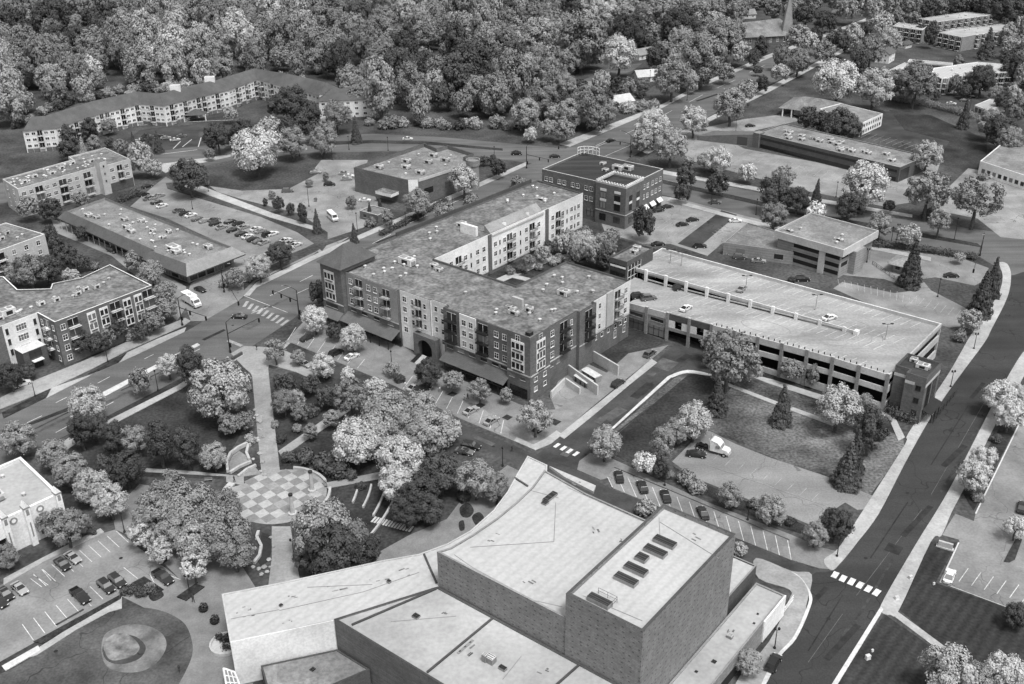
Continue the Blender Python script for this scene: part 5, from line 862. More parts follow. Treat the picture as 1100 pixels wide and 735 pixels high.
for u, v in ((-1.8, 1), (0, 1), (1.8, 1), (1.8, -.4)): mb.tube(F.p(u, v, 22.73), F.p(u, v, 23.9), .035, .035, 'metal', 5)
for a, b in (((-1.8, 1), (1.8, 1)), ((1.8, 1), (1.8, -.4))):
    for zz in (23.3, 23.9): mb.tube(F.p(*a, zz), F.p(*b, zz), .03, .03, 'metal', 5)
mb.build('roof_railing', r)
q = [P(*c, 4.2).xy for c in ((280, 715), (362, 697.5), (397, 719), (355, 737), (300, 765), (287, 740))]; shell(r, [tuple(c) for c in q], 0, 4.2, 'dbrick', 'groof', .15, .3, 'dcap', 'canopy_wall', 'canopy_roof'); hatch(336, 719.5, 4.06, .9, .9, .1, 'dark')
q = [P(*c, 3.4) for c in ((240, 718), (252, 722), (259, 740), (244, 741))]; mb = MB()
for a, b in ((0, 1), (1, 2), (2, 3), (3, 0)): mb.tube(q[a], q[b], .18, .18, 'white', 6); mb.tube((q[a].x, q[a].y, 0), q[a], .14, .14, 'white', 6)
for t in (.33, .66): mb.tube(q[0].lerp(q[3], t), q[1].lerp(q[2], t), .1, .1, 'white', 6); mb.tube(q[0].lerp(q[1], t), q[3].lerp(q[2], t), .1, .1, 'white', 6)
mb.poly([c+Vector((0, 0, -.03)) for c in q], 'gmetal'); mb.build('entrance_canopy', r)
mb = MB(); q = [P(*c, 10) for c in ((590, 500.5), (640, 521.5), (637.5, 528), (606, 512))]; mb.hexa([c-Vector((0, 0, .6)) for c in q]+q, 'mem'); mb.build('roof_canopy', r)
shell(r, T.rect(33, 42, 30.45, 43.5), 0, 7.4, 'dbrick', 'mem', .3, .3, 'cap', 'rear_wall', 'rear_roof')
shell(r, T.rect(43.1, 49, -45, 41.6), 0, 5.1, 'lbrick', 'memd', .25, .35, 'cap', 'side_wing_wall', 'side_wing_roof')
pb = MB(); w = side(r, T, (49, -45), (49, 41.6)); w.panel(pb, w.n-9, w.n-.1, .3, 5.2, 'white', .25); w.panel(pb, w.n-26, w.n-17, .2, 2.6, 'metal', .05); pb.build('white_end_panel', r)
hatch(784, 685, 4.87, 1, .8, .6, 'lmetal', 'rooftop_unit'); hatch(767, 711, 4.87, .8, .8, .1, 'dark'); hatch(810, 670, 4.87, .4, .4, .15, 'dark'); hatch(814, 660, 4.87, .4, .4, .15, 'dark'); hatch(748, 722, 4.87, .5, .5, .15, 'dark')
# ---------------------------------------------------------------- trees
def leafcloud(mb, clumps, n, ls, r2, flat=.0):
    """n small leaf quads spread through clumps (centre, radius); faces mostly look outwards"""
    tot = sum(q[1]**2 for q in clumps); k = mb.mi('leaf')
    for cc_ in clumps:
        c, rad = cc_[0], cc_[1]; od = cc_[2] if len(cc_) > 2 else None
        for _ in range(max(6, int(n*rad*rad/tot))):
            z = r2.uniform(-.75, 1); t = r2.uniform(0, 2*math.pi); s = math.sqrt(1-z*z); d = Vector((s*math.cos(t), s*math.sin(t), z))
            p = c+Vector((d.x, d.y, d.z*(1-flat)))*rad*r2.uniform(.45, 1.28); nn = ((d*.75+od*.6 if od else d)+Vector((r2.gauss(0, .3), r2.gauss(0, .3), r2.gauss(0, .3)+.12))).normalized()
            a = nn.orthogonal().normalized(); a = (a*math.cos(t*3)+nn.cross(a)*math.sin(t*3)); b = nn.cross(a); h = ls*r2.uniform(.6, 1.3); i = len(mb.v)
            mb.v += [p-a*h-b*h*.35, p+a*h*.2-b*h*.8, p+a*h+b*h*.3, p-a*h*.15+b*h*.8]; mb.f.append((i, i+1, i+2, i+3)); mb.m.append(k)
def trunkmesh(h0, r0, limbs, r2, lean=.0):
    mb = MB(); pr = Vector((0, 0, -.15)); rr = r0; seg = 4
    for i in range(seg):
        q = Vector((r2.uniform(-.03, .03)+lean*(i+1)/seg, r2.uniform(-.03, .03), h0*(i+1)/seg)); r1 = r0*(1-.11*(i+1)); mb.tube(pr, q, rr, r1, 'bark', 7, i == seg-1); pr, rr = q, r1
    for k in range(limbs):
        t = 2*math.pi*k/limbs+r2.uniform(-.3, .3); b = pr*(r2.uniform(.72, 1)); m = b+Vector((math.cos(t)*.22, math.sin(t)*.22, r2.uniform(.22, .36))); e = m+Vector((math.cos(t)*.2, math.sin(t)*.2, r2.uniform(.15, .3)))
        mb.tube(b, m, rr*.6, rr*.38, 'bark', 5, False); mb.tube(m, e, rr*.38, rr*.14, 'bark', 5)
    return mb.mesh('trunk')
def crownmesh(kind, seed, n, ls):
    r2 = random.Random(seed); mb = MB(); cl = []
    if kind in ('round', 'broad', 'oval', 'airy'):
        ex = {'round': (1, 1, .92), 'broad': (1, 1, .72), 'oval': (.78, .78, 1.12), 'airy': (1, 1, .78)}[kind]; N = {'round': 30, 'broad': 34, 'oval': 26, 'airy': 40}[kind]
        sx, sy = r2.uniform(.88, 1.1), r2.uniform(.88, 1.1); N = {'round': 17, 'broad': 19, 'oval': 15, 'airy': 20}[kind]
        for i in range(N):                                  # lobes, each covered in small clumps
            z = 1-1.8*(i+.5)/N; t = i*2.39996+r2.uniform(-.4, .4); s = math.sqrt(max(0, 1-z*z)); rad = r2.uniform(.30, .44) if kind != 'airy' else r2.uniform(.22, .34)
            m = (1-rad*.9)*r2.uniform(.84, 1.08); lc = Vector((s*math.cos(t)*m*ex[0]*sx, s*math.sin(t)*m*ex[1]*sy, z*m*ex[2])); od = lc.normalized()
            for _ in range(12 if kind != 'airy' else 9):
                dv = (Vector((r2.gauss(0, 1), r2.gauss(0, 1), r2.gauss(0, 1)+.25)).normalized()+od*.75).normalized(); cl.append((lc+dv*rad*r2.uniform(.6, .95), r2.uniform(.10, .19) if kind != 'airy' else r2.uniform(.07, .13), dv))
        for i in range(8 if kind != 'airy' else 3): cl.append((Vector((r2.uniform(-.4, .4), r2.uniform(-.4, .4), r2.uniform(-.4, .4))), r2.uniform(.28, .42)))
        leafcloud(mb, cl, n, ls, r2, .08)
    elif kind == 'spruce':
        L = 15
        for j in range(L):
            f = j/(L-1); rad = .06+.94*(1-f)**.95; z = -1+2.0*f; k = max(4, int(11*rad+3))
            for i in range(k):
                t = 2*math.pi*i/k+j*.7+r2.uniform(-.2, .2); m = rad*r2.uniform(.5, .95); cl.append((Vector((math.cos(t)*m, math.sin(t)*m, z-.10*m+r2.uniform(-.03, .03))), .09+.12*rad, Vector((math.cos(t), math.sin(t), .7)).normalized()))
        leafcloud(mb, cl, n, ls, r2, .45)
    elif kind == 'shrub':
        for i in range(13): t = r2.uniform(0, 6.28); m = r2.uniform(.1, .75); cl.append((Vector((math.cos(t)*m, math.sin(t)*m, r2.uniform(-.5, .35)*(1-m*.4))), r2.uniform(.25, .45)))
        leafcloud(mb, cl, n, ls, r2)
    return mb.mesh('crown')
TREES = {}
SPEC = {'round': (4, 12000, .042), 'broad': (3, 13000, .04), 'oval': (2, 10000, .042), 'airy': (3, 6000, .044), 'spruce': (2, 6000, .06), 'shrub': (2, 1800, .10), 'wood': (6, 7500, .05), 'far': (6, 3200, .075)}
for kd, (cnt, n, ls) in SPEC.items():
    for i in range(cnt):
        kk = ('round', 'round', 'round', 'oval', 'round', 'broad')[i] if kd in ('wood', 'far') else kd
        TREES.setdefault(kd, []).append(crownmesh(kk, 100*len(TREES)+i, n, ls))
TRK = [trunkmesh(.62, .05, 5, random.Random(5+i)) for i in range(3)]+[trunkmesh(.95, .045, 0, random.Random(9))]
TONE = {'pale': .50, 'light': .335, 'mid': .225, 'dark': .085}
TD = {'pale': 'pale', 'light': 'light', 'mid': 'mid-grey', 'dark': 'dark'}
SHAPE = {'round': 'round tree', 'broad': 'spreading tree', 'oval': 'oval tree', 'airy': 'airy tree', 'spruce': 'conical conifer', 'shrub': 'rounded shrub', 'wood': 'leafy tree'}
RATIO = {'round': (1.12, .58), 'broad': (.92, .60), 'oval': (1.5, .57), 'airy': (1.05, .62), 'spruce': (2.1, .52), 'shrub': (.75, .5), 'wood': (1.02, .53)}   # height / width, crown centre / height
MARKS = []
def mark(x, y, text): MARKS.append((P(x, y), text))
PLANTS = []                                                 # collected first: (point, width, kind, tone, height factor, base height)
def plant(p, w, kind, tone, k=None, z0=0.0): PLANTS.append((p, w, kind, tone, k, z0))
ZMIN = {'round': .92, 'broad': .72, 'oval': 1.12, 'airy': .78, 'spruce': 1.05, 'shrub': .8, 'wood': .9}
def grow(p, w, kind, tone, k, z0):
    hr, cc = RATIO[kind]; h = w*(k or hr); var = rnd.choice(TREES[kind]); g = TONE[tone]*rnd.uniform(.82, 1.2)
    e = bpy.data.objects.new('shrub' if kind == 'shrub' else ('conifer_tree' if kind == 'spruce' else 'tree'), None); COL.objects.link(e); e.location = (p.x, p.y, z0); e.rotation_euler = (0, 0, rnd.uniform(0, 6.28))
    c = bpy.data.objects.new('crown', var); COL.objects.link(c); c.parent = e; c.color = (g, g, g, 1)
    c.location = (0, 0, h*cc if kind != 'shrub' else h*.45); c.scale = (w*.47, w*.47, h*(1-cc)/ZMIN[kind])
    t = bpy.data.objects.new('trunk', TRK[3] if kind == 'spruce' else rnd.choice(TRK[:3])); COL.objects.link(t); t.parent = e; f = h*cc*1.25 if kind != 'shrub' else h*.5; tw = max(.35, (w*.55+h*.45))*(.8 if kind != 'shrub' else .7)
    t.scale = (tw, tw, f); return e
def T_(x, y, wpx, kind='round', tone='mid', k=None, z0=0.0):
    """tree whose crown is seen centred at photo pixel (x, y) and wpx wide"""
    hr, cc = RATIO[kind]; z = 5.0
    for _ in range(6): p = P(x, y, z0+z); w = 1.1*wpx*depth(p)/FPX; z = w*(k or hr)*cc
    plant(P(x, y, z0+z), w, kind, tone, k, z0)
for m in ((300, 533, 'the checkered plaza'), (285, 440, 'the park promenade'), (420, 480, 'the park lawn right of the promenade'), (175, 450, 'the dark park lawn by the avenue'), (200, 575, 'the wooded bank left of the plaza'), (90, 520, 'the row above the white building'), (50, 580, 'the white stucco building'), (165, 610, 'the parking lot with eight cars'), (360, 585, 'the theatre lobby'), (520, 520, 'the theatre entrance walk'),
          (470, 420, 'the sloped shop awnings'), (350, 370, 'the corner parking bays by the crossing'), (600, 445, 'the brick corner of the U-shaped block'), (655, 395, 'the service street'), (690, 480, 'the grass triangle by the service street'), (780, 400, 'the middle of the garage front'), (860, 410, 'the garage piers'), (915, 480, 'the field end by the curving road'), (770, 530, 'the hedge strip by the gravel lot'), (890, 580, 'the street corner by the gravel lot'), (805, 715, 'the theatre side wing'), (1075, 480, 'the strip beside the right-hand lot'), (1060, 730, 'the mown corner lawn'), (1050, 310, 'the curving road by the back lot'), (980, 285, 'the drive-up kiosk'),
          (920, 210, 'the divided cross road'), (1010, 215, 'the side lot entrance'), (800, 195, 'the ribbon-windowed office lot'), (690, 235, 'the brick office pavilion'), (720, 150, 'the upper avenue signals'), (800, 105, 'the upper avenue'), (880, 60, 'the far avenue bend'), (885, 130, 'the white hall'), (950, 92, 'the hedge below the gabled house'), (1060, 85, 'the bright white apartments'), (1000, 15, 'the farthest brick apartments'), (1075, 130, 'the conifer clump at the right edge'), (800, 50, 'the church'), (690, 85, 'the winding suburb road'), (620, 40, 'the suburb houses'), (610, 125, 'the corner wood above the crossing'), (440, 120, 'the wood edge above the cross road'), (275, 160, 'the lawn by the cross road'), (230, 145, 'the bent apartment row forecourt'), (100, 145, 'the left end of the bent apartment row'), (325, 225, 'the verge of the store lot'), (300, 275, 'the end of the shop strip'), (450, 215, 'the turret store'), (620, 265, 'the courtyard terrace'), (40, 280, 'the courtyard at the left edge'), (160, 310, 'the alley behind the avenue apartments'), (100, 370, 'the avenue apartments'), (50, 225, 'the pale stair-tower apartments')): mark(*m)
D = '''237 418 62 round light;204 392 34 oval dark;180 392 26 airy pale;150 409 22 oval mid;93 434 38 round pale;19 472 36 round light;86 462 28 oval dark;102 460 28 round dark;122 470 28 oval dark;144 472 30 round mid;171 475 36 oval dark;200 478 34 oval dark;229 490 28 round light;262 452 22 round mid;135 503 38 round dark;112 500 22 round dark;246 455 24 round mid;270 470 16 shrub light
57 488 32 round light;75 505 36 round light;98 522 36 round light;118 538 36 round pale;183 532 46 round mid;165 552 44 round mid;205 548 58 broad light;238 572 56 round mid;214 582 46 round light;252 592 40 round mid;188 570 40 round light;240 545 40 broad mid;152 574 30 airy pale;172 592 28 airy pale;208 610 30 airy pale;70 566 40 round mid;56 562 28 round mid;6 598 26 round mid;84 562 26 round mid;98 570 12 shrub dark;150 636 16 shrub dark;160 630 14 shrub mid
382 475 54 broad pale;414 445 58 broad light;430 493 52 broad pale;464 463 52 broad light;440 462 44 round light;452 438 36 round light;400 470 44 round light;425 520 36 round pale;376 425 40 airy mid;474 508 46 broad dark;452 530 42 round dark;436 548 34 round dark;462 548 30 round dark;511 514 40 round light;533 524 30 round mid;485 462 26 airy pale;500 530 22 shrub dark
460 400 28 round dark;487 408 22 airy mid;515 418 26 airy mid;575 447 38 airy light;338 342 28 round pale;343 314 22 oval dark;359 356 18 round dark;379 362 28 round pale;295 376 26 airy light;346 393 26 round pale;374 405 18 round pale;403 416 24 airy pale;422 396 16 airy light;320 383 16 airy light;544 425 16 airy mid;430 405 14 shrub dark
307 413 22 round dark;332 413 20 round dark;350 426 24 round dark;305 432 26 round mid;322 442 20 round mid;302 470 14 shrub dark;333 463 18 airy mid;355 450 20 airy mid;348 495 32 shrub dark;326 488 26 shrub dark;362 502 28 shrub dark;310 490 18 shrub dark;318 459 14 shrub mid;335 440 18 shrub dark;296 455 12 shrub mid;375 508 18 shrub dark;388 520 14 shrub dark
346 568 60 round light;376 580 42 round mid;356 592 58 round dark;390 592 34 round dark;337 580 38 airy light;332 600 30 round dark;402 578 16 shrub dark;365 612 30 shrub dark;297 405 12 shrub dark;265 415 14 shrub mid;248 395 18 shrub mid;256 398 14 shrub dark
650 476 34 round light;745 452 38 round pale;711 476 30 oval mid;724 464 26 round mid;692 497 24 round pale;710 506 18 round dark;771 424 26 spruce dark 1.5;784 384 60 airy mid;770 372 36 airy mid;804 392 36 airy light;841 434 26 spruce dark 1.7;901 437 46 round pale;936 460 38 oval dark;930 440 28 oval mid;912 498 34 spruce dark 1.5;920 484 24 spruce dark;850 397 24 round mid;874 404 16 oval mid;955 449 10 shrub mid;735 511 26 shrub mid;750 520 24 shrub mid;784 532 26 round mid;829 548 32 round light;795 590 16 round light;693 545 26 shrub light;876 574 26 round mid;899 562 34 round dark;810 540 16 shrub mid;850 560 14 shrub dark;720 508 14 shrub mid;805 712 28 round light
1074 426 34 round pale;1086 444 34 round pale;1095 425 28 round pale;1046 511 34 round pale;1056 492 26 round pale;1070 470 14 shrub dark;1052 532 16 shrub mid;1092 566 26 airy pale;1020 722 58 round light;1048 732 40 round mid;1078 725 44 round pale;1092 661 26 round dark;1098 728 30 round pale;1043 344 22 round light;1068 297 20 spruce dark;1057 314 28 spruce dark 1.7;981 282 28 spruce dark 1.7;1030 358 20 shrub mid
930 199 46 round pale;913 222 28 round dark;955 221 12 round dark;998 205 46 airy mid;997 228 14 shrub dark;1009 238 26 airy mid;1050 212 52 airy mid;945 242 26 round light;977 252 24 round light;878 205 12 spruce dark;832 207 34 round dark;857 215 26 round dark;842 190 26 airy light;832 232 28 round mid;874 224 28 shrub pale;771 197 24 round dark;737 190 22 round dark;771 172 28 round pale;803 185 20 round pale;997 167 30 round pale;733 207 18 round dark;692 238 24 oval dark;758 172 18 airy light;740 172 14 shrub light;985 195 12 shrub dark;1031 276 12 airy light;850 300 10 shrub dark
702 136 36 round pale;720 155 36 round light;745 129 28 round pale;785 112 34 round light;801 97 24 round light;819 90 13 oval dark;814 75 10 round dark;770 176 20 shrub mid;690 150 24 round light;857 66 28 broad mid;838 78 20 airy light;885 56 22 round mid;900 44 26 round dark;917 40 24 round light;930 34 12 oval dark;935 54 30 round mid;922 66 20 oval dark;900 87 46 broad pale;940 93 38 round pale;985 88 40 round mid;970 90 28 round mid;947 26 26 round light;955 43 26 round light;965 20 18 round mid;982 20 14 round mid;995 11 18 round dark;1011 9 18 round mid;1028 9 20 round dark;1062 46 20 spruce dark 1.5;1055 85 28 round dark;1027 90 14 oval mid;1045 86 18 round mid;1090 73 28 round dark;1075 140 32 round dark;1064 132 28 round mid;1037 122 14 spruce dark;1092 118 26 round mid;1085 150 26 round mid;882 130 24 round dark;868 126 22 round dark;903 132 30 round dark;913 138 26 round dark;893 138 22 round dark;1000 37 16 oval dark;990 33 14 round dark;1082 62 16 round dark;1007 102 8 round dark;1037 97 14 round dark;1046 92 12 round dark;960 84 18 round mid;883 80 10 spruce mid;1070 100 16 round mid;1030 68 14 round mid;1078 108 18 round dark;1090 96 16 round mid
75 148 22 round dark;96 139 20 round dark;117 135 15 round mid;72 161 20 round dark;89 160 12 spruce light;101 156 18 round mid;117 152 10 round dark;143 152 9 spruce dark;157 153 13 oval dark;169 152 11 spruce dark;150 170 24 oval light;165 180 18 round light;130 158 16 round mid;233 147 28 round dark;263 143 28 round dark;250 148 18 round dark;275 161 50 broad pale;247 122 16 round light;225 165 12 round mid;203 189 40 broad dark;313 110 34 round dark;299 114 24 round dark;290 136 24 round light;312 137 24 round dark;335 123 24 round dark;350 136 18 round mid;313 152 30 round mid;347 150 28 round mid;382 139 13 spruce dark;362 124 30 round mid;338 140 18 round dark;325 132 18 round dark
30 222 24 airy mid;54 225 22 round dark;32 291 34 round mid;50 289 28 round dark;70 275 26 round dark;86 281 18 round dark;54 253 16 oval dark;76 295 22 shrub light;15 295 20 round mid;142 282 20 round mid;162 293 26 round light;178 312 22 airy mid;178 331 24 round mid;168 318 18 round mid;87 214 16 round mid;87 367 26 round dark;74 372 20 round mid;106 368 22 round dark;122 352 26 round dark;114 362 20 round mid;150 356 18 round dark;165 345 22 round mid;140 360 14 shrub mid;10 404 28 round dark;30 398 16 round dark;278 287 26 round pale;300 272 26 round dark;252 298 20 round mid;264 296 16 shrub light;240 303 14 shrub light;100 285 14 shrub mid;120 290 14 shrub mid;88 250 14 round dark;60 262 16 round dark;8 290 18 round mid
299 219 12 oval dark;312 224 9 oval dark;325 229 13 oval dark;340 237 12 spruce dark;285 217 7 round dark;292 209 8 round mid;332 196 8 round mid;350 190 8 round mid;380 250 10 spruce dark;339 214 4 round mid;498 193 30 round pale;448 218 28 round light;535 180 18 round dark;557 195 18 shrub mid;506 214 18 shrub mid;477 228 22 round mid;416 234 16 round mid;398 238 14 shrub mid;377 217 12 round mid;397 226 8 spruce dark;408 220 8 spruce dark;520 172 10 round dark;530 172 10 round dark;470 206 12 shrub dark;222 196 6 round mid
575 18 32 round mid;602 9 32 round mid;649 14 32 broad pale;625 41 52 round mid;580 42 42 round light;675 34 36 round dark;665 59 36 round pale;701 47 16 round dark;725 46 18 oval light;710 16 42 round mid;740 15 42 round mid;730 28 40 round dark;755 62 48 round mid;775 40 40 round mid;797 57 22 round light;788 33 26 round mid;722 83 38 round mid;742 87 20 round light;666 93 20 round dark;688 101 12 shrub dark;705 61 22 round dark;600 69 40 airy mid;576 62 28 round mid;607 92 26 round light;565 122 32 round light;582 105 34 round mid;632 112 40 round mid;612 121 30 round light;650 120 26 round mid;590 138 20 round light;607 140 22 round mid;570 144 14 round pale;676 113 20 shrub light;690 112 18 shrub light;702 110 16 shrub mid;640 128 24 round mid;755 85 16 round mid;780 78 18 round mid;745 72 24 round dark;770 62 20 round dark;810 62 14 oval dark;818 50 18 round dark;640 60 20 round mid;690 38 18 round mid;660 22 18 round dark;840 60 18 oval mid;857 40 24 round light;870 45 20 round pale;877 38 14 oval dark;865 15 22 round dark;885 22 20 round dark;893 25 14 round dark;850 12 20 round mid;910 10 24 round mid;935 8 26 round light;955 4 24 round light;900 2 20 round mid;1085 12 36 round dark;1060 8 24 round dark;1095 30 16 round dark;1045 5 24 round dark;980 4 22 round mid;875 3 18 round mid;830 8 22 round mid;790 8 24 round mid;765 12 28 round mid'''
for ln in D.replace('\n', ';').split(';'):
    a = ln.split(); T_(float(a[0]), float(a[1]), float(a[2]), a[3], a[4], float(a[5]) if len(a) > 5 else None)
for x, y, w, kd, tn in ((605, 261, 22, 'round', 'light'), (625, 261, 30, 'broad', 'light'), (640, 272, 24, 'round', 'light'), (618, 272, 20, 'round', 'mid'), (650, 276, 22, 'round', 'dark'), (657, 253, 18, 'round', 'mid'), (590, 268, 14, 'shrub', 'mid'), (575, 276, 14, 'shrub', 'mid'), (602, 275, 12, 'shrub', 'mid'), (560, 288, 14, 'shrub', 'dark'), (548, 290, 12, 'shrub', 'mid'), (568, 280, 14, 'round', 'mid'), (583, 272, 16, 'round', 'light'), (596, 280, 14, 'shrub', 'light'), (612, 282, 14, 'shrub', 'dark'), (632, 262, 18, 'round', 'mid'), (645, 258, 16, 'round', 'light'), (655, 265, 16, 'round', 'mid'), (578, 286, 12, 'shrub', 'mid'), (622, 256, 16, 'round', 'mid'), (590, 262, 12, 'shrub', 'dark'), (612, 250, 14, 'shrub', 'light'), (630, 248, 14, 'shrub', 'mid')): T_(x, y, w, kd, tn, None, 4.6)
# the wood along the top: rows of trees on a jittered grid inside its outline, nearest ones as trees of their own
wp = [P(x, y) for x, y in ((-120, 178), (-40, 160), (6, 146), (22, 136), (60, 121), (130, 103), (190, 101), (236, 101), (272, 92), (326, 88), (366, 98), (392, 134), (455, 137), (560, 137), (566, 118), (556, 90), (540, 60), (556, 30), (560, 6), (700, -12), (760, -24), (-240, -24))]
def inside(p, poly):
    c = False; n = len(poly)
    for i in range(n):
        a, b = poly[i], poly[i-1]
        if (a.y > p.y) != (b.y > p.y) and p.x < (b.x-a.x)*(p.y-a.y)/(b.y-a.y)+a.x: c = not c
    return c
clear = [P(444, 24)]
def wtone(p):
    n = noise.noise(p*.008)*.9+rnd.uniform(-.36, .36)
    return 'dark' if n < -.3 else ('mid' if n < .12 else ('light' if n < .5 else 'pale'))
y = 430.0; row = 0; NW = 0
while y < 1010:
    x = -480+(row % 2)*8
    while x < 260:
        p = Vector((x+rnd.uniform(-5.5, 5.5), y+rnd.uniform(-5, 5), 0))
        if inside(p, wp) and min((p-c).length for c in clear) > 14:
            u, v = proj(p+Vector((0, 0, 12)))
            if -25 < u < 1125 and v > -16: plant(p, rnd.choice((rnd.uniform(10, 13), rnd.uniform(14, 18), rnd.uniform(17, 23))), 'wood', wtone(p), rnd.uniform(.9, 1.5)); NW += 1
        x += 17.5
    y += 17.5; row += 1
def scatter(poly, step, w0, w1):
    pp = [P(*q) for q in poly]; xs = [q.x for q in pp]; ys = [q.y for q in pp]; y = min(ys)
    while y < max(ys):
        x = min(xs)
        while x < max(xs):
            q = Vector((x+rnd.uniform(-.4, .4)*step, y+rnd.uniform(-.4, .4)*step, 0))
            if inside(q, pp) and min((q-t[0]).length-t[1]*.35 for t in PLANTS) > 4 and min((q-h).length for h in HOUSES) > 11: plant(q, rnd.uniform(w0, w1), rnd.choice(('round', 'broad', 'round', 'oval')), rnd.choice(('mid', 'mid', 'light', 'dark', 'light')))
            x += step
        y += step
HOUSES = [o.location.copy() for o in ROOTS if o.name.startswith(('house', 'church', 'shed'))]
scatter([(556, 60), (560, 2), (700, -14), (880, -14), (795, 30), (760, 60), (745, 85), (716, 78), (700, 62), (650, 66), (606, 88), (570, 130)], 12, 10, 17)
scatter([(712, 100), (690, 108), (668, 122), (630, 140), (600, 140), (575, 135), (600, 96), (640, 108)], 8, 6, 11)
scatter([(900, 6), (1100, -14), (1100, 14), (1000, 12), (960, 22)], 14, 12, 18); scatter([(840, -14), (930, -14), (900, 2), (860, 28), (846, 12)], 14, 10, 16); scatter([(1075, 50), (1100, 40), (1100, 140), (1085, 120)], 9, 7, 12)
scatter([(292, 410), (352, 405), (395, 440), (360, 470), (330, 500), (305, 495)], 4.6, 3.5, 6.5)
for ed in (((394, 139), (560, 140)), ((10, 142), (62, 117)), ((58, 119), (130, 101)), ((130, 101), (236, 99)), ((236, 99), (330, 86)), ((60, 116), (200, 96)), ((560, 139), (606, 145))):     # low growth along the wood's edge
    a, b = P(*ed[0]), P(*ed[1]); n = int((b-a).length/5)
    for i in range(n): q = a.lerp(b, (i+rnd.random())/n); plant(q+Vector((0, rnd.uniform(0, 6), 0)), rnd.uniform(5, 10), 'shrub', rnd.choice(('mid', 'dark', 'light')))
def pxw(t): return t[1]*FPX/max(1, depth(t[0]))
trees = sorted([t for t in PLANTS if t[2] not in ('shrub', 'spruce')], key=pxw, reverse=True)
keep = set(id(t) for t in trees[:298]) | set(id(t) for t in PLANTS if t[2] in ('shrub', 'spruce'))
import numpy as np
GROWN = [(grow(*t), t[2], t[3], t[0]+Vector((0, 0, t[5])), t[1]) for t in PLANTS if id(t) in keep]
FARV = []
for me in TREES['far']:
    co = np.empty(len(me.vertices)*3, np.float32); me.vertices.foreach_get('co', co); FARV.append(co.reshape(-1, 3))
vs, tn = [], []
for p, w, kind, tone, k, z0 in [t for t in PLANTS if id(t) not in keep]:
    hr, cc = RATIO[kind]; h = w*(k or hr); co = rnd.choice(FARV); a = rnd.uniform(0, 6.28); ca, sa = math.cos(a), math.sin(a); s = w*.47
    vs.append(np.stack([p.x+s*(ca*co[:, 0]-sa*co[:, 1]), p.y+s*(sa*co[:, 0]+ca*co[:, 1]), z0+h*cc+h*(1-cc)/.9*co[:, 2]], 1)); tn.append(np.full(len(co), TONE[tone]*rnd.uniform(.82, 1.2), np.float32))
v = np.concatenate(vs).astype(np.float32); tone_ = np.concatenate(tn); nq = len(v)//4
me = bpy.data.meshes.new('distant_trees'); me.vertices.add(len(v)); me.vertices.foreach_set('co', v.ravel()); me.loops.add(nq*4); me.loops.foreach_set('vertex_index', np.arange(nq*4, dtype=np.int32)); me.polygons.add(nq); me.polygons.foreach_set('loop_start', np.arange(0, nq*4, 4, dtype=np.int32))
at_ = me.attributes.new('tone', 'FLOAT', 'POINT'); at_.data.foreach_set('value', tone_); me.materials.append(M_['mass']); me.update(calc_edges=True); me.validate()
o = bpy.data.objects.new('distant_trees', me); COL.objects.link(o); o['kind'] = 'stuff'
print('trees', len(trees), 'wood', NW, 'smallest kept px', pxw(trees[297]), 'mass quads', nq)
# hedges: leafy boxes of their own
def hedge(pts, wd, h, tone, label):
    mb = MB(); r2 = random.Random(len(pts)+int(pts[0][0])); cl = []; w = px2(pts)
    for a, b in zip(w, w[1:]):
        n = max(2, int((b-a).length/.9))
        for i in range(n): q = a.lerp(b, (i+.5)/n); cl.append((q+Vector((r2.uniform(-.2, .2), r2.uniform(-.2, .2), h*.5)), wd*.62*r2.uniform(.85, 1.15)))
    leafcloud(mb, cl, len(cl)*150, .22, r2, .1); o = mb.build('hedge'); g = TONE[tone]; o.color = (g, g, g, 1); tag(o, label, 'hedge')
hedge([(925, 264), (960, 266), (1000, 272), (1048, 279)], 2.4, 1.8, 'dark', 'clipped dark hedge between the cross road and the back lot')
hedge([(955, 108), (990, 113), (1020, 120), (1045, 128)], 3.5, 3, 'mid', 'long loose hedge on the edge of the dark lawn below the white apartments')
hedge([(410, 253), (440, 238), (470, 222), (480, 216)], 2, 1.4, 'dark', 'low dark hedge along the avenue in front of the turret store')
sheet('planting_strip', [(722, 500), (745, 515), (790, 534), (842, 555), (874, 568), (868, 576), (835, 566), (785, 545), (735, 521)], .012, 'mulch')
hedge([(131, 637), (150, 637), (168, 637)], 1.6, 1.1, 'dark', 'short clipped hedge at the planter beside the oval drive')
hedge([(955, 442), (962, 448), (975, 452), (983, 456)], 2.6, 2, 'dark', 'dense dark hedge at the foot of the brick stair tower')
hedge([(128, 218), (140, 213), (150, 208)], 3, 2, 'dark', 'dark hedge at the base of the pale stair-tower apartments')
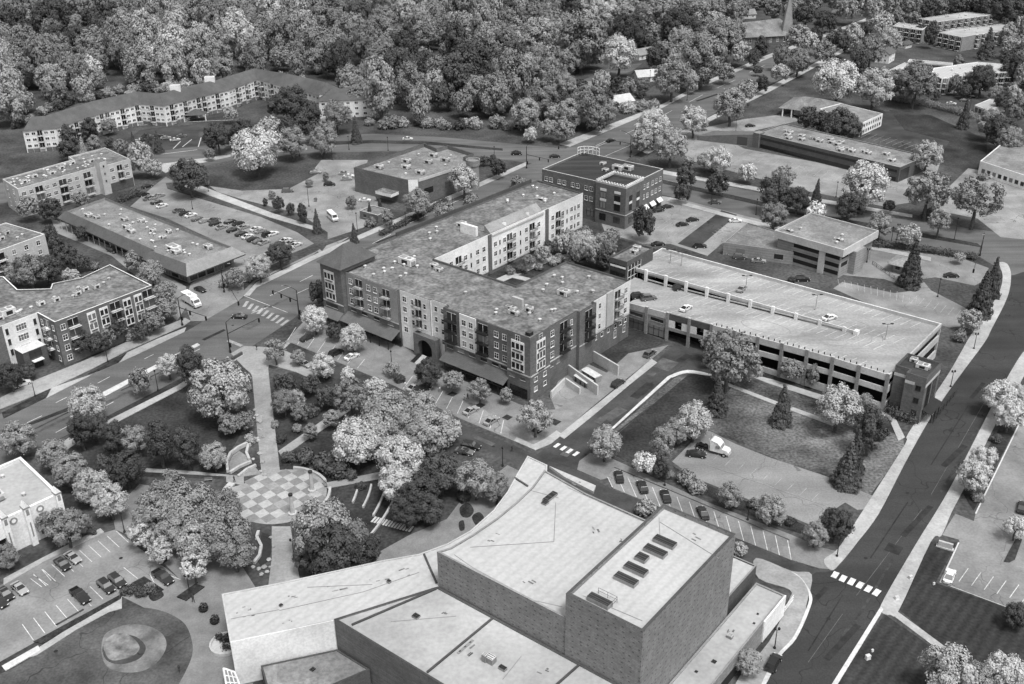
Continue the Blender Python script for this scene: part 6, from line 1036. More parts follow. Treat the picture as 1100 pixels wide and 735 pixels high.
# ---------------------------------------------------------------- cars
def loft(mb, prof, hw, m, closed=True):
    """side outline (x, z) extruded to half widths hw(x, z) on both sides"""
    L = [Vector((x, -hw(x, z), z)) for x, z in prof]; Rr = [Vector((x, hw(x, z), z)) for x, z in prof]; n = len(prof)
    for i in range(n): j = (i+1) % n; mb.poly([L[i], L[j], Rr[j], Rr[i]], m)
    mb.poly(L[::-1], m); mb.poly(Rr, m)
def make_car(kind):
    """Empty > body, window, four wheels, two headlights, two tail lights; built at the origin, nose along +x"""
    root = bpy.data.objects.new({'sedan': 'car', 'suv': 'suv_car', 'pickup': 'pickup_truck'}[kind], None); LOC[root.name] = Vector((0, 0, 0)); COL.objects.link(root)
    L, Wd = {'sedan': (4.7, .9), 'suv': (4.75, .95), 'pickup': (5.6, .98)}[kind]; a = L/2
    b = MB()
    belt = {'sedan': .92, 'suv': 1.05, 'pickup': 1.08}[kind]; rf = {'sedan': 1.42, 'suv': 1.72, 'pickup': 1.82}[kind]
    low = [(-a, .38), (-a+.1, .25), (a-.15, .25), (a, .4), (a-.04, .68), (a-.5, .8), (a*.42, belt)]
    if kind == 'sedan': low += [(-a*.62, belt+.02), (-a+.12, belt-.02), (-a, .7)]; cab = [(a*.42, belt), (a*.10, rf-.04), (-a*.30, rf), (-a*.72, belt+.05)]
    elif kind == 'suv': low += [(-a+.05, belt), (-a, .7)]; cab = [(a*.42, belt), (a*.2, rf-.05), (-a*.72, rf), (-a+.12, belt)]
    else: low += [(-a+.02, belt-.04), (-a, .6)]; cab = [(a*.42, belt), (a*.22, rf-.04), (-a*.15, rf), (-a*.22, belt)]
    loft(b, low, lambda x, z: Wd*(1-.10*max(0, (abs(x)-a*.75)/(a*.25))**2)*(1 if z > .35 else .94), 'paint')
    g = MB(); loft(g, [(x, z) for x, z in cab], lambda x, z: Wd*(.93 if z < belt+.1 else .74), 'glass')
    cx0, cx1 = cab[2][0], cab[1][0]; t = MB()
    b.hexa([(cx0-.02, -Wd*.75, rf-.02), (cx1+.02, -Wd*.75, rf-.06), (cx1+.02, Wd*.75, rf-.06), (cx0-.02, Wd*.75, rf-.02), (cx0+.06, -Wd*.7, rf+.05), (cx1-.06, -Wd*.7, rf+.02), (cx1-.06, Wd*.7, rf+.02), (cx0+.06, Wd*.7, rf+.05)], 'paint')
    for s in (-1, 1):                                       # pillars
        for (x0, z0), (x1, z1) in ((cab[0], cab[1]), ((0.02, belt), (cx0*.35, rf)), (cab[3], cab[2])): b.tube((x0, s*Wd*.93, z0), (x1, s*Wd*.75, z1-.02), .05, .045, 'paint', 4)
        b.box(a*.36, a*.42, s*(Wd+.02)-.08, s*(Wd+.02)+.08, belt-.02, belt+.14, 'paint')
    if kind == 'pickup': b.box(-a+.12, -a*.24, -Wd*.8, Wd*.8, belt-.035, belt-.03, 'dark', ())
    b.box(a-.06, a+.03, -Wd*.5, Wd*.5, .42, .6, 'dark'); b.build('body', root); g.build('window', root)
    for x in (a*.62, -a*.6):
        for s in (-1, 1):
            m = MB(); m.tube((x, s*(Wd-.2), .33), (x, s*(Wd+.02), .33), .33, .33, 'tyre', 12); wh = m.build('wheel', root); MB().tube((x, s*(Wd+.02), .33), (x, s*(Wd+.035), .33), .19, .18, 'lmetal', 8).build('rim', wh)
    for s in (-1, 1):
        MB().box(a-.14, a-.0, s*Wd*.66-.16, s*Wd*.66+.16, .6, .72, 'lamp').build('headlight', root); MB().box(-a-.015, -a+.08, s*Wd*.72-.15, s*Wd*.72+.15, .66, .82, 'red').build('tail_light', root)
    return root
CARS = {k: make_car(k) for k in ('sedan', 'suv', 'pickup')}
CT = {'w': (.72, 'white'), 's': (.34, 'silver grey'), 'g': (.13, 'dark grey'), 'b': (.028, 'black')}
CN = {'sedan': 'sedan', 'suv': 'SUV', 'pickup': 'pickup truck'}
first = {k: True for k in CARS}; CL = []
def car(x, y, kind, tone, ang, where, z=0.0, head=1):
    p = P(x, y, z+.6); loc = Vector((p.x, p.y, z+.03)); g = CT[tone][0]*rnd.uniform(.85, 1.15); col = (g, g, g, 1)
    rz = R(ang+(180 if head < 0 else 0)+rnd.uniform(-2, 2))
    if first[kind]:
        o = CARS[kind]; first[kind] = False; o.location = loc; o.rotation_euler = (0, 0, rz)
        for c in o.children: c.color = col
    else: o = copy_tree(CARS[kind], loc, rz, None, col)
    CL.append((o, kind, tone, where, x)); return o
A0, B0 = -39.6, 50.4
def cars(s, where, z=0.0):
    for it in s.split(';'):
        a = it.split(); car(float(a[0]), float(a[1]), {'c': 'sedan', 'u': 'suv', 'p': 'pickup'}[a[2]], a[3], {'A': A0, 'B': B0}.get(a[4]) if a[4] in 'AB' else float(a[4]), where, z(float(a[0]), float(a[1])) if callable(z) else z, int(a[5]) if len(a) > 5 else 1)
PK = -41
cars(f'67 606 c b {PK};78 599 c s {PK};6 638 c b {PK};21 632 c s {PK};-1 646 c b {PK};86 640 p b {PK};114 630 u b {PK};126 624 u b {PK};175 620 p b {PK}', 'parked in the lot below the white stucco building')
cars('445 416 c s 48;454 418 u b 48;506 441 c s 48;528 452 c s 48;378 383 c w 50;361 379 u b 50;330 363 c b 50', 'parked in front of the sloped shop awnings')
cars('506 479 u b -22', 'driving on the street past the shop awnings'); cars('499 485 c g -22;327 391 c s -40;347 402 c s -40', 'parked on the park side of the street')
cars('665 512 c b 95;690 523 u b 95;715 533 c b 95;755 551 c b 95', 'parked in the stalls behind the theatre')
cars('831 712 u b 58', 'parked at the kerb beside the theatre side wing'); cars('748 488 c b -15', 'parked on the gravel beside the white truck cab')
cars('1020 619 c w 58', 'parked at the end of the lot by the mown lawn'); cars('1098 545 c b 60', 'parked at the right edge of the right-hand lot')
cars('257 340 c b 172', 'turning in the crossing'); cars('698 380 u g 52;664 412 u b 52', 'parked at the kerb of the service street'); cars('215 311 c b -40', 'stopped beside the box truck')
zr = lambda x, y: dz(Fg.px(x, y, 8.5)[0])
cars('737 331 c w 48;731 309 u b 20;686 318 u b 15;697 320 u g 15;703 292 c w 10;698 297 c g 10', 'parked on the ramped front deck of the garage', zr); cars('891 341 c w 30;797 310 c s 60', 'parked on the upper deck of the garage', 9.4)
cars('707 226 c b 25;717 222 c b 25;733 241 c b 20;744 236 c b 20;790 237 c w 5;752 264 u b -10;707 262 c b 15', 'parked in the lots behind the brick office'); cars('768 217 c g -12', 'driving on the divided cross road'); cars('1022 296 c b -3', 'parked in the back lot by the drive-up kiosk'); cars('862 300 u b -5;795 276 u g -10;787 272 c s -10;815 280 c s -10', 'parked under the concrete office annex')
cars('158 200 c b 45;154 209 c b 48;160 213 c g 48;168 217 c b 48;174 221 c w 48;171 210 c s 48;165 212 c s 48;192 226 c g 48;199 229 c b 48;205 231 c w 48;212 235 c g 48;220 237 c s 48;231 240 c b 48;238 244 c s 48;247 238 c b 48;256 240 c b 48;250 247 c b 48;259 251 c b 48;275 246 c w 48;280 248 c s 48;288 252 u b 48;293 251 c w 48;272 257 c b 48;278 259 c g 48;284 260 c s 48;307 258 c w 48;313 261 c s 48;318 263 c w 48;310 268 c s 48;290 272 c s 48;230 236 c g 48;262 244 c s 48;298 264 c s 48;266 254 c w 48', 'parked in the long lot behind the shop strip')
cars('339 185 c s 0', 'parked beside the lawn of the store lot'); cars('309 205 u g 8;354 198 u b 5;375 189 c w 8;372 192 c s 8;392 215 c w -5;370 186 c s 8', 'parked in the store lot'); cars('120 269 u b -40', 'parked in the alley under the shop canopy'); cars('24 412 u w 45', 'parked under the trees by the avenue apartments')
cars('596 168 c b 5;555 165 c b 0;529 171 c g 150;555 164 c b 0', 'waiting at the far crossing'); cars('656 151 c b 40;685 157 c g 40', 'on the avenue beyond the far crossing'); cars('438 149 c w 0', 'driving on the cross road behind the turret store'); cars('806 135 c b 8;754 139 c g 0;755 135 c g 0', 'parked in the lot left of the long office')
cars('1022 111 c w -25;1045 104 c b -10;1068 102 c b 5;1075 101 c b 5;1036 108 c g -20', 'parked by the white apartments at the upper right'); cars('950 10 c s 60;905 33 c w 60', 'driving on the far avenue'); cars('147 152 c s 20;155 149 c w 20;162 147 c g 20;170 146 c b 20;178 148 c s 20;188 150 c w 20;128 158 c w 20;136 156 c g 20;195 146 c g 20', 'parked before the bent apartment row')
ONB = ['first', 'second', 'third', 'fourth', 'fifth', 'sixth', 'seventh', 'eighth', 'ninth', 'tenth', 'eleventh', 'twelfth', 'thirteenth', 'fourteenth', 'fifteenth', 'sixteenth', 'seventeenth', 'eighteenth', 'nineteenth', 'twentieth']
def nth(i, n): return ONB[i] if i < 20 else str(i+1)+('th' if (i+1) % 100 in (11, 12, 13) else {1: 'st', 2: 'nd', 3: 'rd'}.get((i+1) % 10, 'th'))
def label_series(items):
    """items: (object, description, place, sort x); identical ones get an ordinal from the left"""
    d = {}
    for o, de, pl, x in items: d.setdefault((de, pl), []).append((x, o))
    for (de, pl), L in d.items():
        L.sort(key=lambda t: t[0])
        for i, (x, o) in enumerate(L): yield o, (f'{de} {pl}' if len(L) == 1 else f'{nth(i, len(L))} {de} from the left {pl}')
for o, lb in label_series([(o, f'{CT[t][1]} {CN[k]}', wh, x) for o, k, t, wh, x in CL]): tag(o, lb, 'pickup truck' if 'pickup' in o.name else 'car', 'cars parked and driving round the blocks')
# ---------------------------------------------------------------- trucks
def at(root): return LOC.setdefault(root.name, Vector((0, 0, 0)))
def wheels(root, xs, wd, r=.5):
    for x in xs:
        for s in (-1, 1): m = MB(); m.tube((x, s*(wd-.32), r), (x, s*wd, r), r, r, 'tyre', 14); wh = m.build('wheel', root); MB().tube((x, s*wd, r), (x, s*(wd+.03), r), r*.55, r*.5, 'lmetal', 10).build('rim', wh)
p = P(768, 482, 1); t = thing('semi_truck', (p.x, p.y, 0), 'white long-nosed semi truck cab without trailer on the gravel lot', 'truck', None, R(-31)); LOC[t.name] = Vector((0, 0, 0))
m = MB(); loft(m, [(-.6, .9), (2.2, .8), (3.5, .75), (3.6, 1.3), (3.3, 1.75), (2.0, 2.0), (1.6, 2.75), (.9, 3.4), (-.5, 3.75), (-.9, 3.6), (-.9, .9)], lambda x, z: 1.22 if x < 1.7 else 1.0, 'white'); m.build('cab', t)
m = MB(); m.poly([(1.98, -.95, 2.06), (1.98, .95, 2.06), (1.66, .98, 2.7), (1.66, -.98, 2.7)], 'glass'); [m.box(.5, 1.5, s*1.225-.01, s*1.225+.01, 1.95, 2.65, 'glass') for s in (-1, 1)]; m.build('windscreen', t)
m = MB(); m.box(-4.6, -.95, -.5, .5, .7, 1.0, 'metal'); m.box(-3.9, -2.6, -.55, .55, 1.02, 1.2, 'dark'); m.box(3.62, 3.75, -.9, .9, .45, .8, 'lmetal'); [m.tube((-1.2, s*1.0, .9), (-1.2, s*1.0, 3.9), .1, .1, 'lmetal', 8) for s in (-1, 1)]; m.build('chassis', t); wheels(t, (2.6, -2.6, -3.9), 1.2)
p = P(206, 323, 1.4); t = thing('box_truck', (p.x, p.y, 0), 'white delivery box truck waiting at the crossing by the shop strip', 'truck', None, R(-46)); LOC[t.name] = Vector((0, 0, 0))
MB().box(-4.2, 1.6, -1.22, 1.22, .9, 3.5, 'white').build('cargo_box', t); m = MB(); loft(m, [(1.7, .6), (3.9, .6), (4.0, 1.4), (3.5, 1.7), (2.9, 2.7), (1.7, 2.8)], lambda x, z: 1.1, 'white'); m.build('cab', t); m = MB(); m.poly([(3.47, -.95, 1.78), (3.47, .95, 1.78), (2.96, .9, 2.62), (2.96, -.9, 2.62)], 'glass'); [m.box(2.0, 3.0, s*1.105-.01, s*1.105+.01, 1.75, 2.5, 'glass') for s in (-1, 1)]; m.build('windscreen', t); wheels(t, (3.0, -2.6), 1.2, .45)
p = P(357, 232, 1.4); t = thing('van', (p.x, p.y, 0), 'long white delivery van parked alone in the store lot', 'van', None, R(-62)); LOC[t.name] = Vector((0, 0, 0))
m = MB(); loft(m, [(-3.6, .5), (3.5, .5), (3.7, 1.2), (3.1, 1.6), (2.5, 2.7), (-3.5, 2.8)], lambda x, z: 1.1 if z < 1.7 else 1.0, 'white'); m.build('body', t); m = MB(); m.poly([(3.06, -.9, 1.7), (3.06, .9, 1.7), (2.56, .85, 2.6), (2.56, -.85, 2.6)], 'glass'); [m.box(-2.8+1.3*k, -1.8+1.3*k, s*1.03-.06, s*1.03+.06, 1.75, 2.4, 'glass') for k in range(4) for s in (-1, 1)]; m.build('window', t); wheels(t, (2.3, -2.2), 1.12, .42)
# ---------------------------------------------------------------- street furniture
def signal(base, top_h, mast_to, lum_px, heads, label):
    """dark signal pole with a curved lamp arm and a mast arm carrying signal heads"""
    b = P(*base); t = thing('traffic_signal', b, label, 'traffic signal', 'traffic signals at the crossings'); m = MB(); m.tube(b, b+Vector((0, 0, top_h)), .2, .12, 'metal', 8); m.tube(b, b+Vector((0, 0, .7)), .34, .3, 'metal', 8); m.build('pole', t)
    me = P(*mast_to, 6.3); me = Vector((me.x, me.y, 6.6)); s = Vector((b.x, b.y, 6.0)); m = MB(); m.tube(s, me, .13, .07, 'metal', 6); m.build('mast_arm', t)
    le = P(*lum_px, top_h+.6); d = Vector((le.x-b.x, le.y-b.y, 0)); m = MB(); pr = b+Vector((0, 0, top_h))
    for k in range(1, 6): f = k/5; q = b+d*f+Vector((0, 0, top_h+1.3*math.sin(f*math.pi*.6))); m.tube(pr, q, .08, .07, 'metal', 5); pr = q
    m.build('lamp_arm', t); m = MB(); m.box(-.45, .45, -.2, .2, -.12, .05, 'gmetal', (), lambda x, y, z: pr+Vector((x, y, z))); m.build('lamp_head', t)
    for f in heads:
        c = s.lerp(me, f) if f > 0 else b+Vector((.4, -.3, 3.2)); m = MB(); m.box(c.x-.22, c.x+.22, c.y-.2, c.y+.2, c.z-1.25, c.z-.02, 'metal'); [m.tube((c.x, c.y-.2, c.z-.25-.38*k), (c.x, c.y-.34, c.z-.25-.38*k), .15, .15, 'dark', 8) for k in range(3)]; m.build('signal_head', t)
signal((247.5, 379), 9.5, (278, 343), (259, 338), (1, 0), 'signal pole nearest the promenade entrance at the avenue crossing'); signal((321.8, 343), 9.5, (293, 313), (304, 309), (1, .66, .3, 0), 'signal pole in front of the pyramid-roofed corner at the avenue crossing')
signal((196, 350), 9, (221, 341), (204, 318), (1, .4, 0), 'signal pole on the avenue apartments corner of the crossing'); signal((241, 314), 9, (256, 325), (246, 285), (1, 0), 'signal pole by the shop strip corner of the crossing')
signal((677, 169), 9.5, (655, 151), (667, 142), (1, .5, 0), 'signal pole beyond the brick office beside the pale trees'); signal((565.7, 181), 9.5, (589, 172), (572, 152), (1, .6, 0), 'signal pole at the turret store side of the far crossing'); signal((609, 151), 8, (600, 158), (603, 130), (1,), 'signal pole below the corner wood at the far crossing'); signal((1052.5, 275), 8, (1046, 290), (1056, 254), (1,), 'signal pole where the divided road meets the curving road')
def lamp(x, y, h, double, label_to):
    b = P(x, y); t = thing('street_lamp', b, None); m = MB(); m.lathe(tuple(b), [(.28, 0), (.28, .35), (.11, .6), (.075, h-.6)], 'metal', 8); m.build('pole', t)
    for s in ((-1, 1) if double else (1,)):
        m = MB(); c = b+Vector((.35*s if double else 0, 0, h-.3 if double else h)); m.tube(b+Vector((0, 0, h-.6)), c+Vector((0, 0, -.2)), .05, .05, 'metal', 5); m.lathe(tuple(c), [(.08, -.3), (.24, -.1), (.26, .15), (.08, .4), (.001, .5)], 'metal', 8); m.build('lantern', t)
    label_to.append((t, x)); return t
SL = []
for x, y, h, d, wh in ((170, 420, 6, 0, 'on the avenue verge by the dark park lawn'), (116, 389, 6, 0, 'by the avenue apartments planting strip'), (38, 426, 5, 0, 'at the left end of the avenue planting strip'), (421, 395, 5, 0, 'on the shop pavement before the arched entrance'), (540, 501, 5, 0, 'at the street edge above the theatre entrance walk'), (832, 697, 5, 1, 'on the corner walk beside the theatre side wing'), (899, 598, 5, 1, 'at the street corner below the gravel lot'), (714, 522, 5, 1, 'behind the stalls near the grass triangle'), (803, 559, 5, 1, 'behind the stalls near the gravel lot end'), (134, 572, 5, 0, 'at the far corner of the lot with the eight cars'), (316, 598, 4.5, 1, 'on the walk below the checkered plaza'), (204, 637, 4.5, 1, 'at the planted bed before the oval drive'), (185, 545, 4.5, 0, 'among the trees left of the plaza'), (1021, 416, 5, 1, 'on the sidewalk by the brick stair tower'), (1046, 375, 5, 1, 'on the sidewalk at the garage end'), (1025, 258, 8, 0, 'beside the side lot entrance'), (1007, 319, 6, 0, 'on the grass of the back lot'), (931, 282, 5, 1, 'beside the stepped concrete office'), (384, 249, 7, 0, 'by the small conifer at the store lot'), (332, 222, 9, 0, 'in the middle of the store lot'), (357, 172, 8, 0, 'beside the store lot lawn'), (417, 162, 6, 0, 'behind the turret store on the cross road'), (375, 161, 6, 0, 'left of the turret store on the cross road'), (531, 170, 5, 0, 'right of the turret store'), (224, 206, 7, 0, 'at the lawn corner by the big dark tree'), (486, 221, 5, 0, 'along the avenue before the turret store'), (436, 243, 5, 0, 'along the avenue by the low hedge'), (812, 231, 6, 0, 'at the divided road near the office lots'), (764, 220, 6, 0, 'on the sidewalk of the office lots'), (698, 90, 7, 0, 'by the suburb road mouth'), (738, 108, 6, 0, 'on the upper avenue sidewalk'), (790, 145, 7, 0, 'beside the wing wall of the long office'), (898, 212, 6, 0, 'at the divided road before the long office'), (957, 262, 6, 0, 'by the hedge on the divided road'), (963, 258, 6, 1, 'beside the light tree on the divided road'), (1040, 126, 9, 0, 'by the dark conifer below the white apartments'), (207, 225, 7, 0, 'in the long lot behind the shop strip'), (322, 168, 6, 0, 'near the pale spreading tree')):
    t = lamp(x, y, h, d, SL); tag(t, f'{"double-headed" if d else "slim single-headed"} dark street lamp {wh}', 'street lamp', 'street lamps along the walks and roads')
for i, (x, y, zz) in enumerate(((951, 365, ZD), (876, 333, ZD), (732, 286, ZD), (801, 312, ZD), (720, 283, ZD))):
    b = P(x, y, zz); t = thing('deck_lamp', b, f'{ONB[4-i] if False else ["rightmost", "second from the right", "second from the left", "middle", "leftmost"][i]} twin-headed lamp on the garage roof deck', 'lamp post', 'lamp posts on the garage deck'); m = MB(); m.tube(b, b+Vector((0, 0, 4.6)), .09, .07, 'gmetal', 6); m.tube(b, b+Vector((0, 0, .8)), .25, .25, 'conc', 8); m.build('pole', t); m = MB(); m.box(b.x-1.3, b.x+1.3, b.y-.06, b.y+.06, b.z+4.55, b.z+4.65, 'metal'); m.build('cross_arm', t)
    for s in (-1, 1): m = MB(); m.box(b.x+s*1.1-.4, b.x+s*1.1+.4, b.y-.22, b.y+.22, b.z+4.66, b.z+4.82, 'metal'); m.build('lamp_head', t)
# plaza columns
for x, y, h, lb in ((335.5, 527, 5.2, 'tall pale tapered column at the far right of the checkered plaza'), (314.5, 552, 5.2, 'tall pale tapered column nearer the middle of the checkered plaza')):
    b = P(x, y, .12); t = thing('plaza_column', b, lb, 'column', 'pale columns on the plaza'); m = MB(); m.lathe(tuple(b), [(1.0, 0), (1.0, .4), (.55, .45), (.32, h-.4)], 'lime', 10); m.build('shaft', t); m = MB(); m.lathe((b.x, b.y, b.z+h-.4), [(.32, 0), (.5, .1), (.5, .45), (.001, .7)], 'metal', 10); m.build('finial', t)
# boulders of the little cascade and the pool edge
bi = 0
def boulder(x, y, s, lb):
    p = P(x, y); mb = MB(); r2 = random.Random(int(x*7+y)); n, mrows = 8, 4; rows = []
    for j in range(mrows+1):
        f = j/mrows; rows.append([Vector((math.cos(6.283*i/n)*math.sin(math.pi*f)*s*r2.uniform(.75, 1.2), math.sin(6.283*i/n)*math.sin(math.pi*f)*s*r2.uniform(.75, 1.2), s*.45-math.cos(math.pi*f)*s*.6*r2.uniform(.8, 1.1))) for i in range(n)])
    for j in range(mrows):
        for i in range(n): a, b, c, d = rows[j][i], rows[j][(i+1) % n], rows[j+1][(i+1) % n], rows[j+1][i]; mb.poly([p+a, p+b, p+c, p+d], 'stone')
    return mb.build('boulder')
BL_ = []
for x, y, s in ((276, 447, 1.1), (279, 454, 1.3), (272, 450, 1), (280, 462, .9), (270, 465, .8), (283, 470, .9), (277, 474, 1), (279, 488, 1), (282, 497, 1.1), (284, 511, .9), (272, 494, .8), (267, 455, .9), (274, 441, .9), (281, 448, .7), (268, 472, .7), (280, 507, .8)): BL_.append((boulder(x, y, s*.6, ''), 'pale boulder', 'along the cascade beside the promenade', y))
for x, y, s in ((276, 580, .8), (273, 590, .9), (275, 602, .8), (291, 578, .7), (294, 588, .8), (289, 602, .9), (284, 610, 1), (278, 612, .9), (287, 615, .8), (281, 618, .9), (270, 596, .7), (272, 610, .8), (290, 610, .6)): BL_.append((boulder(x, y, s*.6, ''), 'pale boulder', 'around the dark pool below the plaza', y))
d = {}
for o, de, pl, y in BL_: d.setdefault(pl, []).append((y, o))
for pl, L in d.items():
    for i, (y, o) in enumerate(sorted(L, key=lambda t: t[0])): tag(o, f'{nth(i, 0)} pale boulder from the far end, {pl}', 'boulder', 'boulders '+pl)
# stone walls of the small terrace left of the promenade
for i, (pl, h, lb) in enumerate((([(245, 508), (244, 498), (248, 489), (256, 483), (266, 478)], .9, 'outer curved stone wall of the small terrace left of the promenade'), ([(268, 495), (265, 488), (267, 480), (278, 472)], .7, 'inner curved stone wall above the planted hollow by the promenade'), ([(247, 509), (258, 502), (270, 497)], .6, 'upper straight stone seat wall on the small terrace'), ([(256, 513), (266, 505), (275, 501)], .6, 'lower straight stone seat wall on the small terrace'), ([(273, 606), (279, 598), (281, 588), (276, 578), (278, 572)], .6, 'stone edge wall along the left side of the dark pool'))):
    w = px2(pl); mb = MB()
    for a, b in zip(w, w[1:]): n = Vector((-(b-a).y, (b-a).x, 0)).normalized()*.3; q = [a-n, b-n, b+n, a+n]; mb.hexa([(c.x, c.y, 0) for c in q]+[(c.x, c.y, h) for c in q], 'lime', (0,))
    tag(mb.build('stone_wall'), lb, 'wall', 'stone walls of the water garden')
walk('terrace_floor', [(247, 507), (246, 498), (250, 490), (257, 485), (266, 491), (267, 496)], 'plot', .16); walk('terrace_floor', [(256, 513), (272, 500), (281, 510)], 'plot', .16)
def bench(x, y, ang, lb):
    p = P(x, y); t = thing('bench', p, lb, 'bench', 'benches in the park', R(ang)); LOC[t.name] = Vector((0, 0, 0)); m = MB(); [m.box(-.9, .9, -.25+.17*k, -.12+.17*k, .42, .47, 'wood') for k in range(3)]; m.build('seat', t); m = MB(); [m.box(-.9, .9, .27, .31, .55+.16*k, .66+.16*k, 'wood') for k in range(2)]; m.build('backrest', t); [MB().box(s-.05, s+.05, -.25, .3, 0, .41, 'metal').build('leg', t) for s in (-.7, .7)]
bench(337, 505, 20, 'bench at the far edge of the checkered plaza'); bench(349, 522, -60, 'bench at the right edge of the checkered plaza'); bench(224, 517, 10, 'bench on the path left of the plaza'); bench(324, 590, 80, 'bench beside the walk below the plaza'); bench(400, 640, 0, 'bench') if False else None
for x, y, lb in ((231, 669, 'large dark round planter before the theatre left end'), (219, 656, 'small dark planter on the forecourt paving'), (500, 488, 'dark planter at the street end of the theatre entrance walk')):
    p = P(x, y); t = thing('planter', p, lb, 'planter', 'planters on the paving'); m = MB(); m.lathe(tuple(p), [(.7, 0), (.95, .7), (.8, .72), (.8, .6), (.001, .6)], 'metal', 12); m.build('pot', t); m = MB(); r2 = random.Random(3); leafcloud(m, [(p+Vector((0, 0, 1)), .7), (p+Vector((.3, .2, 1.1)), .5)], 220, .16, r2); o = m.build('shrub', t); o.color = (.06, .06, .06, 1)
p = P(243, 693); t = thing('raised_planter', p, 'round stone-edged planting bed against the theatre left end', 'planter'); m = MB(); m.lathe(tuple(p), [(3.0, 0), (3.0, .6), (2.6, .62), (2.6, .4), (.001, .4)], 'lime', 18); m.build('edge', t); m = MB(); leafcloud(m, [(p+Vector((rnd.uniform(-1.6, 1.6), rnd.uniform(-1.6, 1.6), .8)), .7) for _ in range(9)], 900, .18, random.Random(8)); o = m.build('shrub', t); o.color = (.05, .05, .05, 1)
def signboard(x, y, ang, w, h, lb, m='conc'):
    p = P(x, y); t = thing('sign', p, lb, 'sign', None, R(ang)); LOC[t.name] = Vector((0, 0, 0)); b = MB(); b.box(-w/2, w/2, -.25, .25, .3, h, m); b.build('panel', t); b = MB(); b.box(-w/2-.3, w/2+.3, -.45, .45, 0, .29, 'lime'); b.build('base', t)
signboard(1015, 589, -30, 2.8, 1.5, 'low pale sign block on the grass corner by the right-hand lot'); signboard(255, 385, 60, 4, 1.2, 'low dark stone sign in the planting at the promenade entrance', 'dbrick')
for x, y, s, lb in ((978, 622, .6, 'white utility box on the lawn edge by the crosswalk'), (932, 708, .7, 'pale utility box on the mown lawn by the road'), (937, 700, .35, 'slim white marker post on the mown lawn'), (963, 644, .6, 'pale hydrant box on the sidewalk end of the crosswalk'), (1003, 628, .35, 'small white post at the corner of the right-hand lot')):
    p = P(x, y); t = thing('utility_box', p, lb, 'utility box', None, R(20)); LOC[t.name] = Vector((0, 0, 0)); m = MB(); s *= .6; m.box(-s, s, -s*.7, s*.7, .1, s*2, 'trim'); m.build('cabinet', t); m = MB(); m.box(-s*1.1, s*1.1, -s*.8, s*.8, 0, .09, 'conc'); m.build('base', t); m = MB(); m.box(-s*1.05, s*1.05, -s*.75, s*.75, s*2+.002, s*2+.08, 'lmetal'); m.build('lid', t)
for x, y, lb in ((833, 92, 'brick gate pier'),): pass
# fence by the back lot, cable-barrier of the theatre side wing
def fence(pts, h, lb, post='metal'):
    w = px2(pts); t = thing('fence', w[0], lb, 'fence'); r = MB()
    for a, b in zip(w, w[1:]):
        for zz in (.25, h*.6, h): r.tube(a+Vector((0, 0, zz)), b+Vector((0, 0, zz)), .05, .05, post, 4)
        n = max(1, int((b-a).length/2.4))
        for i in range(n): c = a.lerp(b, i/n); q = MB(); q.tube(c, c+Vector((0, 0, h+.1)), .07, .07, post, 5); q.build('post', t)
    r.build('rail', t)
fence([(937, 262+22), (960, 300), (985, 303)], 1.2, 'dark railing along the sunken drive of the back lot'); fence([(829, 676), (843, 657), (852, 645)], 1.3, 'white railing beside the end of the theatre side wing', 'white'); fence([(1002, 455), (1020, 432), (1028, 422)], 1.6, 'dark iron fence along the garage stair tower sidewalk')
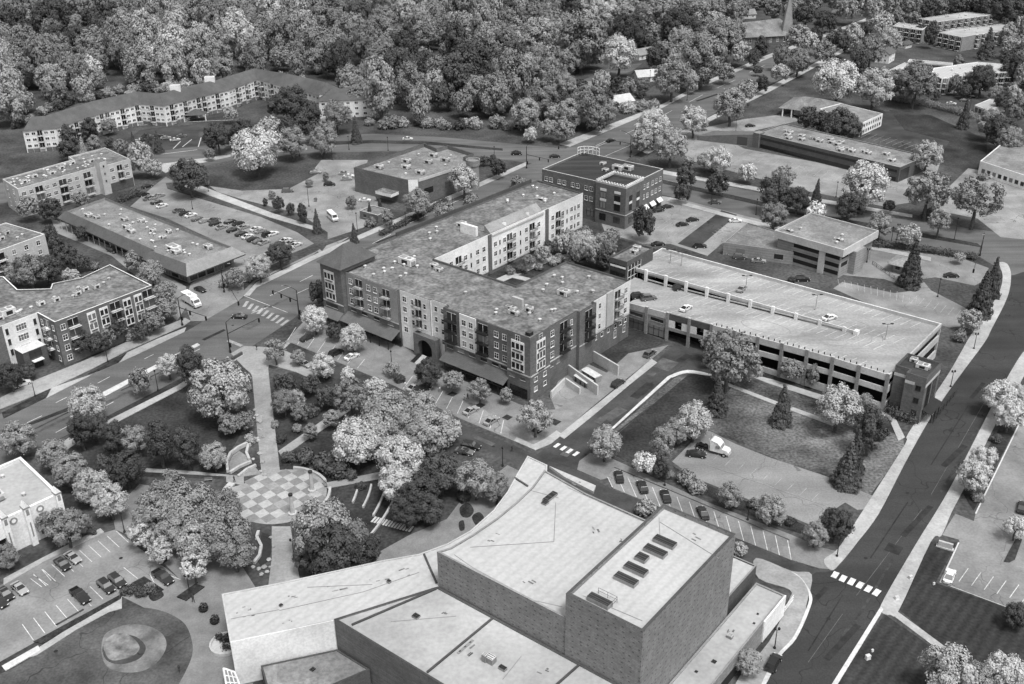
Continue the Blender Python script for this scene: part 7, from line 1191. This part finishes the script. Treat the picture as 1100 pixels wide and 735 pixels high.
# ---------------------------------------------------------------- people (a few pixels each)
def person(x, y, shirt, legs, ang, stride, lb):
    b = P(x, y, .13); e = thing('person', b, lb, 'person', 'people walking', R(ang)); LOC[e.name] = Vector((0, 0, 0))
    sk = {'pel': (0, 0, .95), 'che': (0, 0, 1.28), 'nek': (0, 0, 1.47), 'hed': (.02, 0, 1.60), 'top': (.02, 0, 1.72), 'sl': (0, .19, 1.40), 'sr': (0, -.19, 1.40), 'el': (-.08*stride, .25, 1.12), 'er': (.10*stride, -.25, 1.12), 'hl': (.02, .25, .88), 'hr': (.24*stride, -.24, .92), 'tl': (.01, .09, .9), 'tr': (.01, -.09, .9), 'kl': (.16*stride, .10, .5), 'kr': (-.05, -.10, .5), 'fl': (.24*stride, .10, .08), 'fr': (-.3*stride, -.10, .1), 'ol': (.40*stride, .11, .04), 'or': (-.14*stride, -.11, .04)}
    ed = [('pel', 'che'), ('che', 'nek'), ('nek', 'hed'), ('hed', 'top'), ('che', 'sl'), ('che', 'sr'), ('sl', 'el'), ('sr', 'er'), ('el', 'hl'), ('er', 'hr'), ('pel', 'tl'), ('pel', 'tr'), ('tl', 'kl'), ('tr', 'kr'), ('kl', 'fl'), ('kr', 'fr'), ('fl', 'ol'), ('fr', 'or')]
    rad = {'pel': .15, 'che': .16, 'nek': .06, 'hed': .105, 'top': .07, 'sl': .07, 'sr': .07, 'el': .048, 'er': .048, 'hl': .04, 'hr': .04, 'tl': .10, 'tr': .10, 'kl': .062, 'kr': .062, 'fl': .045, 'fr': .045, 'ol': .04, 'or': .04}
    ks = list(sk); me = bpy.data.meshes.new('body'); me.from_pydata([sk[k] for k in ks], [(ks.index(a), ks.index(c)) for a, c in ed], [])
    o = bpy.data.objects.new('body', me); COL.objects.link(o); o.parent = e; o.modifiers.new('skin', 'SKIN')
    for i, k in enumerate(ks): me.skin_vertices[0].data[i].radius = (rad[k],)*2; me.skin_vertices[0].data[i].use_root = (k == 'pel')
    o.modifiers.new('sub', 'SUBSURF').levels = 1; o.modifiers['sub'].render_levels = 1; me.materials.append(M_['cloth']); o.color = (legs,)*3+(1,)
    m = MB(); m.lathe((0, 0, 0), [(.17, .93), (.18, 1.15), (.2, 1.32), (.17, 1.42), (.07, 1.48)], 'cloth', 10); s = m.build('shirt', e); s.color = (shirt,)*3+(1,)
    m = MB(); m.lathe((.0, 0, 0), [(.118, 1.62), (.112, 1.70), (.07, 1.765), (.001, 1.78)], 'bark', 10); m.build('hair', e)
for a in ((412, 402, .5, .1, -40, .8, 'person in a light shirt on the pavement left of the arched entrance'), (435.5, 416, .75, .6, 140, 1, 'person in white walking behind the parked cars by the entrance'), (472.5, 421, .7, .2, -40, .8, 'person in a white top beside the shop pavement trees'), (499, 430, .7, .3, 140, .9, 'person in pale clothes, left of the pair by the shop awnings'), (502.5, 429, .04, .04, 140, .9, 'person in dark clothes, right of the pair by the shop awnings'), (287, 386, .05, .05, 20, .8, 'person in dark clothes at the promenade entrance'), (276, 376, .06, .05, 60, .8, 'person in dark clothes at the street edge of the entrance plaza'), (208, 647, .05, .05, -40, 1, 'person in dark clothes at the planted bed before the oval drive'), (193, 722, .05, .05, 60, .6, 'person in dark clothes beside the oval drive'), (252, 518, .05, .04, 0, .7, 'person in dark clothes on the path left of the plaza'), (317, 600, .05, .05, 0, 0.6, 'person in dark clothes beside the lamp below the plaza'), (550, 485, .05, .05, 0, .8, 'person in dark clothes on the corner pavement by the crosswalk')): person(*a)
# ---------------------------------------------------------------- labels of plants
items = []
for e, kind, tone, p, w in GROWN:
    px_, py_ = proj(p); pl = min(MARKS, key=lambda m: (m[0]-p).length)[1]
    if kind == 'wood':
        sec = int(max(0, min(1099, px_))//137); pl = 'of the wood '+('front' if py_ > 112 else 'middle' if py_ > 60 else 'back')+' above '+['the picture edge', 'the bent row start', 'the bent row middle', 'the bent row end', 'the turret store', 'the far crossing', 'the suburb', 'the church'][sec]
        items.append((e, f'{TD[tone]} {SHAPE[kind]}', pl, px_))
    else: items.append((e, f'{TD[tone]} {SHAPE[kind]}', 'near '+pl, px_))
for o, lb in label_series(items): tag(o, lb, 'shrub' if o.name.startswith('shrub') else 'tree', 'shrubs and trees of the town' if ' of the wood ' not in lb else 'trees of the wood')
flush_extra()
